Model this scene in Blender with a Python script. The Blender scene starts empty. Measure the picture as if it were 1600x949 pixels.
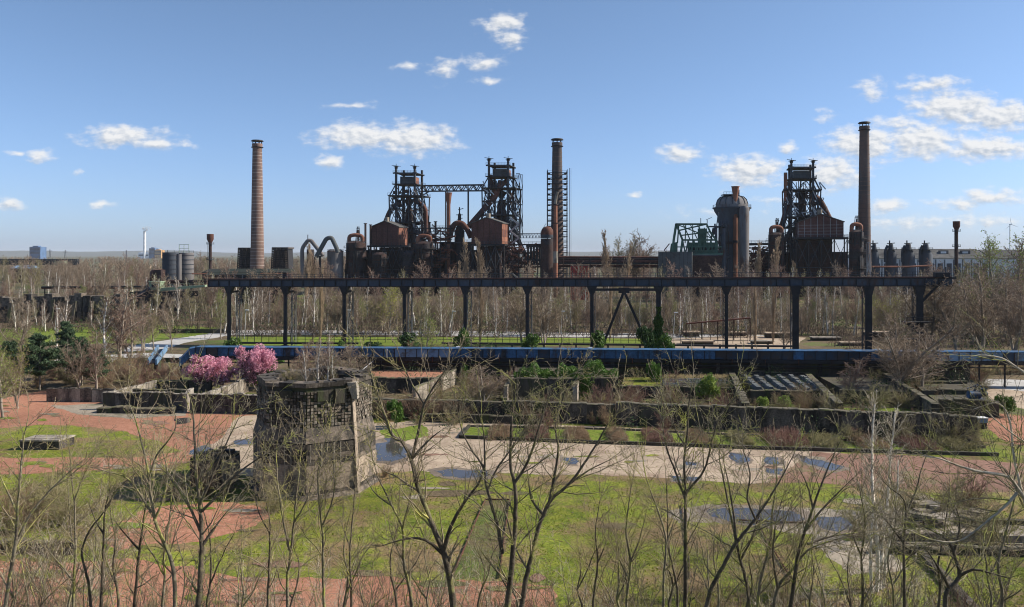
import bpy, bmesh, math, random
import numpy as np
from mathutils import Vector, geometry
R = math.radians
sc = bpy.context.scene
COL = sc.collection
# ------------------------------------------------------------------ camera
W, Hh = 1600.0, 949.0
F = 1250.0            # focal length in photo pixels
HZ = 398.0            # horizon row
CH = 20.0             # height of the eye above the yard
cam = bpy.data.cameras.new('camera'); camo = bpy.data.objects.new('camera', cam); COL.objects.link(camo)
cam.sensor_width = 36; cam.sensor_fit = 'HORIZONTAL'; cam.lens = F/W*36
cam.shift_y = (HZ-Hh/2)/W
cam.clip_start = 0.5; cam.clip_end = 60000
camo.location = (0, 0, CH); camo.rotation_euler = (R(90), 0, 0)
sc.camera = camo
sc.render.resolution_x = 1024; sc.render.resolution_y = 607
# ------------------------------------------------------------------ light
SUN_AZ, SUN_EL = 5.0, 37.0       # azimuth counted from +X towards +Y
sun = bpy.data.lights.new('sun', 'SUN'); suno = bpy.data.objects.new('sun', sun); COL.objects.link(suno)
sun.energy = 5.0; sun.angle = R(0.5); sun.color = (1.0, 0.91, 0.77)
sd = Vector((math.cos(R(SUN_AZ))*math.cos(R(SUN_EL)), math.sin(R(SUN_AZ))*math.cos(R(SUN_EL)), math.sin(R(SUN_EL))))
suno.rotation_euler = sd.to_track_quat('Z', 'Y').to_euler(); suno.location = (60, 20, 60)
sc.view_settings.view_transform = 'Standard'; sc.view_settings.look = 'None'
sc.view_settings.exposure = 0.5; sc.cycles.filter_width = 1.05; sc.view_settings.gamma = 1.0
wd = bpy.data.worlds.new('World'); sc.world = wd; wd.use_nodes = True
wd.cycles.sampling_method = 'MANUAL'; wd.cycles.sample_map_resolution = 512
wt = wd.node_tree; wt.nodes.clear()
SKY_STR = 0.081
def N(t, typ, **kw):
    n = t.nodes.new(typ)
    for k, v in kw.items(): setattr(n, k, v)
    return n
def M(t, op, a, b=None, clamp=False):
    n = N(t, 'ShaderNodeMath', operation=op, use_clamp=clamp)
    for i, v in enumerate((a, b)):
        if v is None: continue
        if isinstance(v, (int, float)): n.inputs[i].default_value = v
        else: t.links.new(v, n.inputs[i])
    return n.outputs[0]
def VM(t, op, a, b=None):
    n = N(t, 'ShaderNodeVectorMath', operation=op)
    for i, v in enumerate((a, b)):
        if v is None: continue
        if isinstance(v, (tuple, list)): n.inputs[i].default_value = v
        else: t.links.new(v, n.inputs[i])
    return n.outputs['Value'] if op in ('LENGTH', 'DOT_PRODUCT') else n.outputs[0]
CLOUDS = [(195,214,72,15,1),(240,224,30,9,.8),(65,242,30,8,.8),(30,239,18,4,.6),(15,318,24,10,.9),(162,321,24,6,.7),(560,213,78,18,1.1),(645,219,70,22,1.1),
 (517,254,22,10,1),(785,38,34,17,.95),(800,58,20,15,.8),(755,100,36,10,.8),(636,103,22,5,.7),(695,108,24,15,.55),(760,127,22,5,.6),(552,166,34,5,.5),
 (1063,241,40,13,.9),(1168,268,58,23,1.15),(1300,270,62,24,1),(1235,230,18,8,.8),(1350,226,62,24,1.1),(1440,222,70,24,1.15),(1540,232,80,18,1.1),
 (1490,168,74,24,1.15),(1560,182,80,24,1.1),(1455,132,50,12,.8),(1360,140,26,15,.7),(1385,323,34,10,.95),(1548,308,60,12,.9),(1500,318,50,8,.7),(990,305,14,4,.6),
 (1290,182,16,8,.6),(290,226,20,5,.5),(122,272,12,5,.5),(1420,350,90,10,.5),(1530,345,80,12,.5),(1400,195,40,12,.8),(1100,330,60,6,.3),(1230,310,50,7,.4)]
def build_world():
    t = wt
    tc = N(t, 'ShaderNodeTexCoord')
    sep = N(t, 'ShaderNodeSeparateXYZ'); t.links.new(tc.outputs['Generated'], sep.inputs[0])
    dy = M(t, 'MAXIMUM', sep.outputs[1], 0.05)
    u = M(t, 'MULTIPLY', M(t, 'DIVIDE', sep.outputs[0], dy), F)
    v = M(t, 'MULTIPLY', M(t, 'DIVIDE', sep.outputs[2], dy), F)
    cb = N(t, 'ShaderNodeCombineXYZ'); t.links.new(u, cb.inputs[0]); t.links.new(v, cb.inputs[1])
    P = cb.outputs[0]
    # warp
    nw = N(t, 'ShaderNodeTexNoise'); nw.inputs['Scale'].default_value = 0.022; nw.inputs['Detail'].default_value = 4
    t.links.new(VM(t, 'MULTIPLY', P, (1, 1.4, 1)), nw.inputs['Vector'])
    warp = VM(t, 'MULTIPLY', VM(t, 'SUBTRACT', nw.outputs['Color'], (.5, .5, .5)), (34, 20, 0))
    Pw = VM(t, 'ADD', P, warp)
    def field(Pin):
        cur = None
        for (x, y, a, b, s) in CLOUDS:
            d = VM(t, 'LENGTH', VM(t, 'MULTIPLY', VM(t, 'SUBTRACT', Pin, (x-800, HZ-y, 0)), (1/(a*1.08), 1/(b*1.3), 0)))
            m = M(t, 'MULTIPLY', M(t, 'SUBTRACT', 1.15, d), s)
            cur = m if cur is None else M(t, 'MAXIMUM', cur, m)
        return M(t, 'MAXIMUM', cur, -0.6)
    nz = N(t, 'ShaderNodeTexNoise'); nz.inputs['Scale'].default_value = 0.045; nz.inputs['Detail'].default_value = 9; nz.inputs['Roughness'].default_value = .56
    t.links.new(VM(t, 'MULTIPLY', P, (.8, 1.5, 1)), nz.inputs['Vector'])
    nz2 = N(t, 'ShaderNodeTexNoise'); nz2.inputs['Scale'].default_value = 0.045; nz2.inputs['Detail'].default_value = 6; nz2.inputs['Roughness'].default_value = .6
    t.links.new(VM(t, 'MULTIPLY', VM(t, 'ADD', P, (6, 4, 0)), (.8, 1.5, 1)), nz2.inputs['Vector'])
    f0 = field(Pw); f1 = field(VM(t, 'ADD', Pw, (2, 7, 0)))
    dens = M(t, 'ADD', M(t, 'MULTIPLY', f0, 1.35), M(t, 'MULTIPLY', M(t, 'SUBTRACT', nz.outputs[0], .49), 2.5))
    al = N(t, 'ShaderNodeMapRange', interpolation_type='SMOOTHSTEP'); t.links.new(dens, al.inputs[0])
    al.inputs[1].default_value = 0.0; al.inputs[2].default_value = 1.25
    front = M(t, 'GREATER_THAN', sep.outputs[1], 0.1)
    alpha = M(t, 'MULTIPLY', M(t, 'MULTIPLY', al.outputs[0], front), 0.95)
    g = M(t, 'ADD', M(t, 'MULTIPLY', M(t, 'SUBTRACT', f0, f1), 1.1), M(t, 'MULTIPLY', M(t, 'SUBTRACT', nz.outputs[0], nz2.outputs[0]), 3.2))
    br = M(t, 'ADD', g, .62, clamp=True)
    mc = N(t, 'ShaderNodeMix', data_type='RGBA'); t.links.new(br, mc.inputs[0])
    k = 1/SKY_STR
    mc.inputs[6].default_value = (.36*k, .40*k, .46*k, 1); mc.inputs[7].default_value = (.645*k, .645*k, .645*k, 1)
    sky = N(t, 'ShaderNodeTexSky', sky_type='NISHITA'); sky.sun_disc = False
    sky.sun_elevation = R(SUN_EL); sky.sun_rotation = R(90-SUN_AZ); sky.air_density = 1.0; sky.dust_density = 0.6; sky.ozone_density = 2.2; sky.altitude = 100
    # cooler, paler air towards the horizon all the way round
    el = M(t, 'MAXIMUM', sep.outputs[2], 0.0)
    hz = M(t, 'POWER', 2.718, M(t, 'MULTIPLY', el, -6.0))
    tint = N(t, 'ShaderNodeMix', data_type='RGBA'); t.links.new(hz, tint.inputs[0]); tint.inputs[6].default_value = (1.04, 1.09, 1.11, 1); tint.inputs[7].default_value = (.74, .94, 1.58, 1)
    sk = VM(t, 'MULTIPLY', sky.outputs[0], tint.outputs[2])
    mx = N(t, 'ShaderNodeMix', data_type='RGBA'); t.links.new(alpha, mx.inputs[0]); t.links.new(sk, mx.inputs[6]); t.links.new(mc.outputs[2], mx.inputs[7])
    bg0 = N(t, 'ShaderNodeBackground'); bg0.inputs[1].default_value = SKY_STR; t.links.new(sk, bg0.inputs[0])
    bg = N(t, 'ShaderNodeBackground'); bg.inputs[1].default_value = SKY_STR; t.links.new(mx.outputs[2], bg.inputs[0])
    # the cloud branch is only evaluated in the part of the sky that holds clouds
    inb = M(t, 'MULTIPLY', M(t, 'MULTIPLY', front, M(t, 'LESS_THAN', M(t, 'ABSOLUTE', u), 1000)), M(t, 'MULTIPLY', M(t, 'LESS_THAN', v, 460), M(t, 'GREATER_THAN', v, 5)))
    ms = N(t, 'ShaderNodeMixShader'); t.links.new(inb, ms.inputs[0]); t.links.new(bg0.outputs[0], ms.inputs[1]); t.links.new(bg.outputs[0], ms.inputs[2])
    out = N(t, 'ShaderNodeOutputWorld'); t.links.new(ms.outputs[0], out.inputs[0])
build_world()
# ------------------------------------------------------------------ materials
MATS = {}
def mat(name, c1, c2, scale=1.0, c3=None, s3=.3, t3=.62, rough=.85, bump=.0, bscale=None, metal=0., stretch=(1,1,1), big=0.25, bigs=.06, spec=.3, transl=0, fine=0, fs=4.0):
    m = bpy.data.materials.new(name); m.use_nodes = True; t = m.node_tree
    b = t.nodes['Principled BSDF']; b.inputs['Roughness'].default_value = rough; b.inputs['Metallic'].default_value = metal
    b.inputs['Specular IOR Level'].default_value = spec
    geo = N(t, 'ShaderNodeNewGeometry'); P = geo.outputs['Position']
    if stretch != (1,1,1): P = VM(t, 'MULTIPLY', P, stretch)
    n1 = N(t, 'ShaderNodeTexNoise'); n1.inputs['Scale'].default_value = scale; n1.inputs['Detail'].default_value = 6; n1.inputs['Roughness'].default_value = .65
    t.links.new(P, n1.inputs['Vector'])
    mr = N(t, 'ShaderNodeMapRange'); t.links.new(n1.outputs[0], mr.inputs[0]); mr.inputs[1].default_value = .32; mr.inputs[2].default_value = .68
    mx = N(t, 'ShaderNodeMix', data_type='RGBA'); t.links.new(mr.outputs[0], mx.inputs[0]); mx.inputs[6].default_value = (*c1, 1); mx.inputs[7].default_value = (*c2, 1)
    col = mx.outputs[2]
    if c3:
        n3 = N(t, 'ShaderNodeTexNoise'); n3.inputs['Scale'].default_value = s3; n3.inputs['Detail'].default_value = 7; n3.inputs['Roughness'].default_value = .7
        t.links.new(VM(t, 'ADD', P, (31, 17, 5)), n3.inputs['Vector'])
        m3 = N(t, 'ShaderNodeMapRange'); t.links.new(n3.outputs[0], m3.inputs[0]); m3.inputs[1].default_value = t3-.06; m3.inputs[2].default_value = t3+.06
        x3 = N(t, 'ShaderNodeMix', data_type='RGBA'); t.links.new(m3.outputs[0], x3.inputs[0]); t.links.new(col, x3.inputs[6]); x3.inputs[7].default_value = (*c3, 1)
        col = x3.outputs[2]
    if big:
        nb = N(t, 'ShaderNodeTexNoise'); nb.inputs['Scale'].default_value = bigs; nb.inputs['Detail'].default_value = 3
        t.links.new(geo.outputs['Position'], nb.inputs['Vector'])
        mb = N(t, 'ShaderNodeMapRange'); t.links.new(nb.outputs[0], mb.inputs[0]); mb.inputs[1].default_value = .3; mb.inputs[2].default_value = .7
        mb.inputs[3].default_value = 1-big; mb.inputs[4].default_value = 1+big
        vm = N(t, 'ShaderNodeVectorMath', operation='SCALE'); t.links.new(col, vm.inputs[0]); t.links.new(mb.outputs[0], vm.inputs['Scale']); col = vm.outputs[0]
    if fine:
        nf = N(t, 'ShaderNodeTexNoise'); nf.inputs['Scale'].default_value = fs; nf.inputs['Detail'].default_value = 4; nf.inputs['Roughness'].default_value = .7
        t.links.new(geo.outputs['Position'], nf.inputs['Vector'])
        mf = N(t, 'ShaderNodeMapRange'); t.links.new(nf.outputs[0], mf.inputs[0]); mf.inputs[1].default_value = .35; mf.inputs[2].default_value = .65
        mf.inputs[3].default_value = 1-fine; mf.inputs[4].default_value = 1+fine
        vf = N(t, 'ShaderNodeVectorMath', operation='SCALE'); t.links.new(col, vf.inputs[0]); t.links.new(mf.outputs[0], vf.inputs['Scale']); col = vf.outputs[0]
    t.links.new(col, b.inputs['Base Color'])
    if bump:
        n4 = N(t, 'ShaderNodeTexNoise'); n4.inputs['Scale'].default_value = bscale or scale*4; n4.inputs['Detail'].default_value = 5
        t.links.new(P, n4.inputs['Vector'])
        bp = N(t, 'ShaderNodeBump'); bp.inputs['Strength'].default_value = bump; bp.inputs['Distance'].default_value = .1
        t.links.new(n4.outputs[0], bp.inputs['Height']); t.links.new(bp.outputs[0], b.inputs['Normal'])
    if transl:
        tr = N(t, 'ShaderNodeBsdfTranslucent'); t.links.new(col, tr.inputs[0])
        ms = N(t, 'ShaderNodeMixShader'); ms.inputs[0].default_value = transl
        t.links.new(b.outputs[0], ms.inputs[1]); t.links.new(tr.outputs[0], ms.inputs[2])
        t.links.new(ms.outputs[0], t.nodes['Material Output'].inputs[0])
    MATS[name] = m; return m
mat('grass', (.08,.118,.016), (.215,.228,.034), 0.7, (.185,.13,.07), .22, .53, bump=.5, bscale=5, big=.3, bigs=.07, spec=.12, fine=0.38, fs=4)
mat('lawn', (.10,.155,.02), (.165,.20,.035), 1.5, (.17,.18,.05), .25, .64, bump=.3, bscale=6, big=.15, spec=.12, fine=0.25, fs=3)
mat('earth', (.09,.07,.045), (.16,.12,.075), .5, (.09,.12,.03), .10, .55, bump=.5, bscale=3, spec=.12, fine=0.35, fs=3)
mat('field', (.085,.075,.05), (.13,.115,.075), .05, (.08,.11,.04), .01, .55, big=.3, bigs=.003, spec=.12)
mat('red_gravel', (.27,.125,.08), (.39,.20,.135), 1.6, (.17,.15,.06), .22, .64, bump=.35, bscale=9, big=.2, spec=.12, fine=0.2, fs=5)
mat('red_dark', (.17,.095,.07), (.25,.15,.115), 1.2, (.16,.15,.08), .3, .6, bump=.3, bscale=8, spec=.12, fine=0.22, fs=4)
mat('slab', (.30,.235,.175), (.44,.355,.27), .6, (.27,.20,.15), .22, .58, bump=.2, bscale=8, big=.14, bigs=.12, spec=.12, fine=0.16, fs=3)
mat('slab_dark', (.22,.19,.15), (.30,.26,.21), .8, (.15,.14,.10), .3, .57, bump=.2, bscale=8, big=.2, spec=.12, fine=0.22, fs=3)
mat('wet_slab', (.13,.10,.075), (.20,.16,.12), .8, (.22,.18,.14), .5, .58, rough=.6, bump=.1)
mat('road', (.38,.37,.36), (.46,.45,.44), .5, (.30,.28,.24), .2, .66, big=.08, spec=.12, fine=0.1, fs=2)
mat('old_concrete', (.055,.046,.038), (.15,.128,.108), 1.1, (.03,.026,.022), .5, .51, bump=.5, bscale=5, stretch=(1,1,.45), big=.25, bigs=.2, fine=0.3, fs=6)
mat('masonry', (.085,.067,.052), (.22,.18,.145), 2.2, (.05,.045,.038), 1.1, .53, bump=.4, bscale=9, big=.2, bigs=.4, fine=0.3, fs=5)
mat('tan_concrete', (.24,.185,.14), (.38,.31,.24), 1.4, (.12,.10,.085), .9, .56, bump=.35, bscale=9, big=.25, bigs=.35, stretch=(1,1,.4), fine=0.2, fs=6)
mat('pale_concrete', (.23,.20,.165), (.36,.32,.265), .9, (.11,.095,.08), .6, .53, bump=.4, bscale=5, stretch=(1,1,.3), big=.2, bigs=.15, fine=0.22, fs=6)
mat('dark_wall', (.030,.027,.022), (.085,.075,.06), .9, (.05,.06,.025), .5, .55, bump=.5, bscale=4, stretch=(1,1,.35))
mat('moss_top', (.065,.06,.04), (.15,.13,.095), 1.4, (.11,.13,.03), .5, .6, bump=.4)
mat('rust', (.075,.03,.022), (.14,.056,.038), .35, (.05,.035,.035), .12, .56, rough=.8, bump=.15, bscale=2, stretch=(1,1,.4), fine=0.3, fs=1.5)
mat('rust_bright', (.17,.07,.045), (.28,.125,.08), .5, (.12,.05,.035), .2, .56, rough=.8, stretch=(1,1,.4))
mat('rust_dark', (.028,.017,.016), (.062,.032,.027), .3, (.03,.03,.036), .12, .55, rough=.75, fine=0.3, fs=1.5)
mat('cladding', (.085,.037,.032), (.135,.06,.05), .25, (.07,.042,.04), .1, .6, rough=.75, stretch=(1,1,.3), fine=0.2, fs=1.5)
mat('steel', (.035,.044,.056), (.065,.075,.09), .4, (.07,.045,.04), .25, .6, rough=.7, metal=.1)
mat('steel_black', (.014,.015,.018), (.028,.028,.032), .8, (.045,.028,.022), .5, .6, rough=.65)
mat('steel_blue', (.035,.048,.07), (.055,.072,.10), .6, (.055,.035,.03), .35, .58, rough=.6, stretch=(1,1,.4))
mat('box_grey', (.075,.085,.09), (.11,.12,.125), .3, (.06,.05,.045), .2, .6)
mat('metal_light', (.32,.33,.34), (.45,.46,.47), .6, (.25,.2,.17), .3, .62)
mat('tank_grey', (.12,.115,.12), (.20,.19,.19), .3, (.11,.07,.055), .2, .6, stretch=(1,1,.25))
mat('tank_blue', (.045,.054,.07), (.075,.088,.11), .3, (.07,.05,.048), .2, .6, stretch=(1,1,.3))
mat('green_paint', (.045,.10,.078), (.075,.145,.11), .3, (.06,.055,.04), .2, .63)
mat('light_green_paint', (.22,.30,.20), (.30,.38,.26), .5, (.2,.17,.12), .3, .66)
mat('brick_stack', (.15,.095,.078), (.22,.145,.12), .3, (.10,.075,.07), .08, .55, stretch=(1,1,.5), bump=.2, bscale=3)
mat('brick_stack_grey', (.08,.066,.064), (.125,.105,.10), .3, (.15,.095,.08), .08, .56, stretch=(1,1,.5), bump=.2, bscale=3)
mat('band', (.34,.28,.25), (.46,.39,.35), 1)
mat('louvre', (.055,.045,.04), (.10,.08,.07), .5, (.03,.03,.03), .2, .55)
mat('roof_grey', (.085,.085,.085), (.12,.12,.12), .2, (.06,.06,.062), .1, .55, rough=1, spec=.05)
mat('roof_green', (.022,.028,.026), (.036,.044,.04), .2, (.04,.04,.04), .1, .55, rough=1, spec=.03)
mat('white_wall', (.55,.56,.58), (.66,.66,.67), .2, (.42,.4,.38), .1, .65)
mat('blue_panel', (.026,.078,.165), (.047,.125,.25), .9, (.04,.04,.045), .6, .56, rough=.45, stretch=(1,1,.4), big=.2, bigs=.25, fine=0.3, fs=2.5)
mat('blue_panel_dark', (.02,.035,.06), (.035,.06,.10), .7, (.05,.04,.04), .4, .52, rough=.6)
mat('blue_pale', (.10,.19,.31), (.17,.27,.40), .6, (.08,.09,.10), .5, .56, rough=.5)
mat('blue_far', (.06,.12,.24), (.09,.16,.29), .01)
mat('orange_far', (.5,.28,.10), (.55,.32,.14), .01)
mat('white_far', (.75,.77,.8), (.8,.8,.8), .01)
mat('yellow', (.55,.38,.02), (.65,.45,.03), .5)
mat('red_paint', (.28,.03,.03), (.36,.05,.04), .4)
mat('white_paint', (.7,.7,.7), (.8,.8,.8), 1)
mat('hill_far', (.075,.085,.075), (.10,.105,.095), .002)
mat('bark_moss', (.11,.09,.065), (.27,.24,.17), 5, (.32,.33,.08), 2.2, .56, rough=.9, bump=.4, bscale=20, big=.25, bigs=.5)
mat('bark_dark', (.05,.04,.03), (.16,.135,.10), 4, (.24,.24,.08), 1.6, .60, rough=.9, bump=.4, bscale=18, big=.25, bigs=.5)
mat('bark_twig', (.16,.125,.085), (.34,.285,.19), 3, (.32,.30,.10), 1.2, .55, rough=.9, big=.3, bigs=.6)
mat('bark_pale', (.38,.33,.25), (.56,.50,.40), 3, (.2,.16,.11), 1.5, .6, big=.2, bigs=.5)
mat('birch_bark', (.58,.54,.48), (.76,.72,.65), 1.2, (.12,.10,.085), 1.4, .58, stretch=(1,1,2.2))
mat('wood_brown', (.165,.122,.088), (.32,.245,.18), .6, None, big=.3, bigs=.05)
mat('wood_red', (.165,.105,.08), (.29,.19,.145), .6, None, big=.3, bigs=.05)
mat('wood_olive', (.16,.145,.07), (.28,.25,.125), .6, None, big=.3, bigs=.05)
mat('poplar_twig', (.25,.185,.125), (.38,.29,.20), .8, None, big=.2, bigs=.1)
mat('trunk_grey', (.17,.145,.12), (.36,.31,.25), 1, None)
mat('bud_yellow', (.24,.26,.05), (.36,.36,.09), .8, None, transl=.3)
mat('leaf_green', (.045,.10,.015), (.10,.18,.03), .8, None, rough=.55, transl=.25)
mat('leaf_dark', (.022,.055,.014), (.05,.095,.025), .8, None, rough=.5, transl=.15)
mat('leaf_lime', (.16,.24,.04), (.26,.34,.07), .8, None, rough=.6, transl=.3)
mat('pine', (.04,.075,.035), (.09,.14,.07), .5, None, rough=.7, transl=.1)
mat('blossom', (.62,.27,.38), (.85,.50,.60), .9, (.45,.15,.22), 1.1, .58, transl=.3, big=.15)
mat('bramble', (.19,.125,.08), (.29,.205,.13), 1.5, None, big=.3, bigs=.4)
mat('bramble_red', (.15,.08,.065), (.23,.135,.105), 1.5, None, big=.3, bigs=.4)
mat('soil_brush', (.075,.055,.042), (.14,.105,.08), .6, None, big=.3, bigs=.05)
mat('tuft', (.13,.18,.02), (.26,.28,.04), .9, None, transl=.45)
mat('dry_grass', (.32,.25,.13), (.45,.36,.2), 1.5)
mat('soil_dark', (.05,.045,.035), (.085,.075,.055), 1, (.06,.08,.02), .3, .6, bump=.4)
def water():
    m = mat('water', (.05,.045,.042), (.07,.062,.06), .5, rough=.08, spec=.35); b = m.node_tree.nodes['Principled BSDF']
    n = N(m.node_tree, 'ShaderNodeTexNoise'); n.inputs['Scale'].default_value = 3
    bp = N(m.node_tree, 'ShaderNodeBump'); bp.inputs['Strength'].default_value = .05; bp.inputs['Distance'].default_value = .02
    m.node_tree.links.new(n.outputs[0], bp.inputs['Height']); m.node_tree.links.new(bp.outputs[0], b.inputs['Normal'])
water()
MT = MATS
# ------------------------------------------------------------------ helpers
def X(px, Y): return (px-800.0)*Y/F
def Z(py, Y): return CH-(py-HZ)*Y/F
def GY(py): return CH*F/(py-HZ)
def at(px, py, Y): return Vector((X(px, Y), Y, Z(py, Y)))
def gp(px, py): y = GY(py); return (X(px, y), y)
YAW = R(14); E1 = Vector((math.cos(YAW), -math.sin(YAW), 0)); E2 = Vector((math.sin(YAW), math.cos(YAW), 0)); UP = Vector((0, 0, 1))
def back(p, d): return p+E2*d
class MB:
    def __init__(s): s.v = []; s.f = []
    def add(s, vs, fs):
        o = len(s.v); s.v += [tuple(v) for v in vs]; s.f += [tuple(i+o for i in f) for f in fs]; return s
    def box(s, c, sx, sy, sz, ax=None, ay=None):     # c = centre of the base
        ax = ax or Vector((1,0,0)); ay = ay or Vector((0,1,0)); c = Vector(c)
        q = [c+ax*(i*sx/2)+ay*(j*sy/2)+UP*(k*sz) for k in (0,1) for i, j in ((-1,-1),(1,-1),(1,1),(-1,1))]
        return s.add(q, [(3,2,1,0),(4,5,6,7),(0,1,5,4),(1,2,6,5),(2,3,7,6),(3,0,4,7)])
    def hexa(s, b, t):
        n = len(b)
        return s.add(list(b)+list(t), [tuple(range(n-1,-1,-1)), tuple(range(n,2*n))]+[(i,(i+1)%n,n+(i+1)%n,n+i) for i in range(n)])
    def beam(s, p, q, w, h=None):
        p = Vector(p); q = Vector(q); d = q-p
        if d.length < 1e-6: return s
        d.normalize(); h = h or w
        a = d.cross(UP)
        if a.length < .05: a = E1.copy(); 
        a.normalize(); b = a.cross(d).normalized()
        k = [(-1,-1),(1,-1),(1,1),(-1,1)]
        return s.hexa([p+a*(i*w/2)+b*(j*h/2) for i, j in k], [q+a*(i*w/2)+b*(j*h/2) for i, j in k])
    def cyl(s, p, q, r1, r2=None, n=12, cap=True):
        r2 = r1 if r2 is None else r2
        p = Vector(p); q = Vector(q); d = (q-p).normalized(); a = d.orthogonal().normalized(); b = d.cross(a)
        A = [p+(a*math.cos(2*math.pi*i/n)+b*math.sin(2*math.pi*i/n))*r1 for i in range(n)]
        B = [q+(a*math.cos(2*math.pi*i/n)+b*math.sin(2*math.pi*i/n))*r2 for i in range(n)]
        fs = [(i,(i+1)%n,n+(i+1)%n,n+i) for i in range(n)]
        if cap: fs += [tuple(range(n-1,-1,-1)), tuple(range(n,2*n))]
        return s.add(A+B, fs)
    def lathe(s, c, prof, n=24, cap=True):           # prof = [(r, z)]
        c = Vector(c); vs = []
        for r, z in prof:
            vs += [c+Vector((r*math.cos(2*math.pi*i/n), r*math.sin(2*math.pi*i/n), z)) for i in range(n)]
        fs = [(k*n+i, k*n+(i+1)%n, (k+1)*n+(i+1)%n, (k+1)*n+i) for k in range(len(prof)-1) for i in range(n)]
        if cap: fs += [tuple(range(n-1,-1,-1)), tuple(range((len(prof)-1)*n, len(prof)*n))]
        return s.add(vs, fs)
    def pipe(s, pts, r, n=10):
        pts = [Vector(p) for p in pts]; rings = []
        # round the corners
        q = [pts[0]]
        for i in range(1, len(pts)-1):
            a, b, c = pts[i-1], pts[i], pts[i+1]; k = min((b-a).length, (c-b).length, r*4)*.45
            p0 = b+(a-b).normalized()*k; p2 = b+(c-b).normalized()*k
            for t_ in (0, .25, .5, .75, 1): q.append(p0*(1-t_)**2+b*2*t_*(1-t_)+p2*t_*t_)
        q.append(pts[-1]); pa = None
        for i, p in enumerate(q):
            d = (q[min(i+1, len(q)-1)]-q[max(i-1, 0)]).normalized()
            if pa is None: a = d.orthogonal().normalized()
            else: a = (pa-d*pa.dot(d)).normalized()
            pa = a; b = d.cross(a)
            rings.append([p+(a*math.cos(2*math.pi*j/n)+b*math.sin(2*math.pi*j/n))*r for j in range(n)])
        vs = [v for rg in rings for v in rg]
        fs = [(k*n+i, k*n+(i+1)%n, (k+1)*n+(i+1)%n, (k+1)*n+i) for k in range(len(rings)-1) for i in range(n)]
        fs += [tuple(range(n-1,-1,-1)), tuple(range((len(rings)-1)*n, len(rings)*n))]
        return s.add(vs, fs)
    def truss(s, p, q, h, n, w=.25, double=True):       # vertical warren truss, p,q bottom chord
        p = Vector(p); q = Vector(q); u = UP*h
        s.beam(p, q, w); s.beam(p+u, q+u, w)
        for i in range(n):
            a = p.lerp(q, i/n); b = p.lerp(q, (i+1)/n); m = (a+b)/2
            s.beam(a, m+u, w*.7); s.beam(m+u, b, w*.7)
            if double: s.beam(a, a+u, w*.6)
        s.beam(q, q+u, w*.7); return s
    def rail(s, pts, h=1.1, sp=1.6, w=.07, mid=True):
        for p, q in zip(pts[:-1], pts[1:]):
            p = Vector(p); q = Vector(q); n = max(1, int((q-p).length/sp))
            s.beam(p+UP*h, q+UP*h, w)
            if mid: s.beam(p+UP*h*.5, q+UP*h*.5, w*.8)
            for i in range(n+1):
                a = p.lerp(q, i/n); s.beam(a, a+UP*h, w)
        return s
    def mesh(s, name, m, smooth=True):
        me = bpy.data.meshes.new(name); me.from_pydata(s.v, [], s.f); me.materials.append(MT[m])
        if smooth:
            me.polygons.foreach_set('use_smooth', [True]*len(me.polygons)); me.set_sharp_from_angle(angle=R(38))
        return me
def link(name, data, parent=None, loc=None, mw=None):
    o = bpy.data.objects.new(name, data); COL.objects.link(o)
    if parent is not None: o.parent = parent
    if loc is not None: o.location = loc
    return o
def tag(o, label=None, cat=None, group=None, kind=None):
    if label: o['label'] = label
    if cat: o['category'] = cat
    if group: o['group'] = group
    if kind: o['kind'] = kind
    return o
def thing(name, loc, label, cat, group=None):
    o = bpy.data.objects.new(name, None); COL.objects.link(o); o.location = loc; o.empty_display_size = .5
    return tag(o, label, cat, group)
# parts are given in world coordinates and moved into their parent's frame (parents are never rotated when built)
def wloc(o):
    v = Vector((0,0,0))
    while o is not None: v = v+Vector(o.location); o = o.parent
    return v
def part(name, mb, m, parent, label=None, smooth=True, kind=None):
    me = mb.mesh(name, m, smooth); w = wloc(parent)
    me.transform(__import__('mathutils').Matrix.Translation(-w))
    o = link(name, me, parent)
    if label: o['label'] = label
    if kind: o['kind'] = kind
    return o
def solo(name, mb, m, label, cat, group=None, kind=None, smooth=True):
    o = link(name, mb.mesh(name, m, smooth)); return tag(o, label, cat, group, kind)
rng = random.Random(7)
def terrain(x, y):
    if y < 42:
        t_ = max(0.0, min(1.0, (42-y)/42.0)); z = 18*t_**1.3
        return z+0.25*math.sin(x*.31+y*.2)*min(1, t_*4)
    return 0.0
# ================================================================== GROUND
def ground():
    ys = [-60,-30,-10]+list(np.arange(0, 46, 1.5))+[46,60,90,140,200,300,450,700,1100,1800,3000,5000,9000,16000]
    xs = [-16000,-8000,-4000,-2000,-1000,-500,-250,-120]+list(np.arange(-60, 61, 3))+[120,250,500,1000,2000,4000,8000,16000]
    v = [(x, y, terrain(x, y)) for y in ys for x in xs]; n = len(xs)
    f = [(j*n+i, j*n+i+1, (j+1)*n+i+1, (j+1)*n+i) for j in range(len(ys)-1) for i in range(n-1)]
    me = bpy.data.meshes.new('ground'); me.from_pydata(v, [], f); me.materials.append(MT['earth']); 
    me.polygons.foreach_set('use_smooth', [True]*len(me.polygons))
    tag(link('ground', me), kind='structure')
ground()
def fract(pts, amp, sub, seed):
    r = random.Random(seed); cur = [Vector(p) for p in pts]
    for k in range(sub):
        nx = []
        for i, p in enumerate(cur):
            q = cur[(i+1) % len(cur)]; d = (q-p).length
            nx.append(p)
            if d > .5:
                n = Vector((-(q-p).y, (q-p).x)).normalized() if d > 0 else Vector((0,0))
                nx.append((p+q)/2+n*r.uniform(-1, 1)*min(amp, d*.16))
        cur = nx; amp *= .6
    return cur
LAYER = [0]
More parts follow.
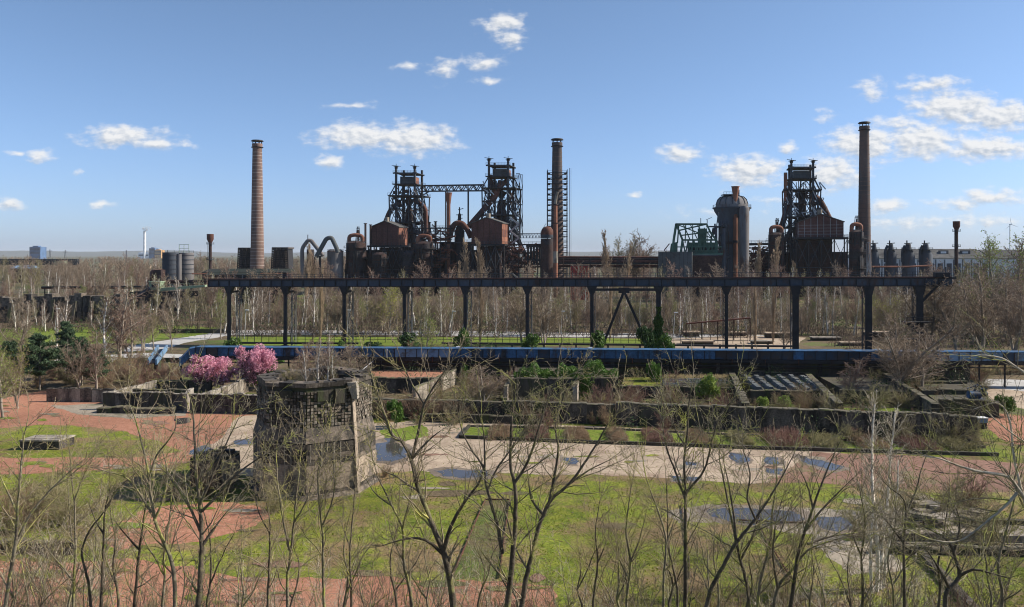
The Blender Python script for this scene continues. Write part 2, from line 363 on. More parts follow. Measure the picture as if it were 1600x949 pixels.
def sheet(name, px, z, m, amp=.6, sub=5, seed=1, world=False, label=None):
    pts = px if world else [gp(*p) for p in px]
    pts = fract(pts, amp, sub, seed)
    tri = geometry.tessellate_polygon([[Vector((p.x, p.y, 0)) for p in pts]])
    me = bpy.data.meshes.new(name); me.from_pydata([(p.x, p.y, z) for p in pts], [], [tuple(t_) for t_ in tri]); me.materials.append(MT[m])
    me.update()
    if me.polygons and me.polygons[0].normal.z < 0: me.flip_normals()
    o = tag(link(name, me), kind='structure')
    return o
# field to the horizon, woodland floor
sheet('field', [(-9000,430),(9000,430),(9000,15000),(-9000,15000)], .004, 'field', amp=20, sub=3, world=True)
sheet('grass_field', [(-120,43.4),(-60,42.5),(60,42.5),(120,43.4),(130,100),(-130,100)], .004, 'grass', amp=1, sub=4, world=True)
sheet('gravel_yard', [(-60,640),(60,612),(130,606),(180,612),(300,640),(410,650),(410,690),(330,702),(300,712),(250,690),(200,676),(150,668),(60,664),(0,670),(-60,674)], .010, 'red_gravel', seed=2)
sheet('gravel_path', [(-60,712),(60,716),(200,716),(290,704),(345,700),(340,716),(270,726),(170,734),(60,740),(-60,744)], .011, 'red_gravel', seed=3)
sheet('gravel_path', [(-80,878),(40,872),(110,880),(200,872),(300,884),(380,902),(520,905),(700,908),(860,916),(870,950),(850,972),(-80,972)], .012, 'red_gravel', seed=4)
sheet('gravel_path', [(215,800),(270,790),(360,785),(420,800),(400,822),(330,842),(250,850),(180,862),(160,845)], .010, 'red_gravel', seed=5, amp=1.2)
sheet('concrete_yard', [(372,652),(412,648),(412,745),(352,742),(366,715),(300,715),(340,690)], .016, 'slab', seed=6)
sheet('concrete_yard', [(78,634),(170,630),(300,634),(290,650),(200,655),(120,648)], .018, 'slab_dark', seed=7)
sheet('concrete_yard', [(560,662),(640,658),(960,668),(1130,676),(1280,700),(1360,716),(1330,736),(1280,754),(1180,756),(1050,748),(960,744),(820,741),(700,737),(600,738),(560,742)], .016, 'slab', seed=8)
sheet('gravel_yard', [(1270,706),(1420,712),(1600,724),(1750,735),(1760,775),(1600,770),(1450,766),(1300,757),(1200,757),(1230,735)], .020, 'red_dark', seed=9)
sheet('concrete_path', [(1040,800),(1110,788),(1230,792),(1360,800),(1440,820),(1760,826),(1760,852),(1460,850),(1390,860),(1420,890),(1330,900),(1290,870),(1270,835),(1180,820),(1060,818)], .014, 'slab_dark', seed=10)
sheet('concrete_path', [(1500,640),(1700,660),(1750,700),(1640,705),(1570,690),(1530,660)], .014, 'red_gravel', seed=11)
sheet('concrete_yard', [(1515,595),(1560,598),(1720,612),(1720,655),(1600,640),(1560,630),(1530,622)], .010, 'slab', seed=12)
sheet('bed_lawn', [(733,668),(960,673),(1200,684),(1545,702),(1560,712),(1380,707),(1200,702),(1040,696),(880,691),(720,684)], .030, 'lawn', seed=62, amp=.1, sub=2)
sheet('grass_patch', [(190,624),(240,618),(300,620),(290,629),(210,634)], .022, 'grass', seed=13, amp=.3)
sheet('grass_patch', [(595,672),(660,664),(672,680),(640,688),(600,692)], .022, 'lawn', seed=14, amp=.5)
# puddles
for i, p in enumerate([[(586,694),(615,690),(640,704),(632,716),(612,722),(588,720)], [(676,736),(705,733),(760,736),(765,744),(720,748),(690,744)],
     [(370,688),(392,686),(394,694),(372,696)], [(300,704),(322,696),(330,704),(312,712),(296,710)], [(1108,796),(1170,794),(1240,800),(1258,812),(1200,822),(1140,816),(1112,808)],
     [(1270,810),(1318,808),(1340,822),(1310,832),(1280,824)], [(1140,708),(1160,710),(1170,722),(1150,724)], [(1196,714),(1216,716),(1222,726),(1200,726)],
     [(1248,712),(1280,718),(1320,730),(1300,736),(1262,726)], [(1072,722),(1090,724),(1088,732),(1070,730)], [(880,716),(902,717),(900,726),(884,726)],
     [(1200,730),(1225,734),(1220,742),(1202,740)], [(600,686),(622,684),(624,690),(604,692)], [(1050,744),(1090,746),(1085,753),(1052,752)], [(270,655),(298,652),(300,660),(276,664)]]):
    cx_ = sum(q[0] for q in p)/len(p); cy_ = sum(q[1] for q in p)/len(p)
    if i != 14: sheet('damp_rim', [(cx_+(q[0]-cx_)*1.28+1, cy_+(q[1]-cy_)*1.35+.4) for q in p], .0225+.0002*i, 'wet_slab', amp=.5, sub=4, seed=330+i)
    o = sheet('puddle', p, .026+.0005*i, 'water', amp=.35, sub=4, seed=30+i)
rp = random.Random(99)
def patch(name, px, py, w, h, z, m, k):
    n = 9; sheet(name, [(px+w*math.cos(6.283*i/n)*rp.uniform(.5, 1), py+h*math.sin(6.283*i/n)*rp.uniform(.5, 1)) for i in range(n)], z, m, amp=.5, sub=4, seed=200+k)
for k in range(26): patch('moss_patch', rp.uniform(600, 1350), rp.uniform(672, 735), rp.uniform(8, 34), rp.uniform(1.5, 4), .034+k*.0004, rp.choice(['grass', 'slab_dark', 'slab_dark', 'red_dark']), k)
for k in range(22): patch('grass_patch', rp.uniform(0, 400), rp.choice([rp.uniform(632, 662), rp.uniform(718, 735)]), rp.uniform(8, 30), rp.uniform(1.5, 4), .036+k*.0004, rp.choice(['grass', 'red_dark', 'slab_dark']), 30+k)
for k in range(26): patch('bare_patch', rp.uniform(0, 1500), rp.uniform(750, 860), rp.uniform(12, 60), rp.uniform(2, 8), .038+k*.0004, rp.choice(['earth', 'red_dark', 'earth', 'slab_dark', 'lawn', 'lawn']), 60+k)
for k in range(22): patch('grass_patch', rp.uniform(0, 850), rp.uniform(872, 945), rp.uniform(15, 60), rp.uniform(2, 9), .050+k*.0004, rp.choice(['grass', 'earth', 'red_dark']), 90+k)
# distance: lawn, roads behind the runway
sheet('lawn', [(-80,516),(100,512),(250,509),(345,512),(352,517),(290,527),(210,536),(60,538),(-80,540)], .010, 'lawn', seed=15)
sheet('park_path', [(200,541),(260,532),(310,524),(352,516),(420,516),(700,517),(900,520),(1240,524),(1240,531),(900,528),(700,525),(470,523),(360,524),(300,534),(260,545),(200,550)], .014, 'road', seed=16, amp=.8)
sheet('lawn', [(360,526),(700,527),(1050,530),(1060,540),(700,541),(370,540)], .011, 'lawn', seed=17)
sheet('park_path', [(1040,530),(1160,524),(1260,528),(1240,545),(1060,548)], .018, 'slab', seed=18)
sheet('red_road', [(1520,592),(1760,600),(1760,628),(1600,612),(1525,604)], .015, 'road', seed=19)
sheet('park_path', [(150,556),(230,552),(330,556),(330,566),(200,568),(60,566)], .013, 'road', seed=20)
# far hills
def hills():
    mb = MB(); r = random.Random(3)
    for (Y, amp, base, x0, x1, s) in ((9000, 42, 26, -9000, 9000, 1),):
        prev = None
        n = 160
        for i in range(n):
            x = x0+(x1-x0)*i/(n-1)
            h = base+amp*(.45+.3*math.sin(x*.0011+1)+.25*math.sin(x*.0031+2.2))+r.uniform(-2, 2)
            mb.v += [(x, Y, -2), (x, Y+900, h+CH*.4), (x, Y+3500, -2)]
            if i: b = len(mb.v)-6; mb.f += [(b, b+3, b+4, b+1), (b+1, b+4, b+5, b+2)]
    tag(link('hills', mb.mesh('hills', 'hill_far')), kind='structure')
hills()
# ================================================================== FAR SKYLINE
def far_block(name, x0, x1, y0, Y, m, label, cat, floors=0, dep=40, wins=None):
    t = thing(name, (X((x0+x1)/2, Y), Y, 0), label, cat)
    w = X(x1, Y)-X(x0, Y); c = ((X(x0, Y)+X(x1, Y))/2, Y+dep/2, 0); h = Z(y0, Y)
    part('wall', MB().box(c, w, dep, h), m, t)
    if floors:
        mb = MB()
        for k in range(floors): mb.box((c[0], Y-.4, h*(.45+.53*k/floors)), w*.92, .8, h*.5/floors*.45)
        part('window_band', mb, 'steel_blue', t)
    part('roof_plant', MB().box((c[0]-w*.1, c[1], h), w*.5, dep*.5, 4), m, t)
    return t
far_block('office_tower', 46, 63, 386, 3000, 'blue_far', 'blue high-rise block alone on the horizon at far left', 'tower', 5)
far_block('boiler_house', 233, 242, 388, 4000, 'blue_far', 'dark blue power station block right of the tall white chimney', 'building', 4)
far_block('power_station_hall', 241, 252, 391, 4000, 'orange_far', 'orange and blue power station hall beside the dark blue block', 'building', 3)
far_block('low_hall', 216, 232, 395, 4000, 'white_far', 'low white power station hall at the foot of the white chimney', 'building', 1)
def stack(px, ytop, Y, r0, r1, m, name, label, cap=None, base=0, bandc=0, bandm='band'):
    t = thing(name, (X(px, Y), Y, base), label, 'chimney'); h = Z(ytop, Y); c = Vector((X(px, Y), Y, 0))
    body = part('shaft', MB().lathe(c, [(r0, base), (r0*.72+r1*.28, h*.25), (r0*.46+r1*.54, h*.5), (r0*.22+r1*.78, h*.75), (r1, h-3), (r1*1.12, h-2), (r1*1.12, h-1.2), (r1*1.02, h-1)], 28), m, t)
    for i in range(bandc):
        z = 14+(h-18)*i/bandc; k = z/h
        r = (r0*(1-k)+r1*k)+.04
        part('iron_band', MB().lathe(c, [(r-.2, z), (r, z), (r, z+.22), (r-.2, z+.22)], 28, cap=False), bandm, t)
    if cap:
        mb = MB(); mb.lathe(c, [(r1*1.25, h-3.1), (r1*1.3, h-2.9), (r1*1.3, h-2.8), (r1, h-2.8)], 24, cap=False)
        part('collar', mb, 'steel_black', t)
        m2 = MB()
        for a in range(8):
            q = c+Vector((math.cos(a*.785)*r1, math.sin(a*.785)*r1, h-1)); m2.beam(q, q+UP*1.3, .25)
        m2.lathe(c, [(r1*1.35, h+.3), (r1*1.15, h+.9), (r1*.3, h+1.1)], 24)
        part('rain_cap', m2, 'steel_black', t)
    return t
c1 = stack(402, 222, 430, 3.9, 2.45, 'brick_stack', 'brick_chimney', 'tall brown brick chimney with pale bands, at left between two louvred cooling towers', cap=1, bandc=34)
c2 = stack(870.5, 220, 410, 3.7, 2.45, 'brick_stack_grey', 'brick_chimney', 'tall brick chimney wrapped in scaffolding, in the middle of the plant', cap=1, bandc=26, bandm='brick_stack')
c3 = stack(1350.5, 194, 380, 3.3, 2.1, 'brick_stack_grey', 'brick_chimney', 'tall dark brick chimney at right beside the third blast furnace', cap=1, bandc=30, bandm='brick_stack')
ws = stack(226, 361, 4000, 6.5, 6.0, 'white_far', 'power_station_chimney', 'thin white chimney with a puff of steam on the far left horizon')
stack(197.5, 391, 3600, 3, 2.5, 'steel_blue', 'distant_chimney', 'short dark chimney on the horizon left of the white one')
def vent(px, y0, Y, label, rr):
    t = thing('vent_stack', (X(px, Y), Y, 0), label, 'chimney'); c = Vector((X(px, Y), Y, 0)); h = Z(y0, Y); s = Y/F
    part('shaft', MB().lathe(c, [(rr*s, 0), (rr*s*.9, h-14*s)], 14), 'rust_dark', t)
    part('funnel_head', MB().lathe(c, [(rr*s*.9, h-14*s), (rr*s*2, h-8*s), (rr*s*2, h), (rr*s*1.8, h)], 14), 'rust', t)
    for k in (16, 40): part('gallery', MB().lathe(c, [(rr*s, h-k*s), (rr*s*2.3, h-k*s), (rr*s*2.3, h-(k-.8)*s), (rr*s, h-(k-.8)*s)], 14, cap=False).rail([c+Vector((rr*s*2.2*math.cos(a), rr*s*2.2*math.sin(a), h-k*s)) for a in np.arange(0, 6.4, .785)], 1.1, 3, .08), 'steel', t)
    part('ladder', MB().beam(c+Vector((-rr*s-.3, -.3, 4)), c+Vector((-rr*s-.3, -.3, h-4)), .15), 'steel', t)
vent(328.5, 366, 420, 'slim rusty vent stack with funnel head behind the silos at left', 2.6)
vent(1494.5, 346, 380, 'slim rusty vent stack with funnel head in front of the long white hall', 2.6)
# steam puff
def puff():
    mb = MB(); Y = 4000; r = random.Random(5)
    for i in range(16):
        x = 226+r.uniform(-3, 3)+i*.5; y = 358+r.uniform(-2, 2)-i*.15
        c = at(x, y, Y); rad = r.uniform(4, 9)*(1-i*.03)
        mb.lathe(c, [(rad*.1, -rad), (rad*.75, -rad*.6), (rad, 0), (rad*.7, rad*.65), (rad*.1, rad)], 8)
    m = bpy.data.materials.new('steam'); m.use_nodes = True; t = m.node_tree; t.nodes.clear()
    v = N(t, 'ShaderNodeVolumePrincipled'); v.inputs['Density'].default_value = .09; v.inputs['Color'].default_value = (.97,.97,.97,1)
    o = N(t, 'ShaderNodeOutputMaterial'); t.links.new(v.outputs[0], o.inputs['Volume']); MATS['steam'] = m
    solo('steam_plume', mb, 'steam', 'small white steam puff leaving the far white chimney', 'steam', kind='stuff')
puff()
def turbine():
    Y = 2600; c = Vector((X(1578, Y), Y, 0)); hub = Z(351, Y)
    t = thing('wind_turbine', c, 'lone grey wind turbine on the horizon at far right', 'wind turbine')
    part('mast', MB().lathe(c, [(2.2, 0), (1.3, hub)], 12), 'white_far', t)
    part('nacelle', MB().box(c+Vector((0, -2, hub-1.5)), 3, 9, 3), 'white_far', t)
    for a in (100, 220, 340):
        d = Vector((math.cos(R(a)), 0, math.sin(R(a)))); p = c+Vector((0, -7, hub)); L = 24
        n = Vector((-d.z, 0, d.x))
        part('blade', MB().hexa([p-n*1.2, p+n*.6, p+n*.6+E2*.5, p-n*1.2+E2*.5], [p+d*L-n*.3, p+d*L+n*.1, p+d*L+n*.1+E2*.2, p+d*L-n*.3+E2*.2]), 'white_far', t)
turbine()
for i, (px, y0) in enumerate([(102, 391), (78, 390), (958, 391), (388+12, 0)][:3]):
    Y = 2600; c = Vector((X(px, Y), Y, 0)); h = Z(y0, Y); mb = MB()
    for s_ in (-1, 1): mb.beam(c+Vector((s_*4, 0, 0)), c+Vector((s_*.6, 0, h)), .7)
    for k in range(5): mb.beam(c+Vector((-4+.7*k, 0, h*k/5)), c+Vector((3.3-.7*k, 0, h*(k+1)/5)), .4)
    for k in (.8, .9): mb.beam(c+Vector((-8, 0, h*k)), c+Vector((8, 0, h*k)), .5)
    solo('pylon', mb, 'steel', ['lattice power pylon right of the blue high-rise on the horizon', 'small lattice power pylon nearest the blue high-rise on the horizon', 'lattice power pylon on the horizon right of the scaffolded chimney'][i], 'pylon')
# ================================================================== LEFT INDUSTRIAL GROUP
def elevated_conveyor():
    Y = 620; t = thing('conveyor_bridge', at(60, 410, Y)*1, 'long grey-green truss conveyor bridge at far left', 'bridge')
    p = at(-60, 414, Y); q = at(120, 414, Y)
    for i in range(4): 
        a = p.lerp(q, i/4); b = p.lerp(q, (i+1)/4)
        part('truss_span', MB().truss(a, b, 4.2, 7, .6).truss(a+Vector((0,3,0)), b+Vector((0,3,0)), 4.2, 7, .6), 'steel', t)
        part('pier', MB().beam(Vector((a.x, a.y, 0)), a, 1.5), 'steel_black', t)
    part('walkway', MB().beam(p+Vector((0,1.5,4.2)), q+Vector((0,1.5,4.2)), 3, .3), 'steel', t)
    c = thing('conveyor_cabin', at(95, 418, 600), 'small pale green cabin hanging under the truss conveyor at far left', 'cabin')
    part('wall', MB().box(at(95, 415, 600), 7, 5, 3), 'light_green_paint', c); part('roof', MB().box(at(95, 411.5, 600), 7.6, 5.6, .3), 'roof_grey', c)
    part('post', MB().beam((X(92,600), 600, 0), at(92, 415, 600), .5).beam((X(98,600), 600, 0), at(98, 415, 600), .5), 'steel_black', c)
elevated_conveyor()
def shed_flat(name, x0, x1, y0, y1, Y, dep, label, wall='white_wall', roof='roof_grey', slope=1.5, doors=0):
    t = thing(name, (X((x0+x1)/2, Y), Y, 0), label, 'building'); a = Vector((X(x0, Y), Y, 0)); b = Vector((X(x1, Y), Y, 0)); h = Z(y0, Y)
    w = (b-a).length; d = Vector((0, dep, 0))
    zr = h-slope
    part('wall', MB().box(((a.x+b.x)/2, Y+dep/2, 0), w, dep, zr), wall, t)
    o = Vector((0, -.8, 0))
    part('roof', MB().hexa([a+UP*zr+o-UP*.2, b+UP*zr+o-UP*.2, b+d+UP*(zr-.2), a+d+UP*(zr-.2)], [a+UP*zr+o, b+UP*zr+o, b+d/2+UP*h, a+d/2+UP*h]), roof, t)
    return t, a, b, zr
shed_flat('low_shed', 15, 45, 415, 422, 560, 14, 'low blue-grey roofed shed under the truss conveyor at far left', 'rust_dark', 'blue_pale', 2)
def silos():
    Y = 330
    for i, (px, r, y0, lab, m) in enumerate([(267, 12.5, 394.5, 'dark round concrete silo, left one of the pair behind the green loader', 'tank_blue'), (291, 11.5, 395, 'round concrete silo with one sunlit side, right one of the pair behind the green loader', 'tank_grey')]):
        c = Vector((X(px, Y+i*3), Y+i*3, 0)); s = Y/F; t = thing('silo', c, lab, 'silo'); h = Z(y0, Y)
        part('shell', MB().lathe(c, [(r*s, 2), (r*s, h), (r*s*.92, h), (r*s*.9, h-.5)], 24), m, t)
        for k in range(5): part('hoop', MB().lathe(c, [(r*s, 12+k*1.9), (r*s+.12, 12+k*1.9), (r*s+.12, 12.3+k*1.9), (r*s, 12.3+k*1.9)], 24, cap=False), 'steel', t)
        if i: 
            part('downpipe', MB().cyl(c+Vector((-1.5, -r*s-.5, 2)), c+Vector((-1.5, -r*s-.5, h-.5)), 1.0), 'tank_grey', t)
            part('roof_frame', MB().rail([c+Vector((-2.5, -1, h)), c+Vector((1.5, -1, h))], 3.4, 2, .15), 'light_green_paint', t)
        part('railing', MB().rail([c+Vector((r*s*math.cos(a), r*s*math.sin(a), h)) for a in np.arange(0, 6.4, .785)], .9, 3, .07), 'steel', t)
    Y = 318; t = thing('horizontal_tank', at(240, 430, Y), 'rusty horizontal tank with round end left of the two silos', 'tank')
    part('shell', MB().cyl(at(238, 430, Y), at(238, 430, Y)+Vector((3.2, 2.5, 0)), 2.2, n=18), 'rust', t)
    part('end_cap', MB().cyl(at(238, 430, Y)-Vector((.5, .4, 0)), at(238, 430, Y), 1.5, 2.2, n=18), 'rust', t)
    part('box_housing', MB().box(at(249, 440, Y), 3, 4, 4.6), 'rust_dark', t)
    part('pipe_outlet', MB().pipe([at(237, 436, Y), at(233, 440, Y), at(231, 442, Y)], .8), 'rust_dark', t)
    for s_ in (0, 1): part('support', MB().beam((X(236+s_*9, Y), Y, 0), at(236+s_*9, 437, Y), .6), 'rust_dark', t)
    t = thing('pipe_gallery', at(330, 440, Y), 'long dark rusty pipe gallery running right from the horizontal tank', 'pipe bridge')
    part('pipe', MB().cyl(at(232, 440, Y), at(470, 441, Y), .7), 'rust_dark', t); part('pipe', MB().cyl(at(300, 428, Y), at(440, 428, Y), .25), 'rust_bright', t)
    part('walkway', MB().beam(at(232, 444, Y), at(470, 446, Y), .4, .6), 'rust', t)
    for k in range(9): part('post', MB().beam((X(240+k*27, Y), Y, 0), at(240+k*27, 440, Y), .45), 'rust_dark', t)
silos()
def loader():
    Y = 262; t = thing('coke_loader', at(235, 480, Y), 'pale green loader with long boom on a black trestle at left', 'crane')
    for px in (201, 226, 250, 274):
        b = Vector((X(px-1, Y-2), Y-2, 0)); 
        part('trestle_leg', MB().beam(at(px-2, 500, Y), at(px+5, 463, Y), 1.0).beam(at(px-2, 500, Y)+Vector((0, 5, 0)), at(px+5, 463, Y)+Vector((0, 5, 0)), 1.0).beam(at(px, 486, Y), at(px, 486, Y)+Vector((0, 5, 0)), .4), 'steel_black', t)
    part('trestle_deck', MB().truss(at(199, 463, Y), at(300, 463, Y), 1.2, 14, .35).truss(at(199, 463, Y)+Vector((0, 5, 0)), at(300, 463, Y)+Vector((0, 5, 0)), 1.2, 14, .35), 'steel_black', t)
    cb = part('cabin', MB().box(at(241, 453.5, Y)+Vector((0, 2, 0)), 3.6, 3.5, 2.6), 'light_green_paint', t)
    part('window', MB().box(at(238.5, 449.5, Y)+Vector((0, .2, 0)), .9, .1, 1.0).box(at(243, 449.5, Y)+Vector((0, .2, 0)), .9, .1, 1.0), 'steel_black', cb)
    part('roof', MB().box(at(241, 441.2, Y)+Vector((0, 2, 0)), 4, 4, .25), 'light_green_paint', t)
    part('boom', MB().hexa([at(247, 456, Y), at(320, 448.5, Y), at(320, 448.5, Y)+Vector((0, 2, 0)), at(247, 456, Y)+Vector((0, 2, 0))], [at(247, 450.5, Y), at(320, 445.5, Y), at(320, 445.5, Y)+Vector((0, 2, 0)), at(247, 450.5, Y)+Vector((0, 2, 0))]), 'light_green_paint', t)
    part('chute', MB().beam(at(216, 462, Y), at(235, 450, Y), .9), 'steel_blue', t)
    part('railing', MB().rail([at(252, 450, Y), at(318, 445.5, Y)], .9, 1.5, .06), 'light_green_paint', t)
loader()
def bunker_ruins():
    Y = 235; t = thing('bunker_ruin', at(100, 500, Y), 'long ruined concrete ore bunkers with black openings at far left', 'ruin')
    r = random.Random(11); x = -20
    for k in range(13):
        w = r.uniform(12, 21); top = r.uniform(459, 468); m = 'masonry' if k % 3 else 'old_concrete'
        a = X(x, Y); b = X(x+w, Y); h = Z(top, Y)+k*.06
        part('bunker_wall', MB().box(((a+b)/2, Y+2+r.uniform(0, 2), 0), b-a-.4, 3, h), m, t)
        part('opening', MB().box(((a+b)/2+r.uniform(-1, 1), Y+.35+r.uniform(0, .1), h*r.uniform(.3, .55)), r.uniform(1, 2), 1.2, r.uniform(1, 2)), 'steel_black', t)
        if k % 2: part('buttress', MB().hexa([Vector((b, Y-1.6, 0)), Vector((b+1, Y-1.6, 0)), Vector((b+1, Y+1.5, 0)), Vector((b, Y+1.5, 0))], [Vector((b, Y, h*.8)), Vector((b+1, Y, h*.8)), Vector((b+1, Y+1.5, h*.8)), Vector((b, Y+1.5, h*.8))]), 'dark_wall', t)
        x += w
    Y = 300; t = thing('pipe_bridge', at(150, 450, Y), 'long low rusty pipe bridge above the bunker ruins at left', 'pipe bridge')
    part('pipe', MB().cyl(at(65, 449, Y), at(232, 448, Y), .35), 'steel_black', t); part('walkway', MB().beam(at(65, 451, Y), at(232, 450.5, Y), .3, .35), 'rust', t)
    for k in range(8): part('post', MB().beam((X(70+22*k, Y), Y, 0), at(70+22*k, 449, Y), .3), 'rust_dark', t)
bunker_ruins()
t, a, b, zr = shed_flat('flat_roofed_hall', 316, 448, 420.5, 432, 330, 16, 'long low hall with dark green flat roof in front of the brick chimney at left', 'rust_dark', 'roof_green', 1.4)
shed_flat('lean_to_hall', 320, 400, 426.5, 436, 312, 8, 'lower dark lean-to roof in front of the long green-roofed hall', 'steel_black', 'roof_green', .9)
def coolers():
    Y = 440
    for i, (x0, x1, y0) in enumerate([(370, 400, 388.5), (423, 452, 388)]):
        t = thing('louvred_cooling_tower', (X((x0+x1)/2, Y), Y, 0), ['dark louvred cooling tower left of the brown brick chimney', 'dark louvred cooling tower right of the brown brick chimney'][i], 'cooling tower')
        h = Z(y0, Y); a = X(x0, Y); b = X(x1, Y); dp = 12
        ins = .9
        part('core', MB().hexa([(a+.5, Y+.5, 0), (b-.5, Y+.5, 0), (b-.5, Y+dp, 0), (a+.5, Y+dp, 0)], [(a+ins+.5, Y+.5, h-.3), (b-ins-.5, Y+.5, h-.3), (b-ins-.5, Y+dp, h-.3), (a+ins+.5, Y+dp, h-.3)]), 'steel_black', t)
        nl = 9
        for k in range(nl):
            z = h-11+11*k/nl; q = ins*k/nl
            for c in range(4):
                w = (b-a-2*q)/4; x = a+q+w*(c+.5)
                part('louvre', MB().hexa([(x-w*.46, Y-.1, z), (x+w*.46, Y-.1, z), (x+w*.46, Y+.45, z+.75), (x-w*.46, Y+.45, z+.75)], [(x-w*.46, Y-.1, z+.12), (x+w*.46, Y-.1, z+.12), (x+w*.46, Y+.45, z+.9), (x-w*.46, Y+.45, z+.9)]), 'louvre', t)
        for c in range(5):
            f = c/4; part('frame_post', MB().beam((a+(b-a)*f, Y-.25, 0), (a+ins+(b-a-2*ins)*f, Y-.25, h), .4), 'steel_black', t)
        part('parapet', MB().box(((a+b)/2, Y+dp/2, h-.3), b-a-1.2, dp, .8), 'louvre', t)
coolers()
def gas_bends():
    Y = 395
    t = thing('gas_main', at(500, 420, Y), 'pair of big grey gas pipes bent like inverted letters beside the grey tank', 'pipe')
    part('pipe', MB().pipe([at(473, 450, Y), at(472, 388, Y), at(481, 376, Y), at(486, 376, Y), at(505, 400, Y)], 3.0*Y/F, 12), 'tank_grey', t)
    part('pipe', MB().pipe([at(494, 402, Y-4), at(510, 373, Y-4), at(518, 371, Y-4), at(526, 388, Y-4), at(528, 395, Y-4)], 3.4*Y/F, 12), 'box_grey', t)
    part('gas_column', MB().cyl((X(485, Y+3), Y+3, 0), at(485, 390, Y+3), 1.8), 'rust_dark', t); part('vent_pipe', MB().cyl(at(481, 375, Y), at(481, 367, Y), .2), 'steel', t)
    part('support', MB().beam((X(500, Y), Y, 0), at(500, 400, Y), .8).beam((X(492, Y), Y, 0), at(492, 402, Y), .5).beam(at(472, 420, Y), at(511, 420, Y), .5), 'steel_black', t)
    t = thing('gas_tank', at(523, 440, Y), 'short grey round tank with sunlit right side beside the bent gas pipes', 'tank')
    c = Vector((X(524, Y+4), Y+4, 0)); part('shell', MB().lathe(c, [(12.5*Y/F, 0), (12.5*Y/F, Z(393, Y)), (9*Y/F, Z(390, Y))], 24), 'tank_grey', t)
    part('flange', MB().lathe(c, [(13*Y/F, Z(394, Y)), (13*Y/F, Z(393, Y)), (12*Y/F, Z(393, Y))], 24, cap=False), 'rust', t)
    part('railing', MB().rail([c+Vector((4*math.cos(a), 4*math.sin(a), Z(393, Y))) for a in np.arange(0, 6.4, .785)], 1, 2, .09), 'steel', t)
gas_bends()
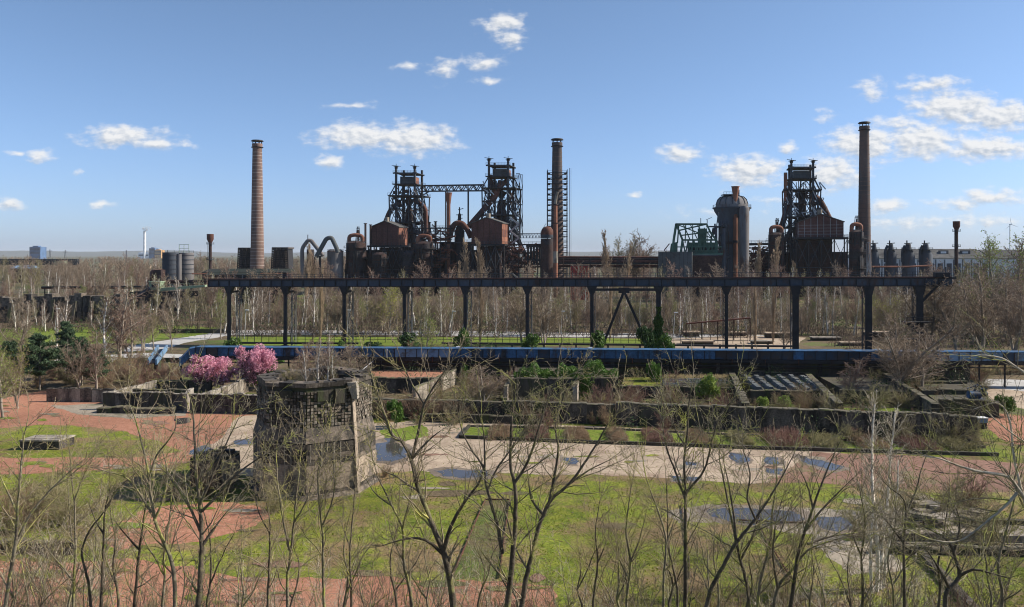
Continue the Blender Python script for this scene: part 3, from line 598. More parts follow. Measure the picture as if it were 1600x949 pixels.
# ================================================================== BLAST FURNACES
def casthouse(xl, xr, ye, ya, yb, Y, depth, label, lit='rust_bright', win=False, doors=False):
    o = at(xl, yb, Y); w = (X(xr, Y)-X(xl, Y))/math.cos(YAW); t = thing('casthouse', o, label, 'building')
    he = (yb-ye)*Y/F; ha = (yb-ya)*Y/F
    A = lambda a, b, z: o+E1*a+E2*b+UP*z
    pent = lambda b: [A(0,b,0), A(w,b,0), A(w,b,he), A(w/2,b,ha), A(0,b,he)]
    part('wall', MB().hexa(pent(0), pent(depth)), 'cladding', t)
    nx = 7 if win else 5; nz = 5 if win else 4
    rb = MB()
    for i in range(nx+1):
        f = i/nx; z = he+(ha-he)*(1-abs(2*f-1)); part('mullion', MB().beam(A(w*f, -.12, 0), A(w*f, -.12, z-.3), .16), 'metal_light' if win else 'rust', t)
    for k in range(1, nz):
        part('cladding_rail', MB().beam(A(0, -.1, he*k/nz), A(w, -.1, he*k/nz), .13), 'metal_light' if win else 'rust', t)
    side = part('lit_side_wall', MB().hexa([A(w+.03, .2, .1), A(w+.2, .2, .1), A(w+.2, depth-.2, .1), A(w+.03, depth-.2, .1)], [A(w+.03, .2, he-.2), A(w+.2, .2, he-.2), A(w+.2, depth-.2, he-.2), A(w+.03, depth-.2, he-.2)]), 'rust_bright', t)  # brighter rust overlay: the sunlit right side is put into the colour
    for k in range(3): part('shutter', MB().hexa([A(w+.2, 1+k*depth/3, he*.35), A(w+.32, 1+k*depth/3, he*.35), A(w+.32, (k+.8)*depth/3, he*.35), A(w+.2, (k+.8)*depth/3, he*.35)], [A(w+.2, 1+k*depth/3, he*.7), A(w+.32, 1+k*depth/3, he*.7), A(w+.32, (k+.8)*depth/3, he*.7), A(w+.2, (k+.8)*depth/3, he*.7)]), 'cladding', t)
    for s0, s1 in ((-.6, w/2), (w+.6, w/2)):
        zz0 = he-.2; part('roof_slope', MB().hexa([A(s0, -.6, zz0), A(s1, -.6, ha+.1), A(s1, depth+.6, ha+.1), A(s0, depth+.6, zz0)], [A(s0, -.6, zz0+.35), A(s1, -.6, ha+.45), A(s1, depth+.6, ha+.45), A(s0, depth+.6, zz0+.35)]), 'roof_grey', t)
    part('roof_vent', MB().cyl(A(w*.5, 3, ha), A(w*.5, 3, ha+2.3), 1.1, n=10), 'pale_concrete', t)
    # floor slab and trestle
    part('platform', MB().hexa([A(-1.5, -1.8, -.9), A(w+2, -1.8, -.9), A(w+2, depth, -.9), A(-1.5, depth, -.9)], [A(-1.5, -1.8, -.05), A(w+2, -1.8, -.05), A(w+2, depth, -.05), A(-1.5, depth, -.05)]), 'steel_black', t)
    part('railing', MB().rail([A(-1.5, -1.7, 0), A(w+2, -1.7, 0), A(w+2, depth, 0)], 1.1, 1.6, .08), 'steel', t)
    zb = o.z
    for i in range(5):
        a = -1+(w+2.5)*i/4
        part('trestle_post', MB().beam(A(a, -1.2, -zb), A(a, -1.2, -.9), .5).beam(A(a, depth*.5, -zb), A(a, depth*.5, -.9), .5), 'steel_black', t)
    m = MB()
    for i in range(4):
        a0 = -1+(w+2.5)*i/4; a1 = -1+(w+2.5)*(i+1)/4
        for z0, z1 in ((0, zb*.5), (zb*.5, zb-1)):
            m.beam(A(a0, -1.2, z0-zb), A(a1, -1.2, z1-zb), .22).beam(A(a1, -1.2, z0-zb), A(a0, -1.2, z1-zb), .22)
        m.beam(A(a0, -1.2, -zb*.5), A(a1, -1.2, -zb*.5), .3)
    part('bracing', m, 'steel', t)
    part('shade_backing', MB().hexa([A(1, 8, -zb), A(w*.8, 8, -zb), A(w*.8, depth, -zb), A(1, depth, -zb)], [A(1, 8, -1), A(w*.8, 8, -1), A(w*.8, depth, -1), A(1, depth, -1)]), 'rust_dark', t)  # dark backing volume standing in for the shadow beneath the floor
    return t
def furnace(xl, xr, yt, Y, label, kind):
    s = Y/F; D = 11.0
    t = thing('blast_furnace', (X((xl+xr)/2, Y), Y, 0), label, 'blast furnace')
    P = lambda px, py, d=0: at(px, py, Y)+E2*d
    w = xr-xl; cx = (xl+xr)/2; y1 = yt+44; y2 = yt+86; yb = yt+122
    # main posts
    for px in (xl, xr):
        for d in (0, D):
            part('main_post', MB().beam(Vector((P(px, yt, d).x, P(px, yt, d).y, 0)), P(px, yt, d), 1.0), 'steel', t)
        part('post_head', MB().cyl(P(px, yt+1, 0), P(px, yt-3, 0), .8, .9, 8).cyl(P(px, yt-2.2), P(px, yt-2), 1.5, 1.5, 10).beam(P(px-7, yt-4.5), P(px+7, yt-2.8), .22).beam(P(px, yt-3), P(px, yt-7), .22), 'steel_black', t)
        part('post_collar', MB().cyl(P(px, yt+8, 0), P(px, yt+6.5, 0), 1.25, n=10), 'steel_black', t)
    m = MB(); 
    for d in (-1, D): m.beam(P(xl-4, yt+8, d), P(xr+4, yt+8, d), .7)
    m.hexa([P(xl-4, yt+8, -1), P(xr+4, yt+8, -1), P(xr+4, yt+8, D), P(xl-4, yt+8, D)], [P(xl-4, yt+7.3, -1), P(xr+4, yt+7.3, -1), P(xr+4, yt+7.3, D), P(xl-4, yt+7.3, D)])
    part('top_gallery', m, 'steel', t)
    part('railing', MB().rail([P(xl-4, yt+7.3, -1), P(xr+4, yt+7.3, -1)], 1.2, 1.4, .09), 'steel', t)
    # charging house box
    bx0, bx1 = (xl+4, xr-3.5); 
    part('hoist_house', MB().hexa([P(bx0, yt+25, 2), P(bx1, yt+25, 2), P(bx1, yt+25, 9), P(bx0, yt+25, 9)], [P(bx0, yt+12.5, 2), P(bx1, yt+12.5, 2), P(bx1, yt+12.5, 9), P(bx0, yt+12.5, 9)]), 'box_grey', t)
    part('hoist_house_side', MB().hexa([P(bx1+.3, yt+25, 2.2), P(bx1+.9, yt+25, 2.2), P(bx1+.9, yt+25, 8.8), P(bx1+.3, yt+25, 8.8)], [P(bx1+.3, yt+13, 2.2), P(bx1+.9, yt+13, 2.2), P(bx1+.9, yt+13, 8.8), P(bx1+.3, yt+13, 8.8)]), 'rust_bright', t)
    part('hoist_house_rib', MB().beam(P(bx0, yt+19, 1.9), P(bx1, yt+19, 1.9), .15), 'steel', t)
    # platforms
    for (yy, e0, e1) in ((yt+26, 4, 5), (y1, 11, 13), (y1+20, 9, 11), (y2, 8, 10), (y2+16, 8, 10)):
        part('platform', MB().hexa([P(xl-e0, yy, -2), P(xr+e1, yy, -2), P(xr+e1, yy, D+1), P(xl-e0, yy, D+1)], [P(xl-e0, yy-1.6, -2), P(xr+e1, yy-1.6, -2), P(xr+e1, yy-1.6, D+1), P(xl-e0, yy-1.6, D+1)]) if yy != y1+20 and yy != y2+16 else
             MB().beam(P(xl-e0, yy, -2), P(xr+e1, yy, -2), .5).beam(P(xl-e0, yy, D), P(xr+e1, yy, D), .5).beam(P(xl-e0, yy, -2), P(xl-e0, yy, D), .5).beam(P(xr+e1, yy, -2), P(xr+e1, yy, D), .5), 'steel_black', t)
        part('railing', MB().rail([P(xl-e0, yy-1.6, -2), P(xr+e1, yy-1.6, -2), P(xr+e1, yy-1.6, D+1)], 1.2, 1.5, .09), 'steel', t)
    # splayed frame legs
    for (a0, b0, a1, b1) in ((xl-1, yt+26, xl-11, y1), (xl-11, y1, xl-9, yb+20), (xr+2, yt+26, xr+11, y1), (xr+12, y1, xr+9, yb+20), (xl-4, y1, xl-14, y2+16), (xr+3, y1, xr+15, y2+16)):
        for d in (0, D): part('frame_leg', MB().beam(P(a0, b0, d), P(a1, b1, d), .55), 'steel', t)
    # lattice bays between
    xs = [xl-9, xl, xl+w/3, xl+2*w/3, xr, xr+9]; lev = [yt+28, y1, y1+20, y2, y2+16, yb+14]
    for d in (0, D):
        m = MB()
        for i in range(5):
            for j in range(5):
                a, b = xs[i], xs[i+1]; u, v = lev[j], lev[j+1]
                if j == 0 and i in (0, 4): continue
                if (i+j) % 2: m.beam(P(a, u, d), P(b, v, d), .3)
                else: m.beam(P(b, u, d), P(a, v, d), .3)
                if j and i in (1, 3): m.beam(P(a, v, d), P(b, u, d), .24)
                m.beam(P(a, v, d), P(b, v, d), .3)
                if i not in (0,): m.beam(P(a, u, d), P(a, v, d), .34)
        part('lattice_bracing', m, 'steel', t)
    m = MB()
    for px in (xl-9, xl, xr, xr+9):
        for j in range(1, 5): m.beam(P(px, lev[j], 0), P(px, lev[j+1], D), .26).beam(P(px, lev[j], 0), P(px, lev[j], D), .3)
    part('side_bracing', m, 'steel', t)
    # furnace stack itself
    c = P(cx, yb, D/2); c.z = 0; zt = Z(y1+14, Y)
    part('furnace_shell', MB().lathe(c, [(5.2, 0), (5.6, zt*.28), (4.6, zt*.45), (3.0, zt*.78), (2.2, zt*.86), (2.2, zt*.93), (.9, zt)], 20), 'rust_dark', t)
    part('bell_hopper', MB().lathe(c, [(1, zt), (2.6, zt+2.4), (2.6, zt+3.3), (.5, zt+4)], 14), 'steel_black', t)
    r_ = random.Random(int(xl)); m = MB()
    for i in range(95):
        px = r_.uniform(xl-8, xr+10); py = r_.uniform(y1-6, yb+16); d = r_.uniform(-1.5, D)
        k = r_.random(); p = P(px, py, d)
        if k < .4: m.cyl(p, p+UP*r_.uniform(2, 7), r_.uniform(.12, .35), n=6)
        elif k < .7: m.box(p, r_.uniform(.8, 2.4), r_.uniform(.8, 2), r_.uniform(.6, 2.2), E1, E2)
        else: m.pipe([p, p+E1*r_.uniform(-4, 4), p+E1*r_.uniform(-4, 4)-UP*r_.uniform(1, 6)], r_.uniform(.12, .3), 6)
    part('pipework', m, 'rust_dark', t, kind='stuff')
    for i in range(22):
        px = r_.choice([xl-8, xr+10, xl+2, xr-2])+r_.uniform(-2, 2); py = r_.uniform(yt+30, yb+10); p = P(px, py, -1)
        part('ladder', MB().beam(p, p+E1*r_.uniform(1, 3)-UP*r_.uniform(2, 5), .25, .5), 'metal_light', t)
    # skip incline behind
    part('skip_incline', MB().truss(P(cx+2, yt+26, D), P(cx+4, yb+60, D+46), 2.2, 14, .5), 'steel', t)
    # kind-specific downcomers
    if kind == 'A':
        part('downcomer', MB().pipe([P(xl+4, yt+56, 4), P(xl-8, yt+58, 4), P(xl-15, yt+68, 4), P(xl-30, yt+106, 4)], 4.0*s, 12), 'rust', t)
        part('downcomer', MB().pipe([P(xr-2, yt+52, 3), P(xr+8, yt+56, 3), P(xr+14, yt+64, 3), P(xr+15, yt+108, 3)], 3.4*s, 12), 'rust', t)
    elif kind == 'B':
        part('downcomer', MB().pipe([P(xr-13, yt+32, 2), P(xr-20, yt+56, 0), P(xr-62, yt+104, 0)], 4.6*s, 14), 'rust', t)
        part('uptake', MB().pipe([P(xl+2, yt+22, 3), P(xl-1, yt+30, 3), P(xl+11, yt+50, 1)], 3.8*s, 12), 'rust', t)
        part('uptake', MB().pipe([P(xr-2, yt+28, 3), P(xr-12, yt+38, 2), P(xr-21, yt+46, 1)], 3.6*s, 12), 'rust', t)
        part('uptake_head', MB().lathe(P(xr-21, yt+54, 1), [(2.6*s, -3*s), (6*s, 0), (6.4*s, 5*s), (4*s, 9*s)], 14), 'rust', t)
        for k in range(4): part('stair_tower', MB().truss(P(xr+11, yt+44+k*24, 2), P(xr+17, yt+44+k*24, 2), 24*s, 1, .3, True).truss(P(xr+11, yt+44+k*24, 8), P(xr+17, yt+44+k*24, 8), 24*s, 1, .3, True).beam(P(xr+10, yt+44+k*24, 5), P(xr+18, yt+44+k*24, 5), 2.5, .2), 'steel', t)
    else:
        part('downcomer', MB().pipe([P(xl+2, yt+66, 3), P(xl-7, yt+72, 3), P(xl-10, yt+86, 3), P(xl-19, yt+116, 3)], 4.4*s, 12), 'rust', t)
        part('downcomer', MB().pipe([P(xr-2, yt+52, 3), P(xr+10, yt+56, 3), P(xr+16, yt+66, 3), P(xr+33, yt+100, 3)], 4.6*s, 12), 'rust', t)
        for py in (72, 76): part('flange', MB().cyl(P(xr+18, yt+py-1, 3), P(xr+18.7, yt+py+.2, 3), 5.6*s, n=12), 'rust_dark', t)
        part('cross_frame', MB().beam(P(xl+16, yt+106), P(xl+33, yt+78), .35).beam(P(xl+33, yt+106), P(xl+16, yt+78), .35).beam(P(xl+16, yt+78), P(xl+33, yt+78), .35), 'metal_light', t)
        part('vent_pipe', MB().cyl(P(xl-9, yt+60, 0), P(xl-9, yt+16, 0), .9, n=8), 'rust_bright', t)
    return t
def incline(x0, y0, x1, y1, Y, label):
    a, c_ = at(x0, y0, Y), at(x1, y1, Y); t = thing('skip_bridge', (c_.x, c_.y, 0), label, 'bridge')
    for d in (0, 3.2): part('truss_span', MB().truss(a+E2*d, c_+E2*d, 2.4, 12, .4), 'steel', t)
    part('track_deck', MB().beam(a+E2*1.6, c_+E2*1.6, 3.0, .3), 'rust_dark', t)
    for f in (.3, .6, .85): p = a.lerp(c_, f); part('support', MB().beam(Vector((p.x, p.y+1.6, 0)), p+E2*1.6, .6), 'steel_black', t)
incline(690, 428, 648, 360, 412, 'dark inclined skip bridge climbing to the left furnace from the right')
incline(832, 428, 796, 352, 400, 'dark inclined skip bridge climbing to the middle furnace from the right')
incline(1202, 428, 1236, 362, 382, 'dark inclined skip bridge climbing to the right furnace from the left')
fA = furnace(619, 648, 263, 425, 'left blast furnace tower with lattice frame, joined by the truss bridge to its neighbour', 'A')
fB = furnace(764, 794, 251, 404, 'middle blast furnace tower with rust pipes crossing under the top and a stair tower', 'B')
fC = furnace(1236.5, 1270.5, 254, 386, 'right blast furnace tower with two sloping rust downcomers beside the dark chimney', 'C')
casthouse(580, 624, 355, 346.5, 383.5, 410, 12, 'rust-red gabled casthouse below the left blast furnace')
casthouse(737, 784, 349, 341, 381.5, 390, 12, 'rust-red gabled casthouse below the middle blast furnace')
casthouse(1247, 1311, 347.5, 335.5, 371, 372, 14, 'rust-red gabled casthouse with pale glazing grid below the right blast furnace', win=True)
def truss_bridge():
    p = at(650, 298, 428)+E2*4; q = at(752, 297, 404)+E2*4
    t = thing('truss_bridge', (p+q)/2, 'steel truss bridge high between the left and middle blast furnaces', 'bridge')
    d = E2*3
    h = 9*420/F
    part('bottom_chord', MB().beam(p, q, .5).beam(p+d, q+d, .5), 'steel', t); part('top_chord', MB().beam(p+UP*h, q+UP*h, .55).beam(p+d+UP*h, q+d+UP*h, .55), 'steel', t)
    n = 9
    for i in range(n):
        a = p.lerp(q, i/n); b = p.lerp(q, (i+1)/n); m = (a+b)/2
        part('web_member', MB().beam(a, m+UP*h, .38).beam(m+UP*h, b, .38).beam(a, a+UP*h, .25).beam(a+d, m+d+UP*h, .38).beam(m+d+UP*h, b+d, .38), 'steel', t)
    part('knee_brace', MB().beam(at(657, 304, 428)+E2*4, at(668, 298, 425)+E2*4, .4), 'steel', t)
    part('suspended_pipe', MB().cyl(at(692.5, 298, 418)+E2*4, at(692.5, 356, 418)+E2*4, .35, n=6).cyl(at(695, 298, 418)+E2*4, at(695, 356, 418)+E2*4, .2, n=6), 'steel', t)
    part('suspended_pipe', MB().cyl(at(728, 298, 410)+E2*4, at(728, 350, 410)+E2*4, .45, n=6), 'steel', t)
truss_bridge()
def flare(px, y0, y1, Y, r, label, m='rust_bright', r2=1.8, ang=0):
    t = thing('flare_stack', (X(px, Y), Y, 0), label, 'chimney'); s = Y/F
    c = Vector((X(px, Y), Y, 0)); h = Z(y0, Y); e = 18*s
    part('shaft', MB().lathe(c, [(r*s, 0), (r*s, h-e)], 14), m, t)
    part('funnel_head', MB().lathe(c, [(r*s, h-e), (r*s*r2, h), (r*s*(r2+.2), h), (r*s*(r2+.2), h+.3), (r*s*r2*.8, h+.3)], 14), m, t)
    part('ladder', MB().beam(c+Vector((-r*s-.25, -.2, 3)), c+Vector((-r*s-.25, -.2, h-e)), .2), 'steel', t)
    part('pipe_joint', MB().lathe(c, [(r*s, h*.5), (r*s*1.35, h*.5), (r*s*1.35, h*.52), (r*s, h*.52)], 14, cap=False), 'rust_dark', t)
flare(701, 302, 372, 400, 2.9, 'rusty flare stack with a flared head between the left and middle furnaces')
flare(1149, 292.5, 430, 366, 3.3, 'tall orange-rust flare stack in front of the domed gas cleaner')
# stoves
def stove(px, y0, Y, r, label, pipe=True, m='rust_dark', crane=True):
    s = Y/F; c = Vector((X(px, Y), Y, 0)); h = Z(y0, Y); t = thing('hot_stove', c, label, 'stove')
    part('shell', MB().lathe(c, [(r*s, 0), (r*s, h), (r*s*.55, h+3*s), (r*s*.2, h+3.6*s)], 20), m, t)
    part('railing', MB().rail([c+Vector((r*s*math.cos(a), r*s*math.sin(a), h)) for a in np.arange(0, 6.4, .785)], 1.1, 2, .1), 'steel', t)
    for k in (.35, .6, .82): part('hoop', MB().lathe(c, [(r*s, h*k), (r*s*1.04, h*k), (r*s*1.04, h*k+.4), (r*s, h*k+.4)], 20, cap=False), 'steel_black', t)
    mm = MB(); rr_ = random.Random(int(px))
    for k in range(16):
        a = rr_.uniform(3.2, 6.2); p = c+Vector((r*s*1.08*math.cos(a), r*s*1.08*math.sin(a), rr_.uniform(2, h-4)))
        if k % 2: mm.cyl(p, p+UP*rr_.uniform(3, 12), rr_.uniform(.15, .4), n=6)
        else: mm.box(p, rr_.uniform(.6, 2), rr_.uniform(.6, 1.4), rr_.uniform(.4, 2.2))
    part('pipework', mm, 'steel_black', t, kind='stuff')
    for k in (.45, .7, .9): part('walkway', MB().lathe(c, [(r*s, h*k), (r*s+1.3, h*k), (r*s+1.3, h*k+.2), (r*s, h*k+.2)], 16, cap=False).rail([c+Vector(((r*s+1.2)*math.cos(a), (r*s+1.2)*math.sin(a), h*k)) for a in np.arange(3.14, 6.4, .63)], 1.1, 2, .1), 'steel_black', t)
    if pipe: part('bend_pipe', MB().pipe([c+Vector((-r*s*.7, 0, h-4)), c+Vector((-r*s*.7, 0, h+11*s)), c+Vector((-r*s*.1, 0, h+13*s)), c+Vector((r*s*.7, 0, h+11*s)), c+Vector((r*s*.7, 0, h+2*s))], 3*s, 10), 'rust_bright' if pipe == 1 else 'rust', t)
    if crane:
        b = c+Vector((r*s*.2, 1, h)); m2 = MB(); k = 26*s
        for i in (-1, 1):
            for j in (-1, 1): m2.beam(b+Vector((i*1.2, j*1.2, 0)), b+Vector((i*.4, j*.4, k)), .18)
        for q in range(5):
            f = q/5; g = (q+1)/5; a = 1.2-.8*f; e = 1.2-.8*g
            m2.beam(b+Vector((-a, -a, k*f)), b+Vector((e, -e, k*g)), .14).beam(b+Vector((a, -a, k*f)), b+Vector((-e, -e, k*g)), .14)
        m2.box(b+UP*(k*.55), 2, 2, .2).box(b+UP*(k*.85), 1.6, 1.6, .2)
        part('bleeder_frame', m2, 'steel', t)
        part('bleeder_pipe', MB().cyl(b, b+UP*k*.8, .45, n=8), 'rust_dark', t)
stove(556, 380, 402, 15, 'dark rusty hot stove with a hooped orange pipe, leftmost of the furnace group', 1)
stove(663, 381, 396, 14, 'dark rusty hot stove with a hooped rust pipe, right of the left casthouse', 1, crane=False)
stove(593, 398, 396, 11, 'low dark stove in shade under the left casthouse, front left corner', 0, crane=False)
stove(640, 396, 398, 12, 'low dark stove in shade beside the lattice under the left furnace', 0, crane=False)
stove(1213, 367, 374, 12, 'rusty hot stove with curved pipe left of the right blast furnace', 1)
stove(1338, 363, 362, 10.5, 'rusty hot stove with bleeder frame left of the dark brick chimney', 1)
for i, (px, Y, lab) in enumerate([(571, 405, 'thin dark vent pipe right of the leftmost hot stove'), (579, 408, 'thin vent pipe touching the left casthouse wall'), (660, 402, 'thin vent pipe between left furnace and flare stack'), (671, 404, 'shorter thin vent pipe right of the left furnace'), (680.5, 406, 'thin vent mast left of the flare stack')]):
    solo('vent_pipe', MB().cyl((X(px, Y), Y, 0), at(px, [350, 352, 347, 348, 347][i], Y), .55, n=8).cyl(at(px, [350, 352, 347, 348, 347][i], Y), at(px, [349, 351, 346, 347, 346][i], Y), .9, n=8), 'rust_dark', lab, 'pipe')
def lower_plant():
    # big dark hall between furnaces, roof line y~377
    Y = 404; o = at(684, 377, Y)
    t = thing('stockhouse', Vector((o.x, o.y, 0)), 'black steel stockhouse hall between the left and middle casthouses', 'building')
    w = X(738, Y)-X(684, Y); z = o.z
    part('wall', MB().box((o.x+w/2, Y+7, 0), w-1.5, 12, z-1.2), 'rust_dark', t)
    part('roof_slab', MB().box((o.x+w/2, Y+6, z-1.1), w+2, 16, .7), 'steel', t)
    for i in range(6): part('post', MB().beam((o.x+w*i/5, Y-.6, 0), (o.x+w*i/5, Y-.6, z-1.1), .55), 'steel_black', t)
    part('railing', MB().rail([Vector((o.x-1, Y-1.5, z-.4)), Vector((o.x+w+1, Y-1.5, z-.4))], 1.1, 1.6, .09), 'steel', t)
    t = thing('gas_offtake', at(718, 380, 400), 'arched rust gas pipe over a dust catcher left of the middle casthouse', 'pipe')
    part('pipe', MB().pipe([at(703, 372, 400), at(706, 356, 400), at(712, 348.5, 400), at(722, 348.5, 400), at(731, 360, 400), at(736, 372, 400)], 4.2*400/F, 12), 'rust', t)
    part('dust_catcher', MB().lathe(Vector((X(718, 405), 405, 0)), [(8*.32, 0), (8*.32, Z(362, 405)), (3*.32, Z(350, 405)), (2.6*.32, Z(344, 405)), (2.6*.32, Z(336, 405)), (1*.32, Z(333, 405)), (.3, Z(324, 405))], 14), 'steel_black', t)
    part('bleeder_arm', MB().beam(at(716, 328, 405), at(724, 326, 405), .35).beam(at(713, 336, 405), at(723, 336, 405), .4).beam(at(714, 343, 405), at(723, 341, 405), .3), 'steel', t)
    # pipes & girders in the gap x 660-700 , y 355-430
    r = random.Random(21)
    t = thing('pipe_rack', at(675, 430, 400), 'tangled dark pipe rack and walkways between left furnace and black stockhouse', 'pipe rack')
    for k, py in enumerate((357, 366, 374, 388, 402)):
        part('girder', MB().beam(at(655+k*2, py, 398), at(708-k, py, 398), .5), 'steel_black', t)
        part('railing', MB().rail([at(655+k*2, py-.7, 398), at(708-k, py-.7, 398)], 1.1, 1.6, .09), 'steel', t)
    for k in range(7): part('post', MB().beam((X(656+k*8, 398), 398, 0), at(656+k*8, 357, 398), .35), 'steel_black', t)
    m = MB()
    for k in range(90):
        p = at(r.uniform(652, 708), r.uniform(360, 425), r.uniform(396, 404)); m.pipe([p, p+E1*r.uniform(-5, 5), p+E1*r.uniform(-5, 5)+UP*r.uniform(-4, 4)], r.uniform(.15, .5), 6)
    part('small_pipes', m, 'rust', t, kind='stuff')
    # dark volumes standing in for the shade under the furnaces, shaped as bunkers
    for (x0, x1, y0, Y, lab) in ((540, 690, 392, 412, 'long bunker wall under the left furnace, coloured dark for deep shade'), (736, 812, 392, 408, 'bunker wall under the middle furnace, coloured dark for deep shade'), (1195, 1325, 395, 392, 'bunker wall under the right furnace, coloured dark for shade')):
        t = thing('shade_mass', (X((x0+x1)/2, Y), Y, 0), lab, 'building'); w = X(x1, Y)-X(x0, Y); h = Z(y0, Y)
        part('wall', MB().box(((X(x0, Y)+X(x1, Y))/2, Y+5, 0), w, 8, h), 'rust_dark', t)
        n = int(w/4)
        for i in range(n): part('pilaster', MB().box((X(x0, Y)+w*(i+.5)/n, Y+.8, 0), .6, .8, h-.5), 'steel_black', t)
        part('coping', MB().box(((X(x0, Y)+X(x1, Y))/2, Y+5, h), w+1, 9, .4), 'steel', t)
    # trestle clutter in front of B, x 790-815
    t = thing('stair_tower', at(805, 430, 398), 'pale zigzag steel stair tower right of the middle casthouse', 'stairs')
    for k in range(11):
        z0 = 1+k*3.4; x = 797+k*-.1; a = at(797, 430, 398); a.z = z0; 
        part('stair_flight', MB().beam(a+E1*(0 if k % 2 else 4.5), a+E1*(4.5 if k % 2 else 0)+UP*3.4, .3, .8), 'metal_light', t)
    for e in (0, 4.8):
        for d in (0, 3): a = at(797, 430, 398); a.z = 0; part('stair_post', MB().beam(a+E1*e+E2*d, a+E1*e+E2*d+UP*39, .28), 'steel', t)
    r = random.Random(5)
    for (x0, x1, lab) in ((790, 850, 'cluttered pipes and conveyors right of the middle furnace'), (1168, 1205, 'dark walkway frames between domed gas cleaner and right stove')):
        t = thing('pipe_rack', at((x0+x1)/2, 430, 390), lab, 'pipe rack')
        for k, py in enumerate((383, 396, 408, 418)):
            part('girder', MB().beam(at(x0, py, 392), at(x1, py-1, 388), .7), 'rust_dark', t); part('railing', MB().rail([at(x0, py-1, 392), at(x1, py-2, 388)], 1.1, 1.8, .09), 'steel', t)
        for k in range(7): px = x0+(x1-x0)*k/6; part('post', MB().beam((X(px, 390), 390, 0), at(px, 384+r.uniform(0, 12), 390), .4), 'steel_black', t)
        m = MB()
        for k in range(80): p = at(r.uniform(x0, x1), r.uniform(386, 426), r.uniform(386, 396)); m.pipe([p, p+E1*r.uniform(-4, 4), p+E1*r.uniform(-5, 5)+UP*r.uniform(-5, 3)], r.uniform(.15, .55), 6)
        part('small_pipes', m, 'rust', t, kind='stuff')
    t = thing('slender_truss_bridge', at(828, 370, 420), 'thin pale truss bridge from the middle furnace to the domed vessel', 'bridge')
    part('truss_span', MB().truss(at(803, 372, 420), at(857, 372, 420), 7*.33, 11, .3), 'metal_light', t)
    t = thing('slender_truss_bridge', at(715, 380, 430), 'low grey truss walkway behind the flare stack', 'bridge')
    part('truss_span', MB().truss(at(672, 362, 430), at(738, 362, 430), 7*.33, 12, .25), 'steel', t)
    t = thing('louvred_box', at(832, 400, 385), 'black finned cooler stack right of the middle furnace', 'cooler')
    for k in range(5): part('fin', MB().cyl((X(825+k*4.6, 385), 385, Z(414, 385)), at(825+k*4.6, 385, 385), .5, n=8), 'steel_black', t)
    part('header', MB().beam(at(822, 385, 385), at(847, 385, 385), 1.2), 'steel_black', t); part('header', MB().beam(at(822, 406, 385), at(847, 406, 385), 1.0), 'steel_black', t)
    part('leg', MB().beam((X(824, 385), 385, 0), at(824, 406, 385), .5).beam((X(845, 385), 385, 0), at(845, 406, 385), .5), 'steel_black', t)
lower_plant()
def vessel():
    Y = 382; s = Y/F; c = Vector((X(855, Y), Y, 0)); r = 10*s
    t = thing('domed_vessel', c, 'rusty round vessel with domed top at the foot of the scaffolded chimney', 'tank')
    part('shell', MB().lathe(c, [(r, 0), (r, Z(373, Y))], 20), 'rust_dark', t)
    part('gallery', MB().lathe(c, [(r*.8, Z(372, Y)), (r*1.05, Z(372, Y)), (r*1.05, Z(367, Y)), (r*.8, Z(367, Y))], 20), 'steel', t)
    part('dome', MB().lathe(c, [(r*.98, Z(367, Y)), (r*.98, Z(363, Y)), (r*.85, Z(358.5, Y)), (r*.6, Z(355.5, Y)), (r*.2, Z(354, Y))], 20), 'rust', t)
    part('ladder_hoop', MB().rail([c+Vector((-r*1.1, -.5, Z(366, Y))), c+Vector((-r*.2, -.5, Z(352, Y)))], .8, 1.2, .09), 'steel', t)
    Y = 372; s = Y/F
    t = thing('rusty_riser_pipe', (X(868, Y), Y, 0), 'bright rusty riser pipe in front of the scaffolded chimney', 'pipe')
    part('lower_pipe', MB().cyl((X(868, Y), Y, 0), at(868, 349, Y), 3.6*s, n=14), 'rust_bright', t)
    part('pale_section', MB().cyl(at(868, 411, Y), at(868, 393, Y), 3.75*s, n=14), 'pale_concrete', t)
    part('upper_pipe', MB().cyl(at(868, 349, Y), at(868, 320, Y), 2.9*s, n=14), 'rust_bright', t)
    part('top_pipe', MB().pipe([at(868, 320, Y), at(868.6, 312, Y), at(871, 300, Y)], 2.2*s, 12), 'pale_concrete', t)
    for py in (349, 320): part('flange', MB().cyl(at(868, py+.6, Y), at(868, py-.6, Y), 4.4*s, n=14), 'rust_dark', t)
vessel()
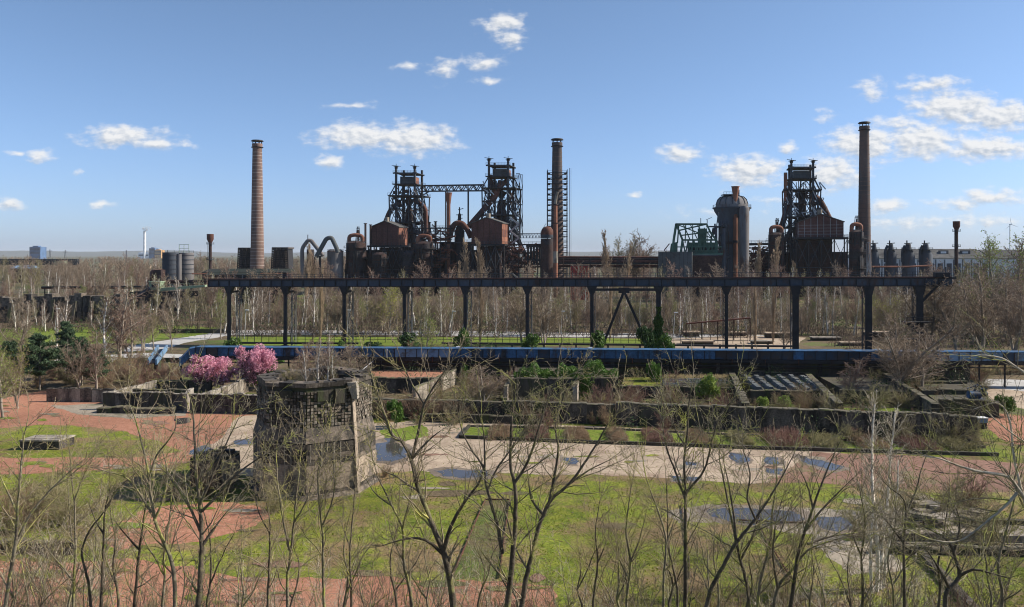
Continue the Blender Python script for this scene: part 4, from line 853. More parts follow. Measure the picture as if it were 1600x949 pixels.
def scaffold():
    Y = 410; c = Vector((X(870.5, Y), Y, 0)); rr = 5.0
    t = thing('scaffolding', c, 'dark tube scaffolding with many decks around the middle brick chimney', 'scaffolding')
    z0, z1 = 2, Z(272, Y); n = 22
    corners = [Vector((sx*rr, sy*rr, 0)) for sx, sy in ((-1,-1),(1,-1),(1,1),(-1,1))]
    inner = [k*.72 for k in corners]
    for k in range(4):
        a, b = corners[k], corners[(k+1) % 4]
        for f in (0, .33, .66): part('standard', MB().beam(c+a.lerp(b, f)+UP*0, c+a.lerp(b, f)+UP*(z1+2), .13), 'steel', t)
    for i in range(n):
        z = z0+(z1-z0)*(i+1)/n; m = MB()
        for k in range(4):
            a, b = corners[k], corners[(k+1) % 4]; ia, ib = inner[k], inner[(k+1) % 4]
            m.hexa([c+a+UP*z, c+b+UP*z, c+ib+UP*z, c+ia+UP*z], [c+a+UP*(z+.28), c+b+UP*(z+.28), c+ib+UP*(z+.28), c+ia+UP*(z+.28)])
        part('scaffold_deck', m, 'steel_black', t)
        m = MB()
        for k in range(4): m.beam(c+corners[k]+UP*(z+1.1), c+corners[(k+1) % 4]+UP*(z+1.1), .11)
        part('guard_rail', m, 'steel', t)
    m = MB()
    for k in range(n): 
        z = z0+(z1-z0)*k/n; s_ = 1 if k % 2 else -1
        m.beam(c+Vector((-s_*rr*.9, -rr-.1, z)), c+Vector((s_*rr*.9, -rr-.1, z+(z1-z0)/n)), .10)
    part('diagonal_brace', m, 'steel', t)
    h = c+Vector((rr+1.4, 0, 0))
    part('hoist_mast', MB().beam(h, h+UP*(z1+3), .22).beam(h+Vector((.7, 0, 0)), h+Vector((.7, 0, z1+3)), .12), 'steel', t)
scaffold()
def long_pipes():
    t = thing('pipe_bridge', at(950, 410, 380), 'long bundle of rust-brown pipes running right from the scaffolded chimney', 'pipe bridge')
    for (y0, r, m) in ((402, .5, 'rust'), (405, .8, 'rust_dark'), (408.5, 1.0, 'rust'), (415, .45, 'rust'), (417, .3, 'rust_dark')):
        part('pipe', MB().cyl(at(873, y0, 382), at(1030, y0+.5, 375), r, n=10), m, t)
    for k in range(8): part('support', MB().beam((X(880+k*21, 379), 379, 0), at(880+k*21, 403, 379), .45), 'rust_dark', t)
    part('girder', MB().beam(at(873, 411.5, 380), at(1030, 412, 374), .8), 'steel_black', t)
    t = thing('red_container', (X(906, 352), 352, 0), 'dull red sheet metal box under the rusty pipes right of the chimney', 'container')
    part('body', MB().box((X(906, 352), 352, 0), 28*352/F, 5, Z(416, 352)), 'red_paint', t); part('roof', MB().box((X(906, 352), 352, Z(416, 352)), 28*352/F+.4, 5.4, .3), 'rust', t)
    for k in range(6): part('rib', MB().box((X(894+k*5, 352), 349.4, 0), .2, .2, Z(416, 352)), 'rust', t)
    t = thing('red_pipe_stub', (X(918.5, 345), 345, 0), 'short bright red standpipe beside the red metal box', 'pipe'); part('pipe', MB().cyl((X(918.5, 345), 345, 0), at(918.5, 418, 345), .5, n=10), 'rust_bright', t); part('cap', MB().cyl(at(918.5, 418, 345), at(918.5, 417, 345), .7, n=10), 'rust', t)
long_pipes()
def green_crane():
    Y = 345; s = Y/F
    t = thing('gantry_crane', at(1085, 395, Y), 'green lattice gantry crane bridge on top of the blue-grey hall', 'crane')
    D = 8
    P = lambda x, y, d=0: at(x, y, Y)+E2*d
    for d in (0, D*.5, D):
        part('main_truss', MB().beam(P(1044, 397, d), P(1129, 397, d), .8).beam(P(1066, 375, d), P(1118, 375, d), .6)
             .beam(P(1056, 350, d), P(1066, 375, d), .6).beam(P(1056, 350, d), P(1104, 350, d), .5).beam(P(1104, 350, d), P(1110, 363, d), .6).beam(P(1110, 363, d), P(1119, 375, d), .6).beam(P(1119, 375, d), P(1119, 397, d), .6)
             .beam(P(1056, 350, d), P(1052, 375, d), .6).beam(P(1052, 375, d), P(1050, 397, d), .6).beam(P(1066, 375, d), P(1063, 397, d), .6), 'green_paint', t)
        m = MB()
        for i in range(6):
            a = 1066+i*9; m.beam(P(a, 375, d), P(a+4.5, 397, d), .3).beam(P(a+4.5, 397, d), P(a+9, 375, d), .3)
        m.beam(P(1056, 350, d), P(1112, 372, d), .3).beam(P(1060, 360, d), P(1104, 350, d), .3).beam(P(1062, 368, d), P(1110, 362, d), .35)
        for i in range(5): m.beam(P(1056+i*11, 350+max(0, i-3)*6, d), P(1066+i*12, 375, d), .3).beam(P(1060+i*11, 351+max(0, i-3)*6, d), P(1058+i*12, 380, d), .22)
        m.beam(P(1050, 386, d), P(1128, 386, d), .4)
        part('web_bracing', m, 'green_paint', t)
    m = MB()
    for (x, y) in ((1056, 350), (1080, 350), (1104, 350), (1066, 375), (1119, 375), (1110, 363), (1052, 375)): m.beam(P(x, y), P(x, y, D), .4)
    m.beam(P(1056, 350), P(1080, 350, D), .25).beam(P(1080, 350), P(1104, 350, D), .25)
    part('cross_bracing', m, 'green_paint', t)
    part('machine_house', MB().hexa([P(1074, 396, 1), P(1122, 396, 1), P(1122, 396, D), P(1074, 396, D)], [P(1074, 379, 1), P(1122, 379, 1), P(1122, 379, D), P(1074, 379, D)]), 'green_paint', t)
    part('machine_house', MB().hexa([P(1090, 379, 2), P(1104, 379, 2), P(1104, 379, D-1), P(1090, 379, D-1)], [P(1090, 357, 2), P(1104, 357, 2), P(1104, 357, D-1), P(1090, 357, D-1)]), 'green_paint', t)
    part('side_cabin', MB().hexa([P(1046, 396, 1), P(1058, 396, 1), P(1058, 396, 5), P(1046, 396, 5)], [P(1048, 381, 1), P(1058, 378, 1), P(1058, 378, 5), P(1048, 381, 5)]), 'green_paint', t)
    for k in range(7): part('window', MB().box(P(1078+k*6.3, 391, .8), 1.0, .1, 1.6, E1, E2), 'steel_black', t)
    part('stair', MB().beam(P(1038, 391), P(1046, 381), .4).beam(P(1038, 391), P(1040, 394), .3), 'rust', t)
    part('railing', MB().rail([P(1044, 396, -.5), P(1129, 396, -.5)], 1.1, 1.5, .1), 'green_paint', t)
    part('mast', MB().beam(P(1095, 350), P(1095, 341), .3).beam(P(1105, 350), P(1105, 344), .3).beam(P(1103, 344), P(1112, 340), .2), 'steel_black', t)
    for (x, d) in ((1070, 0), (1084, 0), (1116, 0), (1084, D), (1116, D)): part('leg', MB().beam(Vector((P(x, 400, d).x, P(x, 400, d).y, 0)), P(x, 397, d), .7), 'green_paint', t)
    part('leg_brace', MB().beam(P(1116, 430), P(1124, 400), .4), 'green_paint', t)
    Y = 338; t = thing('blue_grey_hall', (X(1055, Y), Y, 0), 'blank blue-grey box building under the green gantry crane', 'building')
    w = X(1080, Y)-X(1028.5, Y); o = Vector((X(1028.5, Y), Y, 0)); h = Z(394, Y)
    q = [o, o+E1*w, o+E1*w+E2*7, o+E2*7]; part('wall', MB().hexa(q, [p+UP*h for p in q]), 'box_grey', t)
    part('parapet', MB().rail([o+UP*h, o+E1*w+UP*h], .5, 3, .12), 'steel', t)
    for k in range(1, 8): part('panel_joint', MB().beam(o+E1*(w*k/8)-E2*.03+UP*.1, o+E1*(w*k/8)-E2*.03+UP*(h-.1), .08), 'steel_black', t)
    t = thing('dark_annex', (X(1095, Y), Y, 0), 'dark recessed annex with a yellow sign right of the blue-grey box', 'building')
    o = Vector((X(1081, Y), Y+3, 0)); w2 = 13; q = [o, o+E1*w2, o+E1*w2+E2*6, o+E2*6]; part('wall', MB().hexa(q, [p+UP*Z(400, Y) for p in q]), 'rust_dark', t)
    part('roof', MB().hexa([p+UP*Z(400, Y) for p in q], [p+UP*(Z(400, Y)+.4) for p in q]), 'steel', t)
    t = thing('yellow_sign', at(1070, 415, Y-1), 'yellow sign with dark red strokes on the annex beside the blue-grey hall', 'sign')
    a = at(1065.5, 418, Y-1); q = [a, a+E1*2.4, a+E1*2.4+E2*.15, a+E2*.15]
    part('board', MB().hexa(q, [p+UP*3.0 for p in q]), 'yellow', t); part('stroke', MB().beam(a+E1*.5-E2*.06+UP*.6, a+E1*1.4-E2*.06+UP*1.8, .3, .3).beam(a+E1*1.4-E2*.08+UP*1.8, a+E1*.9-E2*.08+UP*2.5, .3, .3), 'red_paint', t)
green_crane()
def gas_cleaner():
    Y = 372; s = Y/F; c = Vector((X(1143.5, Y), Y, 0)); z = lambda y: Z(y, Y)
    t = thing('gas_cleaner', c, 'huge domed gas cleaning drum with a gallery ring beside the green crane', 'tank')
    part('shell', MB().lathe(c, [(20*s, 0), (20*s, z(346)), (22*s, z(338)), (26.5*s, z(331)), (28*s, z(326))], 32), 'tank_blue', t)
    part('gallery', MB().lathe(c, [(25*s, z(326.5)), (29.5*s, z(326.5)), (29.5*s, z(324.5)), (25*s, z(324.5))], 32, cap=False), 'steel', t)
    part('railing', MB().rail([c+Vector((29*s*math.cos(a), 29*s*math.sin(a), z(324.5))) for a in np.arange(0, 6.4, .393)], 1.1, 2, .1), 'steel', t)
    part('dome', MB().lathe(c, [(24.5*s, z(325)), (24.5*s, z(320)), (22*s, z(313)), (18*s, z(309)), (10*s, z(306.5)), (4*s, z(305.5))], 32), 'tank_grey', t)
    for a in np.arange(0, 6.28, .4488): 
        d = Vector((math.cos(a), math.sin(a), 0)); m = MB()
        pr = [(24.7, 320), (22.3, 312.6), (18.2, 308.4), (10, 306)]
        for (r0, y0), (r1, y1) in zip(pr[:-1], pr[1:]): m.beam(c+d*r0*s+UP*z(y0), c+d*r1*s+UP*z(y1), .35)
        part('dome_rib', m, 'steel', t)
    for a in np.arange(0, 6.28, .524): d = Vector((math.cos(a), math.sin(a), 0)); part('buttress_strip', MB().beam(c+d*20.2*s, c+d*20.2*s+UP*z(346), .5), 'steel_blue', t)
    c2 = Vector((X(1163, Y-9), Y-9, 0)); part('side_column', MB().lathe(c2, [(6.5*s, 0), (7.5*s, z(328)), (5*s, z(324))], 16), 'tank_grey', t)
    part('roof_platform', MB().box(c+Vector((-2.5, -2, z(306))), 5, 5, .4).rail([c+Vector((-5, -4.5, z(305))), c+Vector((0, -4.5, z(305)))], 1.2, 1.2, .1), 'steel', t)
    part('roof_pipe', MB().cyl(c+Vector((3, -1, z(308))), c+Vector((3, -1, z(297))), .3, n=6), 'steel', t)
    m = MB(); r = random.Random(2)
    for k in range(34):
        p = at(1118+r.uniform(-4, 18), r.uniform(345, 428), Y-8.5); m.pipe([p, p+UP*r.uniform(-5, 5), p+E1*r.uniform(-2, 3)+UP*r.uniform(-6, 6)], r.uniform(.15, .5), 6)
    part('pipework', m, 'steel', t, kind='stuff')
    part('riser_pipe', MB().cyl((X(1130, Y-9), Y-9, 4), at(1130, 357, Y-9), 1.1, n=10).cyl(at(1119, 430, Y-9), at(1119, 353, Y-9), .6, n=8), 'steel_blue', t)
    part('platform', MB().box(at(1120, 355, Y-4), 8, 8, .4), 'steel', t)
    part('lower_hoop', MB().lathe(c, [(20*s, z(382)), (21.5*s, z(382)), (21.5*s, z(378)), (20*s, z(378))], 32, cap=False), 'rust_dark', t)
gas_cleaner()
def right_group():
    for i, px in enumerate((1366, 1392, 1419, 1446.5)):
        Y = 400; s = Y/F; c = Vector((X(px, Y), Y, 0)); z = lambda y: Z(y, Y); r = (7, 8, 9.5, 9.5)[i]*s
        t = thing('dust_catcher', c, ['first', 'second', 'third', 'fourth'][i]+' dark blue dust catcher counted from the dark chimney, before the white hall', 'tank')
        part('shell', MB().lathe(c, [(r, 0), (r, z(398)), (r*.45, z(388)), (r*.4, z(382)), (r*.2, z(381))], 16), 'tank_blue', t)
        part('top_arm', MB().beam(at(px-6, 381, Y), at(px+6, 380, Y), .4).beam(at(px-2, 384, Y), at(px-2, 376, Y), .5).beam(at(px-6, 386, Y), at(px+3, 385, Y), .3), 'steel_black', t)
        part('side_pipe', MB().pipe([at(px-5, 384, Y), at(px-9, 392, Y), at(px-9, 410, Y)], .7, 8), 'steel_blue', t)
        part('platform', MB().lathe(c, [(r*.5, z(391)), (r*1.15, z(391)), (r*1.15, z(390.2)), (r*.5, z(390.2))], 12, cap=False).rail([c+Vector((r*1.1*math.cos(a), r*1.1*math.sin(a), z(390.2))) for a in np.arange(0, 6.4, .785)], 1, 2, .09), 'steel', t)
    Y = 520; t, a, b, zr = shed_flat('white_hall', 1350, 1546, 389, 404, Y, 30, 'long white hall with grey roof behind the dust catchers at right', 'white_wall', 'roof_grey', 6)
    for k in range(14): x = a.x+(b.x-a.x)*(k+.5)/14; part('window', MB().box((x, Y-.15, 3), 3.2, .2, zr-6.5), 'steel_blue', t); part('pilaster', MB().box((x+2.9, Y-.2, 0), .5, .3, zr-1), 'steel_blue', t)
    for px in (1474, 1508): part('roof_dormer', MB().box((X(px, Y+8), Y+8, zr+2.2), 4.6, 4, 2.8), 'roof_grey', t); part('dormer_window', MB().box((X(px, Y+6), Y+5.9, zr+3), 3.6, .2, 1.3), 'white_wall', t)
    part('gable', MB().box((b.x+.2, Y+15, 0), .5, 30, zr), 'steel_black', t)
    shed_flat('second_white_hall', 1549, 1700, 390, 404, 540, 30, 'second pale hall with grey roof at far right edge behind trees', 'white_wall', 'roof_grey', 6)
    Y = 330; t = thing('pipe_bridge', at(1420, 417, Y), 'thin orange-rust pipe run above the bare thicket right of the dark chimney', 'pipe bridge')
    part('pipe', MB().pipe([at(1362, 417, Y), at(1420, 417, Y), at(1456, 415, Y)], .35, 8), 'rust_bright', t)
    for k in range(6): part('post', MB().beam((X(1366+k*17, Y), Y, 0), at(1366+k*17, 418, Y), .25), 'rust_dark', t)
    t = thing('chimney_side_frame', at(1357, 420, 372), 'pale lattice frame beside the foot of the dark chimney', 'frame')
    part('frame', MB().truss(at(1354, 440, 372), at(1360, 440, 372), 18, 1, .3), 'metal_light', t); part('frame_brace', MB().beam(at(1354, 430, 372), at(1360, 395, 372), .3).beam(at(1360, 430, 372), at(1354, 410, 372), .3), 'metal_light', t)
    t = thing('walkway_bridge', at(1183, 380, 380), 'grey walkway with railing between the domed drum and right furnace', 'bridge')
    part('deck', MB().beam(at(1163, 381, 380), at(1246, 381, 380), .9, .7), 'steel', t); part('railing', MB().rail([at(1163, 380, 380), at(1246, 380, 380)], 1.2, 1.6, .1), 'steel', t)
    for k in range(5): part('post', MB().beam((X(1168+k*17, 380), 380, 0), at(1168+k*17, 381, 380), .5), 'steel_black', t)
right_group()
# ================================================================== CRANE RUNWAY
COLS = [358, 446, 538, 632, 727, 824, 925, 1029, 1135, 1243, 1357, 1437]
def rY(px):                                   # distance of the runway line under a picture column
    u = (px-800)/F; return 165/(1+.168*u*1.0)
def rTop(px): return 437-3.0*(px-330)/1160
def runway():
    t = thing('crane_runway', (0, 165, 0), 'long black steel crane runway on columns across the whole view', 'crane runway')
    d1 = Vector((1, -.165, 0)).normalized(); dn = Vector((-d1.y, d1.x, 0))
    def P(px, dz=0): return at(px, rTop(px), rY(px))+UP*dz
    n = 62; x0, x1 = 326, 1488
    def px_of(i): 
        a = P(x0); b = P(x1); p = a.lerp(b, i/n); return p
    me = None; H2 = 1.45
    for i in range(n):
        a = px_of(i); b = px_of(i+1); g = (b-a)*.012
        m = MB(); m.hexa([a+g-UP*H2, b-g-UP*H2, b-g-UP*H2+dn*.3, a+g-UP*H2+dn*.3], [a+g-UP*.25, b-g-UP*.25, b-g-UP*.25+dn*.3, a+g-UP*.25+dn*.3])
        pnl = part('girder_panel', m, 'steel_blue', t)
        part('stiffener', MB().beam(a-UP*H2-dn*.12, a-UP*.25-dn*.12, .14, .22), 'steel_black', t)
    a = px_of(0); b = px_of(n)
    part('top_flange', MB().beam(a-UP*.12+dn*.2, b-UP*.12+dn*.2, .9, .24), 'steel_black', t)
    part('bottom_flange', MB().beam(a-UP*(H2+.1)+dn*.1, b-UP*(H2+.1)+dn*.1, .8, .2), 'steel_black', t)
    part('back_girder', MB().beam(a-UP*.8+dn*4.2, b-UP*.8+dn*4.2, .4, 1.3), 'steel_black', t)
    part('deck', MB().hexa([a+dn*.6-UP*.02, b+dn*.6-UP*.02, b+dn*4.4-UP*.02, a+dn*4.4-UP*.02], [a+dn*.6+UP*.1, b+dn*.6+UP*.1, b+dn*4.4+UP*.1, a+dn*4.4+UP*.1]), 'rust_dark', t)
    part('crane_rail', MB().beam(a+UP*.1+dn*.2, b+UP*.1+dn*.2, .16, .2), 'rust', t)
    m = MB(); k = 0
    for i in range(80):
        p = (a.lerp(px_of(n), i/80))+dn*4.3
        part('rail_post', MB().beam(p, p+UP*1.0, .09), 'steel', t)
    part('hand_rail', MB().beam(a+dn*4.3+UP*1.0, b+dn*4.3+UP*1.0, .08).beam(a+dn*4.3+UP*.5, b+dn*4.3+UP*.5, .06), 'steel', t)
    for ci, px in enumerate(COLS):
        q = P(px)-UP*(H2+.2); base = Vector((q.x, q.y, 0)); h = q.z; w = .34
        solid = ci >= 4
        cm = MB()
        if ci in (9, 10, 11): w = .6
        cm.beam(base, q, w*2, .5)
        col = part('column', cm, 'steel_black', t)
        part('column_head', MB().hexa([q-d1*w*1.1-UP*1.6-dn*.3, q+d1*w*1.1-UP*1.6-dn*.3, q+d1*w*1.1-UP*1.6+dn*.6, q-d1*w*1.1-UP*1.6+dn*.6], [q-d1*1.0-dn*.4, q+d1*1.0-dn*.4, q+d1*1.0+dn*.8, q-d1*1.0+dn*.8]), 'steel_black', t)
        part('base_plate', MB().box(base, 1.6, 1.6, .35, d1, dn), 'old_concrete', t)
        off = max(-.1, (830-px)/470.0)*1.1 
        c2 = base+dn*2.6+d1*(.1+off*.55); r = .42; lm = MB()
        for s_ in (-1, 1): lm.beam(c2+d1*r*s_, c2+d1*r*s_+UP*(h-1), .13)
        for s_ in (-1, 1): lm.beam(c2+d1*r*s_+dn*.6, c2+d1*r*s_+dn*.6+UP*(h-1), .10)
        nb = 7
        for k in range(nb):
            z0 = (h-1)*k/nb; z1 = (h-1)*(k+1)/nb; s_ = 1 if k % 2 else -1
            lm.beam(c2+d1*r*s_+UP*z0, c2-d1*r*s_+UP*z1, .09).beam(c2+d1*r+UP*z1, c2-d1*r+UP*z1, .08)
        part('lattice_leg', lm, 'box_grey' if ci < 6 else 'steel', col)
        part('tie_beam', MB().beam(q-UP*1.2, c2+UP*(h-1), .4), 'steel_black', t)
    # V brace between columns 7 and 8
    c = P(975)-UP*(H2+1.1); a0 = P(941); b0 = P(1007)
    part('portal_beam', MB().beam(P(927)-UP*(H2+.8), P(1029)-UP*(H2+.8), .5), 'steel_black', t)
    part('inclined_strut', MB().beam(c, Vector((a0.x-.5, a0.y, 0)), .5), 'steel_black', t)
    part('inclined_strut', MB().beam(c, Vector((b0.x+1.5, b0.y, 0)), .5), 'steel_black', t)
    part('gusset', MB().box(c-UP*.4, 2.2, .5, 1.1, d1, dn), 'steel_black', t)
    # right end
    e = P(1437); part('knee_brace', MB().beam(e-UP*5, P(1472)-UP*.6, .4), 'steel_black', t)
    m = MB()
    for z in (4, 7.2): m.box(Vector((e.x-1, e.y-1, z)), 5, 2, .15).rail([Vector((e.x-3.4, e.y-2, z)), Vector((e.x+1.6, e.y-2, z))], 1, 1.2, .08)
    part('stair_landing', m, 'steel_black', t); part('end_stair', MB().beam(Vector((e.x-3, e.y-1, 1)), Vector((e.x+1.5, e.y-1, 4)), .2, .6).beam(Vector((e.x+1.5, e.y-1, 4)), Vector((e.x-3, e.y-1, 7.2)), .2, .6), 'steel_black', t)
    part('end_buffer', MB().box(P(1471)+UP*.1, 2.4, 1.6, .9, d1, dn).beam(P(1471), P(1494)-UP*.1, .4, .3), 'steel_black', t)
    part('buffer_lamp', MB().cyl(P(1478), P(1478, 2.0), .12, n=6), 'steel', t)
runway()
# ================================================================== BLUE GALLERY AND BUNKER WALL
def gY(px): return 124-3.6*(px-800)/700
def gallery():
    t = thing('conveyor_gallery', (0, 124, 0), 'long blue sheet metal conveyor gallery on top of the black bunker wall', 'gallery')
    def P(px, z, d=0): y = gY(px)+d; return Vector((X(px, y), y, z))
    x = 305; i = 0; r = random.Random(4)
    while x < 1690:
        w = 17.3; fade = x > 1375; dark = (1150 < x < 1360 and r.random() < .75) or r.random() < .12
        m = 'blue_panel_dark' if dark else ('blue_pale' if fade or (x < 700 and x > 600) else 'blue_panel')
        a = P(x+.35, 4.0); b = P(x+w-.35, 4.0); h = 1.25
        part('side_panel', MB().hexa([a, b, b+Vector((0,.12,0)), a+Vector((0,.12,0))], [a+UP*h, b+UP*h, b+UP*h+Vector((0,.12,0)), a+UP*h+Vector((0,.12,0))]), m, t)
        part('panel_rib', MB().beam(P(x, 3.95, -.06), P(x, 5.3, -.06), .09), 'steel_black', t)
        x += w; i += 1
    a, b = P(305, 0), P(1690, 0); D = Vector((0, 1.1, 0)); up = UP
    part('roof_plate', MB().hexa([a+up*5.27-D*.1, b+up*5.27-D*.1, b+up*5.27+D*2, a+up*5.27+D*2], [a+up*5.38-D*.1, b+up*5.38-D*.1, b+up*5.38+D*2, a+up*5.38+D*2]), 'blue_panel', t)
    part('back_panel', MB().hexa([a+up*4+D*1.9, b+up*4+D*1.9, b+up*4+D*2, a+up*4+D*2], [a+up*5.2+D*1.9, b+up*5.2+D*1.9, b+up*5.2+D*2, a+up*5.2+D*2]), 'blue_panel_dark', t)
    part('bottom_beam', MB().hexa([a+up*3.4+D*.05, b+up*3.4+D*.05, b+up*3.4+D*1.9, a+up*3.4+D*1.9], [a+up*3.93+D*.05, b+up*3.93+D*.05, b+up*3.93+D*1.9, a+up*3.93+D*1.9]), 'steel_black', t)
    part('cable_tray', MB().beam(a+up*3.0-D*.05, b+up*3.0-D*.05, .2, .14), 'steel_black', t)
    # left end that dips down
    for px in range(312, 1690, 52):
        part('bracket', MB().beam(P(px, 3.3, -.1), P(px, 4.05, -.35), .12), 'rust', t); part('flange_plate', MB().box(P(px, 3.9, -.12), .5, .12, .16), 'rust_dark', t)
    q = [(305, 5.25, 4.0), (297, 5.1, 3.8), (290, 4.3, 3.0), (283, 3.6, 2.4), (280, 3.5, 2.2)]
    for (x0, t0, b0), (x1, t1, b1) in zip(q[:-1], q[1:]):
        part('end_panel', MB().hexa([P(x1, b1), P(x0, b0), P(x0, b0, 2.2), P(x1, b1, 2.2)], [P(x1, t1), P(x0, t0), P(x0, t0, 2.2), P(x1, t1, 2.2)]), 'blue_panel' if x0 > 284 else 'blue_pale', t)
    for px in list(range(283, 600, 24))+[1530, 1570, 1610, 1650]: part('leg', MB().beam(P(px, 0, .6), P(px, 3.5 if px > 300 else 2.3, .6), .2), 'steel_black', t)
    for px in (716, 922, 1372): part('lamp_housing', MB().box(P(px, 5.4, .5), .7, .4, .25), 'white_paint', t)
    part('bright_strut', MB().beam(P(604.5, 3.9, -.15), P(604.5, 5.3, -.15), .22), 'metal_light', t)
    w = thing('bunker_wall', (0, 126, 0), 'long black ore bunker wall under the blue gallery, with a small doorway', 'wall')
    segs = [(560, 640), (640, 720), (720, 800), (800, 880), (880, 946), (955, 1040), (1040, 1120), (1120, 1200), (1200, 1280), (1280, 1360), (1360, 1440), (1440, 1512)]
    for (x0, x1) in segs:
        p, q_ = P(x0, 0, 1.0), P(x1, 0, 1.0)
        part('wall_section', MB().hexa([p, q_, q_+Vector((0, 1.3, 0)), p+Vector((0, 1.3, 0))], [v+UP*3.38 for v in (p, q_, q_+Vector((0, 1.3, 0)), p+Vector((0, 1.3, 0)))]), 'dark_wall', w)
        part('pilaster', MB().beam(P(x0+2, 0, .8), P(x0+2, 3.3, .8), .5, .4), 'old_concrete', w)
    part('lintel', MB().beam(P(945, 2.9, 1.4), P(956, 2.9, 1.4), .8, .9), 'rust_dark', w)
    part('ledge', MB().beam(P(560, 2.6, .8), P(1512, 2.6, .8), .25, .12), 'rust_dark', w)
    # rear lintel walls
    part('end_wall', MB().hexa([P(1512, 0, 1), P(1516, 0, 1), P(1516, 0, 9), P(1512, 0, 9)], [P(1512, 3.3, 1), P(1516, 3.3, 1), P(1516, 3.3, 9), P(1512, 3.3, 9)]), 'dark_wall', w)
gallery()
def small_left():
    Y = 132; t = thing('blue_chute', at(250, 560, Y), 'two parallel blue slide rails on a slope left of the blue gallery end', 'chute')
    for o in (0, 14):
        a = at(232+o*.85, 566, Y-4); b = at(247+o, 543, Y+6)
        part('chute_side', MB().beam(a, b, .25, .9), 'blue_pale', t)
    part('chute_bed', MB().beam(at(239, 568, Y-4), at(254, 546, Y+6), 1.0, .12), 'steel', t)
    part('pier', MB().beam((X(246, Y), Y, 0), at(246, 560, Y), .8), 'dark_wall', t); part('cross_brace', MB().beam(at(238, 562, Y-2), at(249, 563, Y-2), .2), 'steel', t)
    t = thing('blue_tarp_wall', (X(190, 138), 138, 0), 'low pale blue wall behind the bushes at left, beside the path', 'wall')
    for k in range(6): part('panel', MB().box((X(166+k*9, 138), 138, 0), .92, .15, 1.1), 'blue_pale', t)
    # hedge trough and dark wall behind the lawn
    t = thing('dark_boundary_wall', (X(300, 200), 200, 0), 'long dark low wall along the far edge of the left lawn', 'wall')
    for k in range(9): part('wall_section', MB().box((X(255+k*12, 203), 203, 0), 1.9, .5, 1.1), 'dark_wall', t)
    t = thing('dark_boundary_wall', (X(280, 160), 160, 0), 'dark low wall between lawn edge and blue gallery at left', 'wall')
    for k in range(10): part('wall_section', MB().box((X(198+k*11, 148), 148, 0), 1.25, .4, .9), 'dark_wall', t)
small_left()
# ------------------------------------------------------------------ retaining walls of the gardens
def wall(name, label, p0, p1, h0, h1=None, th=.5, m='dark_wall', n=6, cop='moss_top', world=False, parent=None, jit=.12, cat='wall'):
    h1 = h0 if h1 is None else h1
    a = Vector((*((p0) if world else gp(*p0)), 0)); b = Vector((*((p1) if world else gp(*p1)), 0)); d = (b-a).normalized(); nr = Vector((-d.y, d.x, 0))
    if nr.y < 0: nr = -nr
    t = parent or thing(name, (a+b)/2, label, cat); r = random.Random(int(abs(a.x*13+b.y*7))); L = (b-a).length
    for i in range(n):
        u0, u1 = a.lerp(b, i/n)+d*.02, a.lerp(b, (i+1)/n)-d*.02; ha = h0+(h1-h0)*i/n+r.uniform(-jit, jit); off = nr*r.uniform(0, jit)
        q = [u0+off, u1+off, u1+off+nr*th, u0+off+nr*th]
        part('wall_panel', MB().hexa(q, [v+UP*ha for v in q]), m if r.random() < .78 else {'old_concrete': 'dark_wall', 'dark_wall': 'old_concrete', 'pale_concrete': 'masonry'}.get(m, m), t)
        if cop:
            # uneven weathered coping
            cm = MB(); k = 5
            for j in range(k):
                c0 = u0.lerp(u1, j/k)+off; c1 = u0.lerp(u1, (j+1)/k)+off; zz = r.uniform(.05, .16); e = nr*.06
                cm.hexa([c0-e+UP*(ha+.003), c1-e+UP*(ha+.003), c1+nr*th+e+UP*(ha+.003), c0+nr*th+e+UP*(ha+.003)], [c0+UP*(ha+zz), c1+UP*(ha+zz*r.uniform(.6, 1.3)), c1+nr*th+UP*(ha+zz), c0+nr*th+UP*(ha+zz)])
            part('coping', cm, cop, t)
    return t
wall('garden_wall', 'long weathered grey retaining wall in front of the walled gardens, right half', (962, 664), (1528, 691), 2.45, 2.7, .7, 'old_concrete', 14)
wall('garden_wall', 'dark bramble-hung retaining wall in front of the gardens, right of the concrete tower', (572, 653), (962, 664), 2.3, 2.3, .6, 'dark_wall', 9)
wall('planter_wall', 'low mossy planter wall in front of the dark bramble-hung wall', (655, 660), (840, 664), .95, .95, .35, 'dark_wall', 5)
wall('terrace_wall', 'black terrace wall directly right of the concrete tower below the red terrace', (575, 615), (690, 615), 2.2, 2.2, .5, 'dark_wall', 4)
wall('dividing_wall', 'pale slanting wall climbing to the ivy right of the red terrace', (650, 634), (714, 600), 2.2, 2.3, .5, 'pale_concrete', 4)
wall('terrace_wall', 'tall black terrace wall under the ivy hedge, centre of the gardens', (802, 628), (966, 628), 3.1, 3.1, .5, 'dark_wall', 6)
wall('dividing_wall', 'short pale wall end left of the tall black terrace wall', (794, 632), (806, 612), 2.4, 2.6, .5, 'pale_concrete', 2)
wall('dividing_wall', 'pale ivy-covered wall end under the right end of the ivy hedge', (903, 636), (912, 612), 2.7, 2.9, .6, 'pale_concrete', 2)
wall('terrace_wall', 'black terrace wall with thin ledge between ivy hedge and striped beds', (966, 622), (1148, 624), 1.5, 1.5, .4, 'dark_wall', 5)
def WP(px, Y): return (X(px, Y), Y)
wall('dividing_wall', 'thick mossy dividing wall on the left side of the striped beds', WP(1172, 97), WP(1149, 122), 2.0, 1.95, .9, 'old_concrete', 6, world=True)
wall('dividing_wall', 'thick mossy dividing wall on the right side of the striped beds', WP(1318, 96), WP(1268, 121), 2.0, 1.95, .9, 'old_concrete', 6, world=True)
wall('dividing_wall', 'long yellow-mossed dividing wall near the right end of the gardens', WP(1468, 96), WP(1388, 121), 2.0, 2.1, .8, 'old_concrete', 7, world=True)
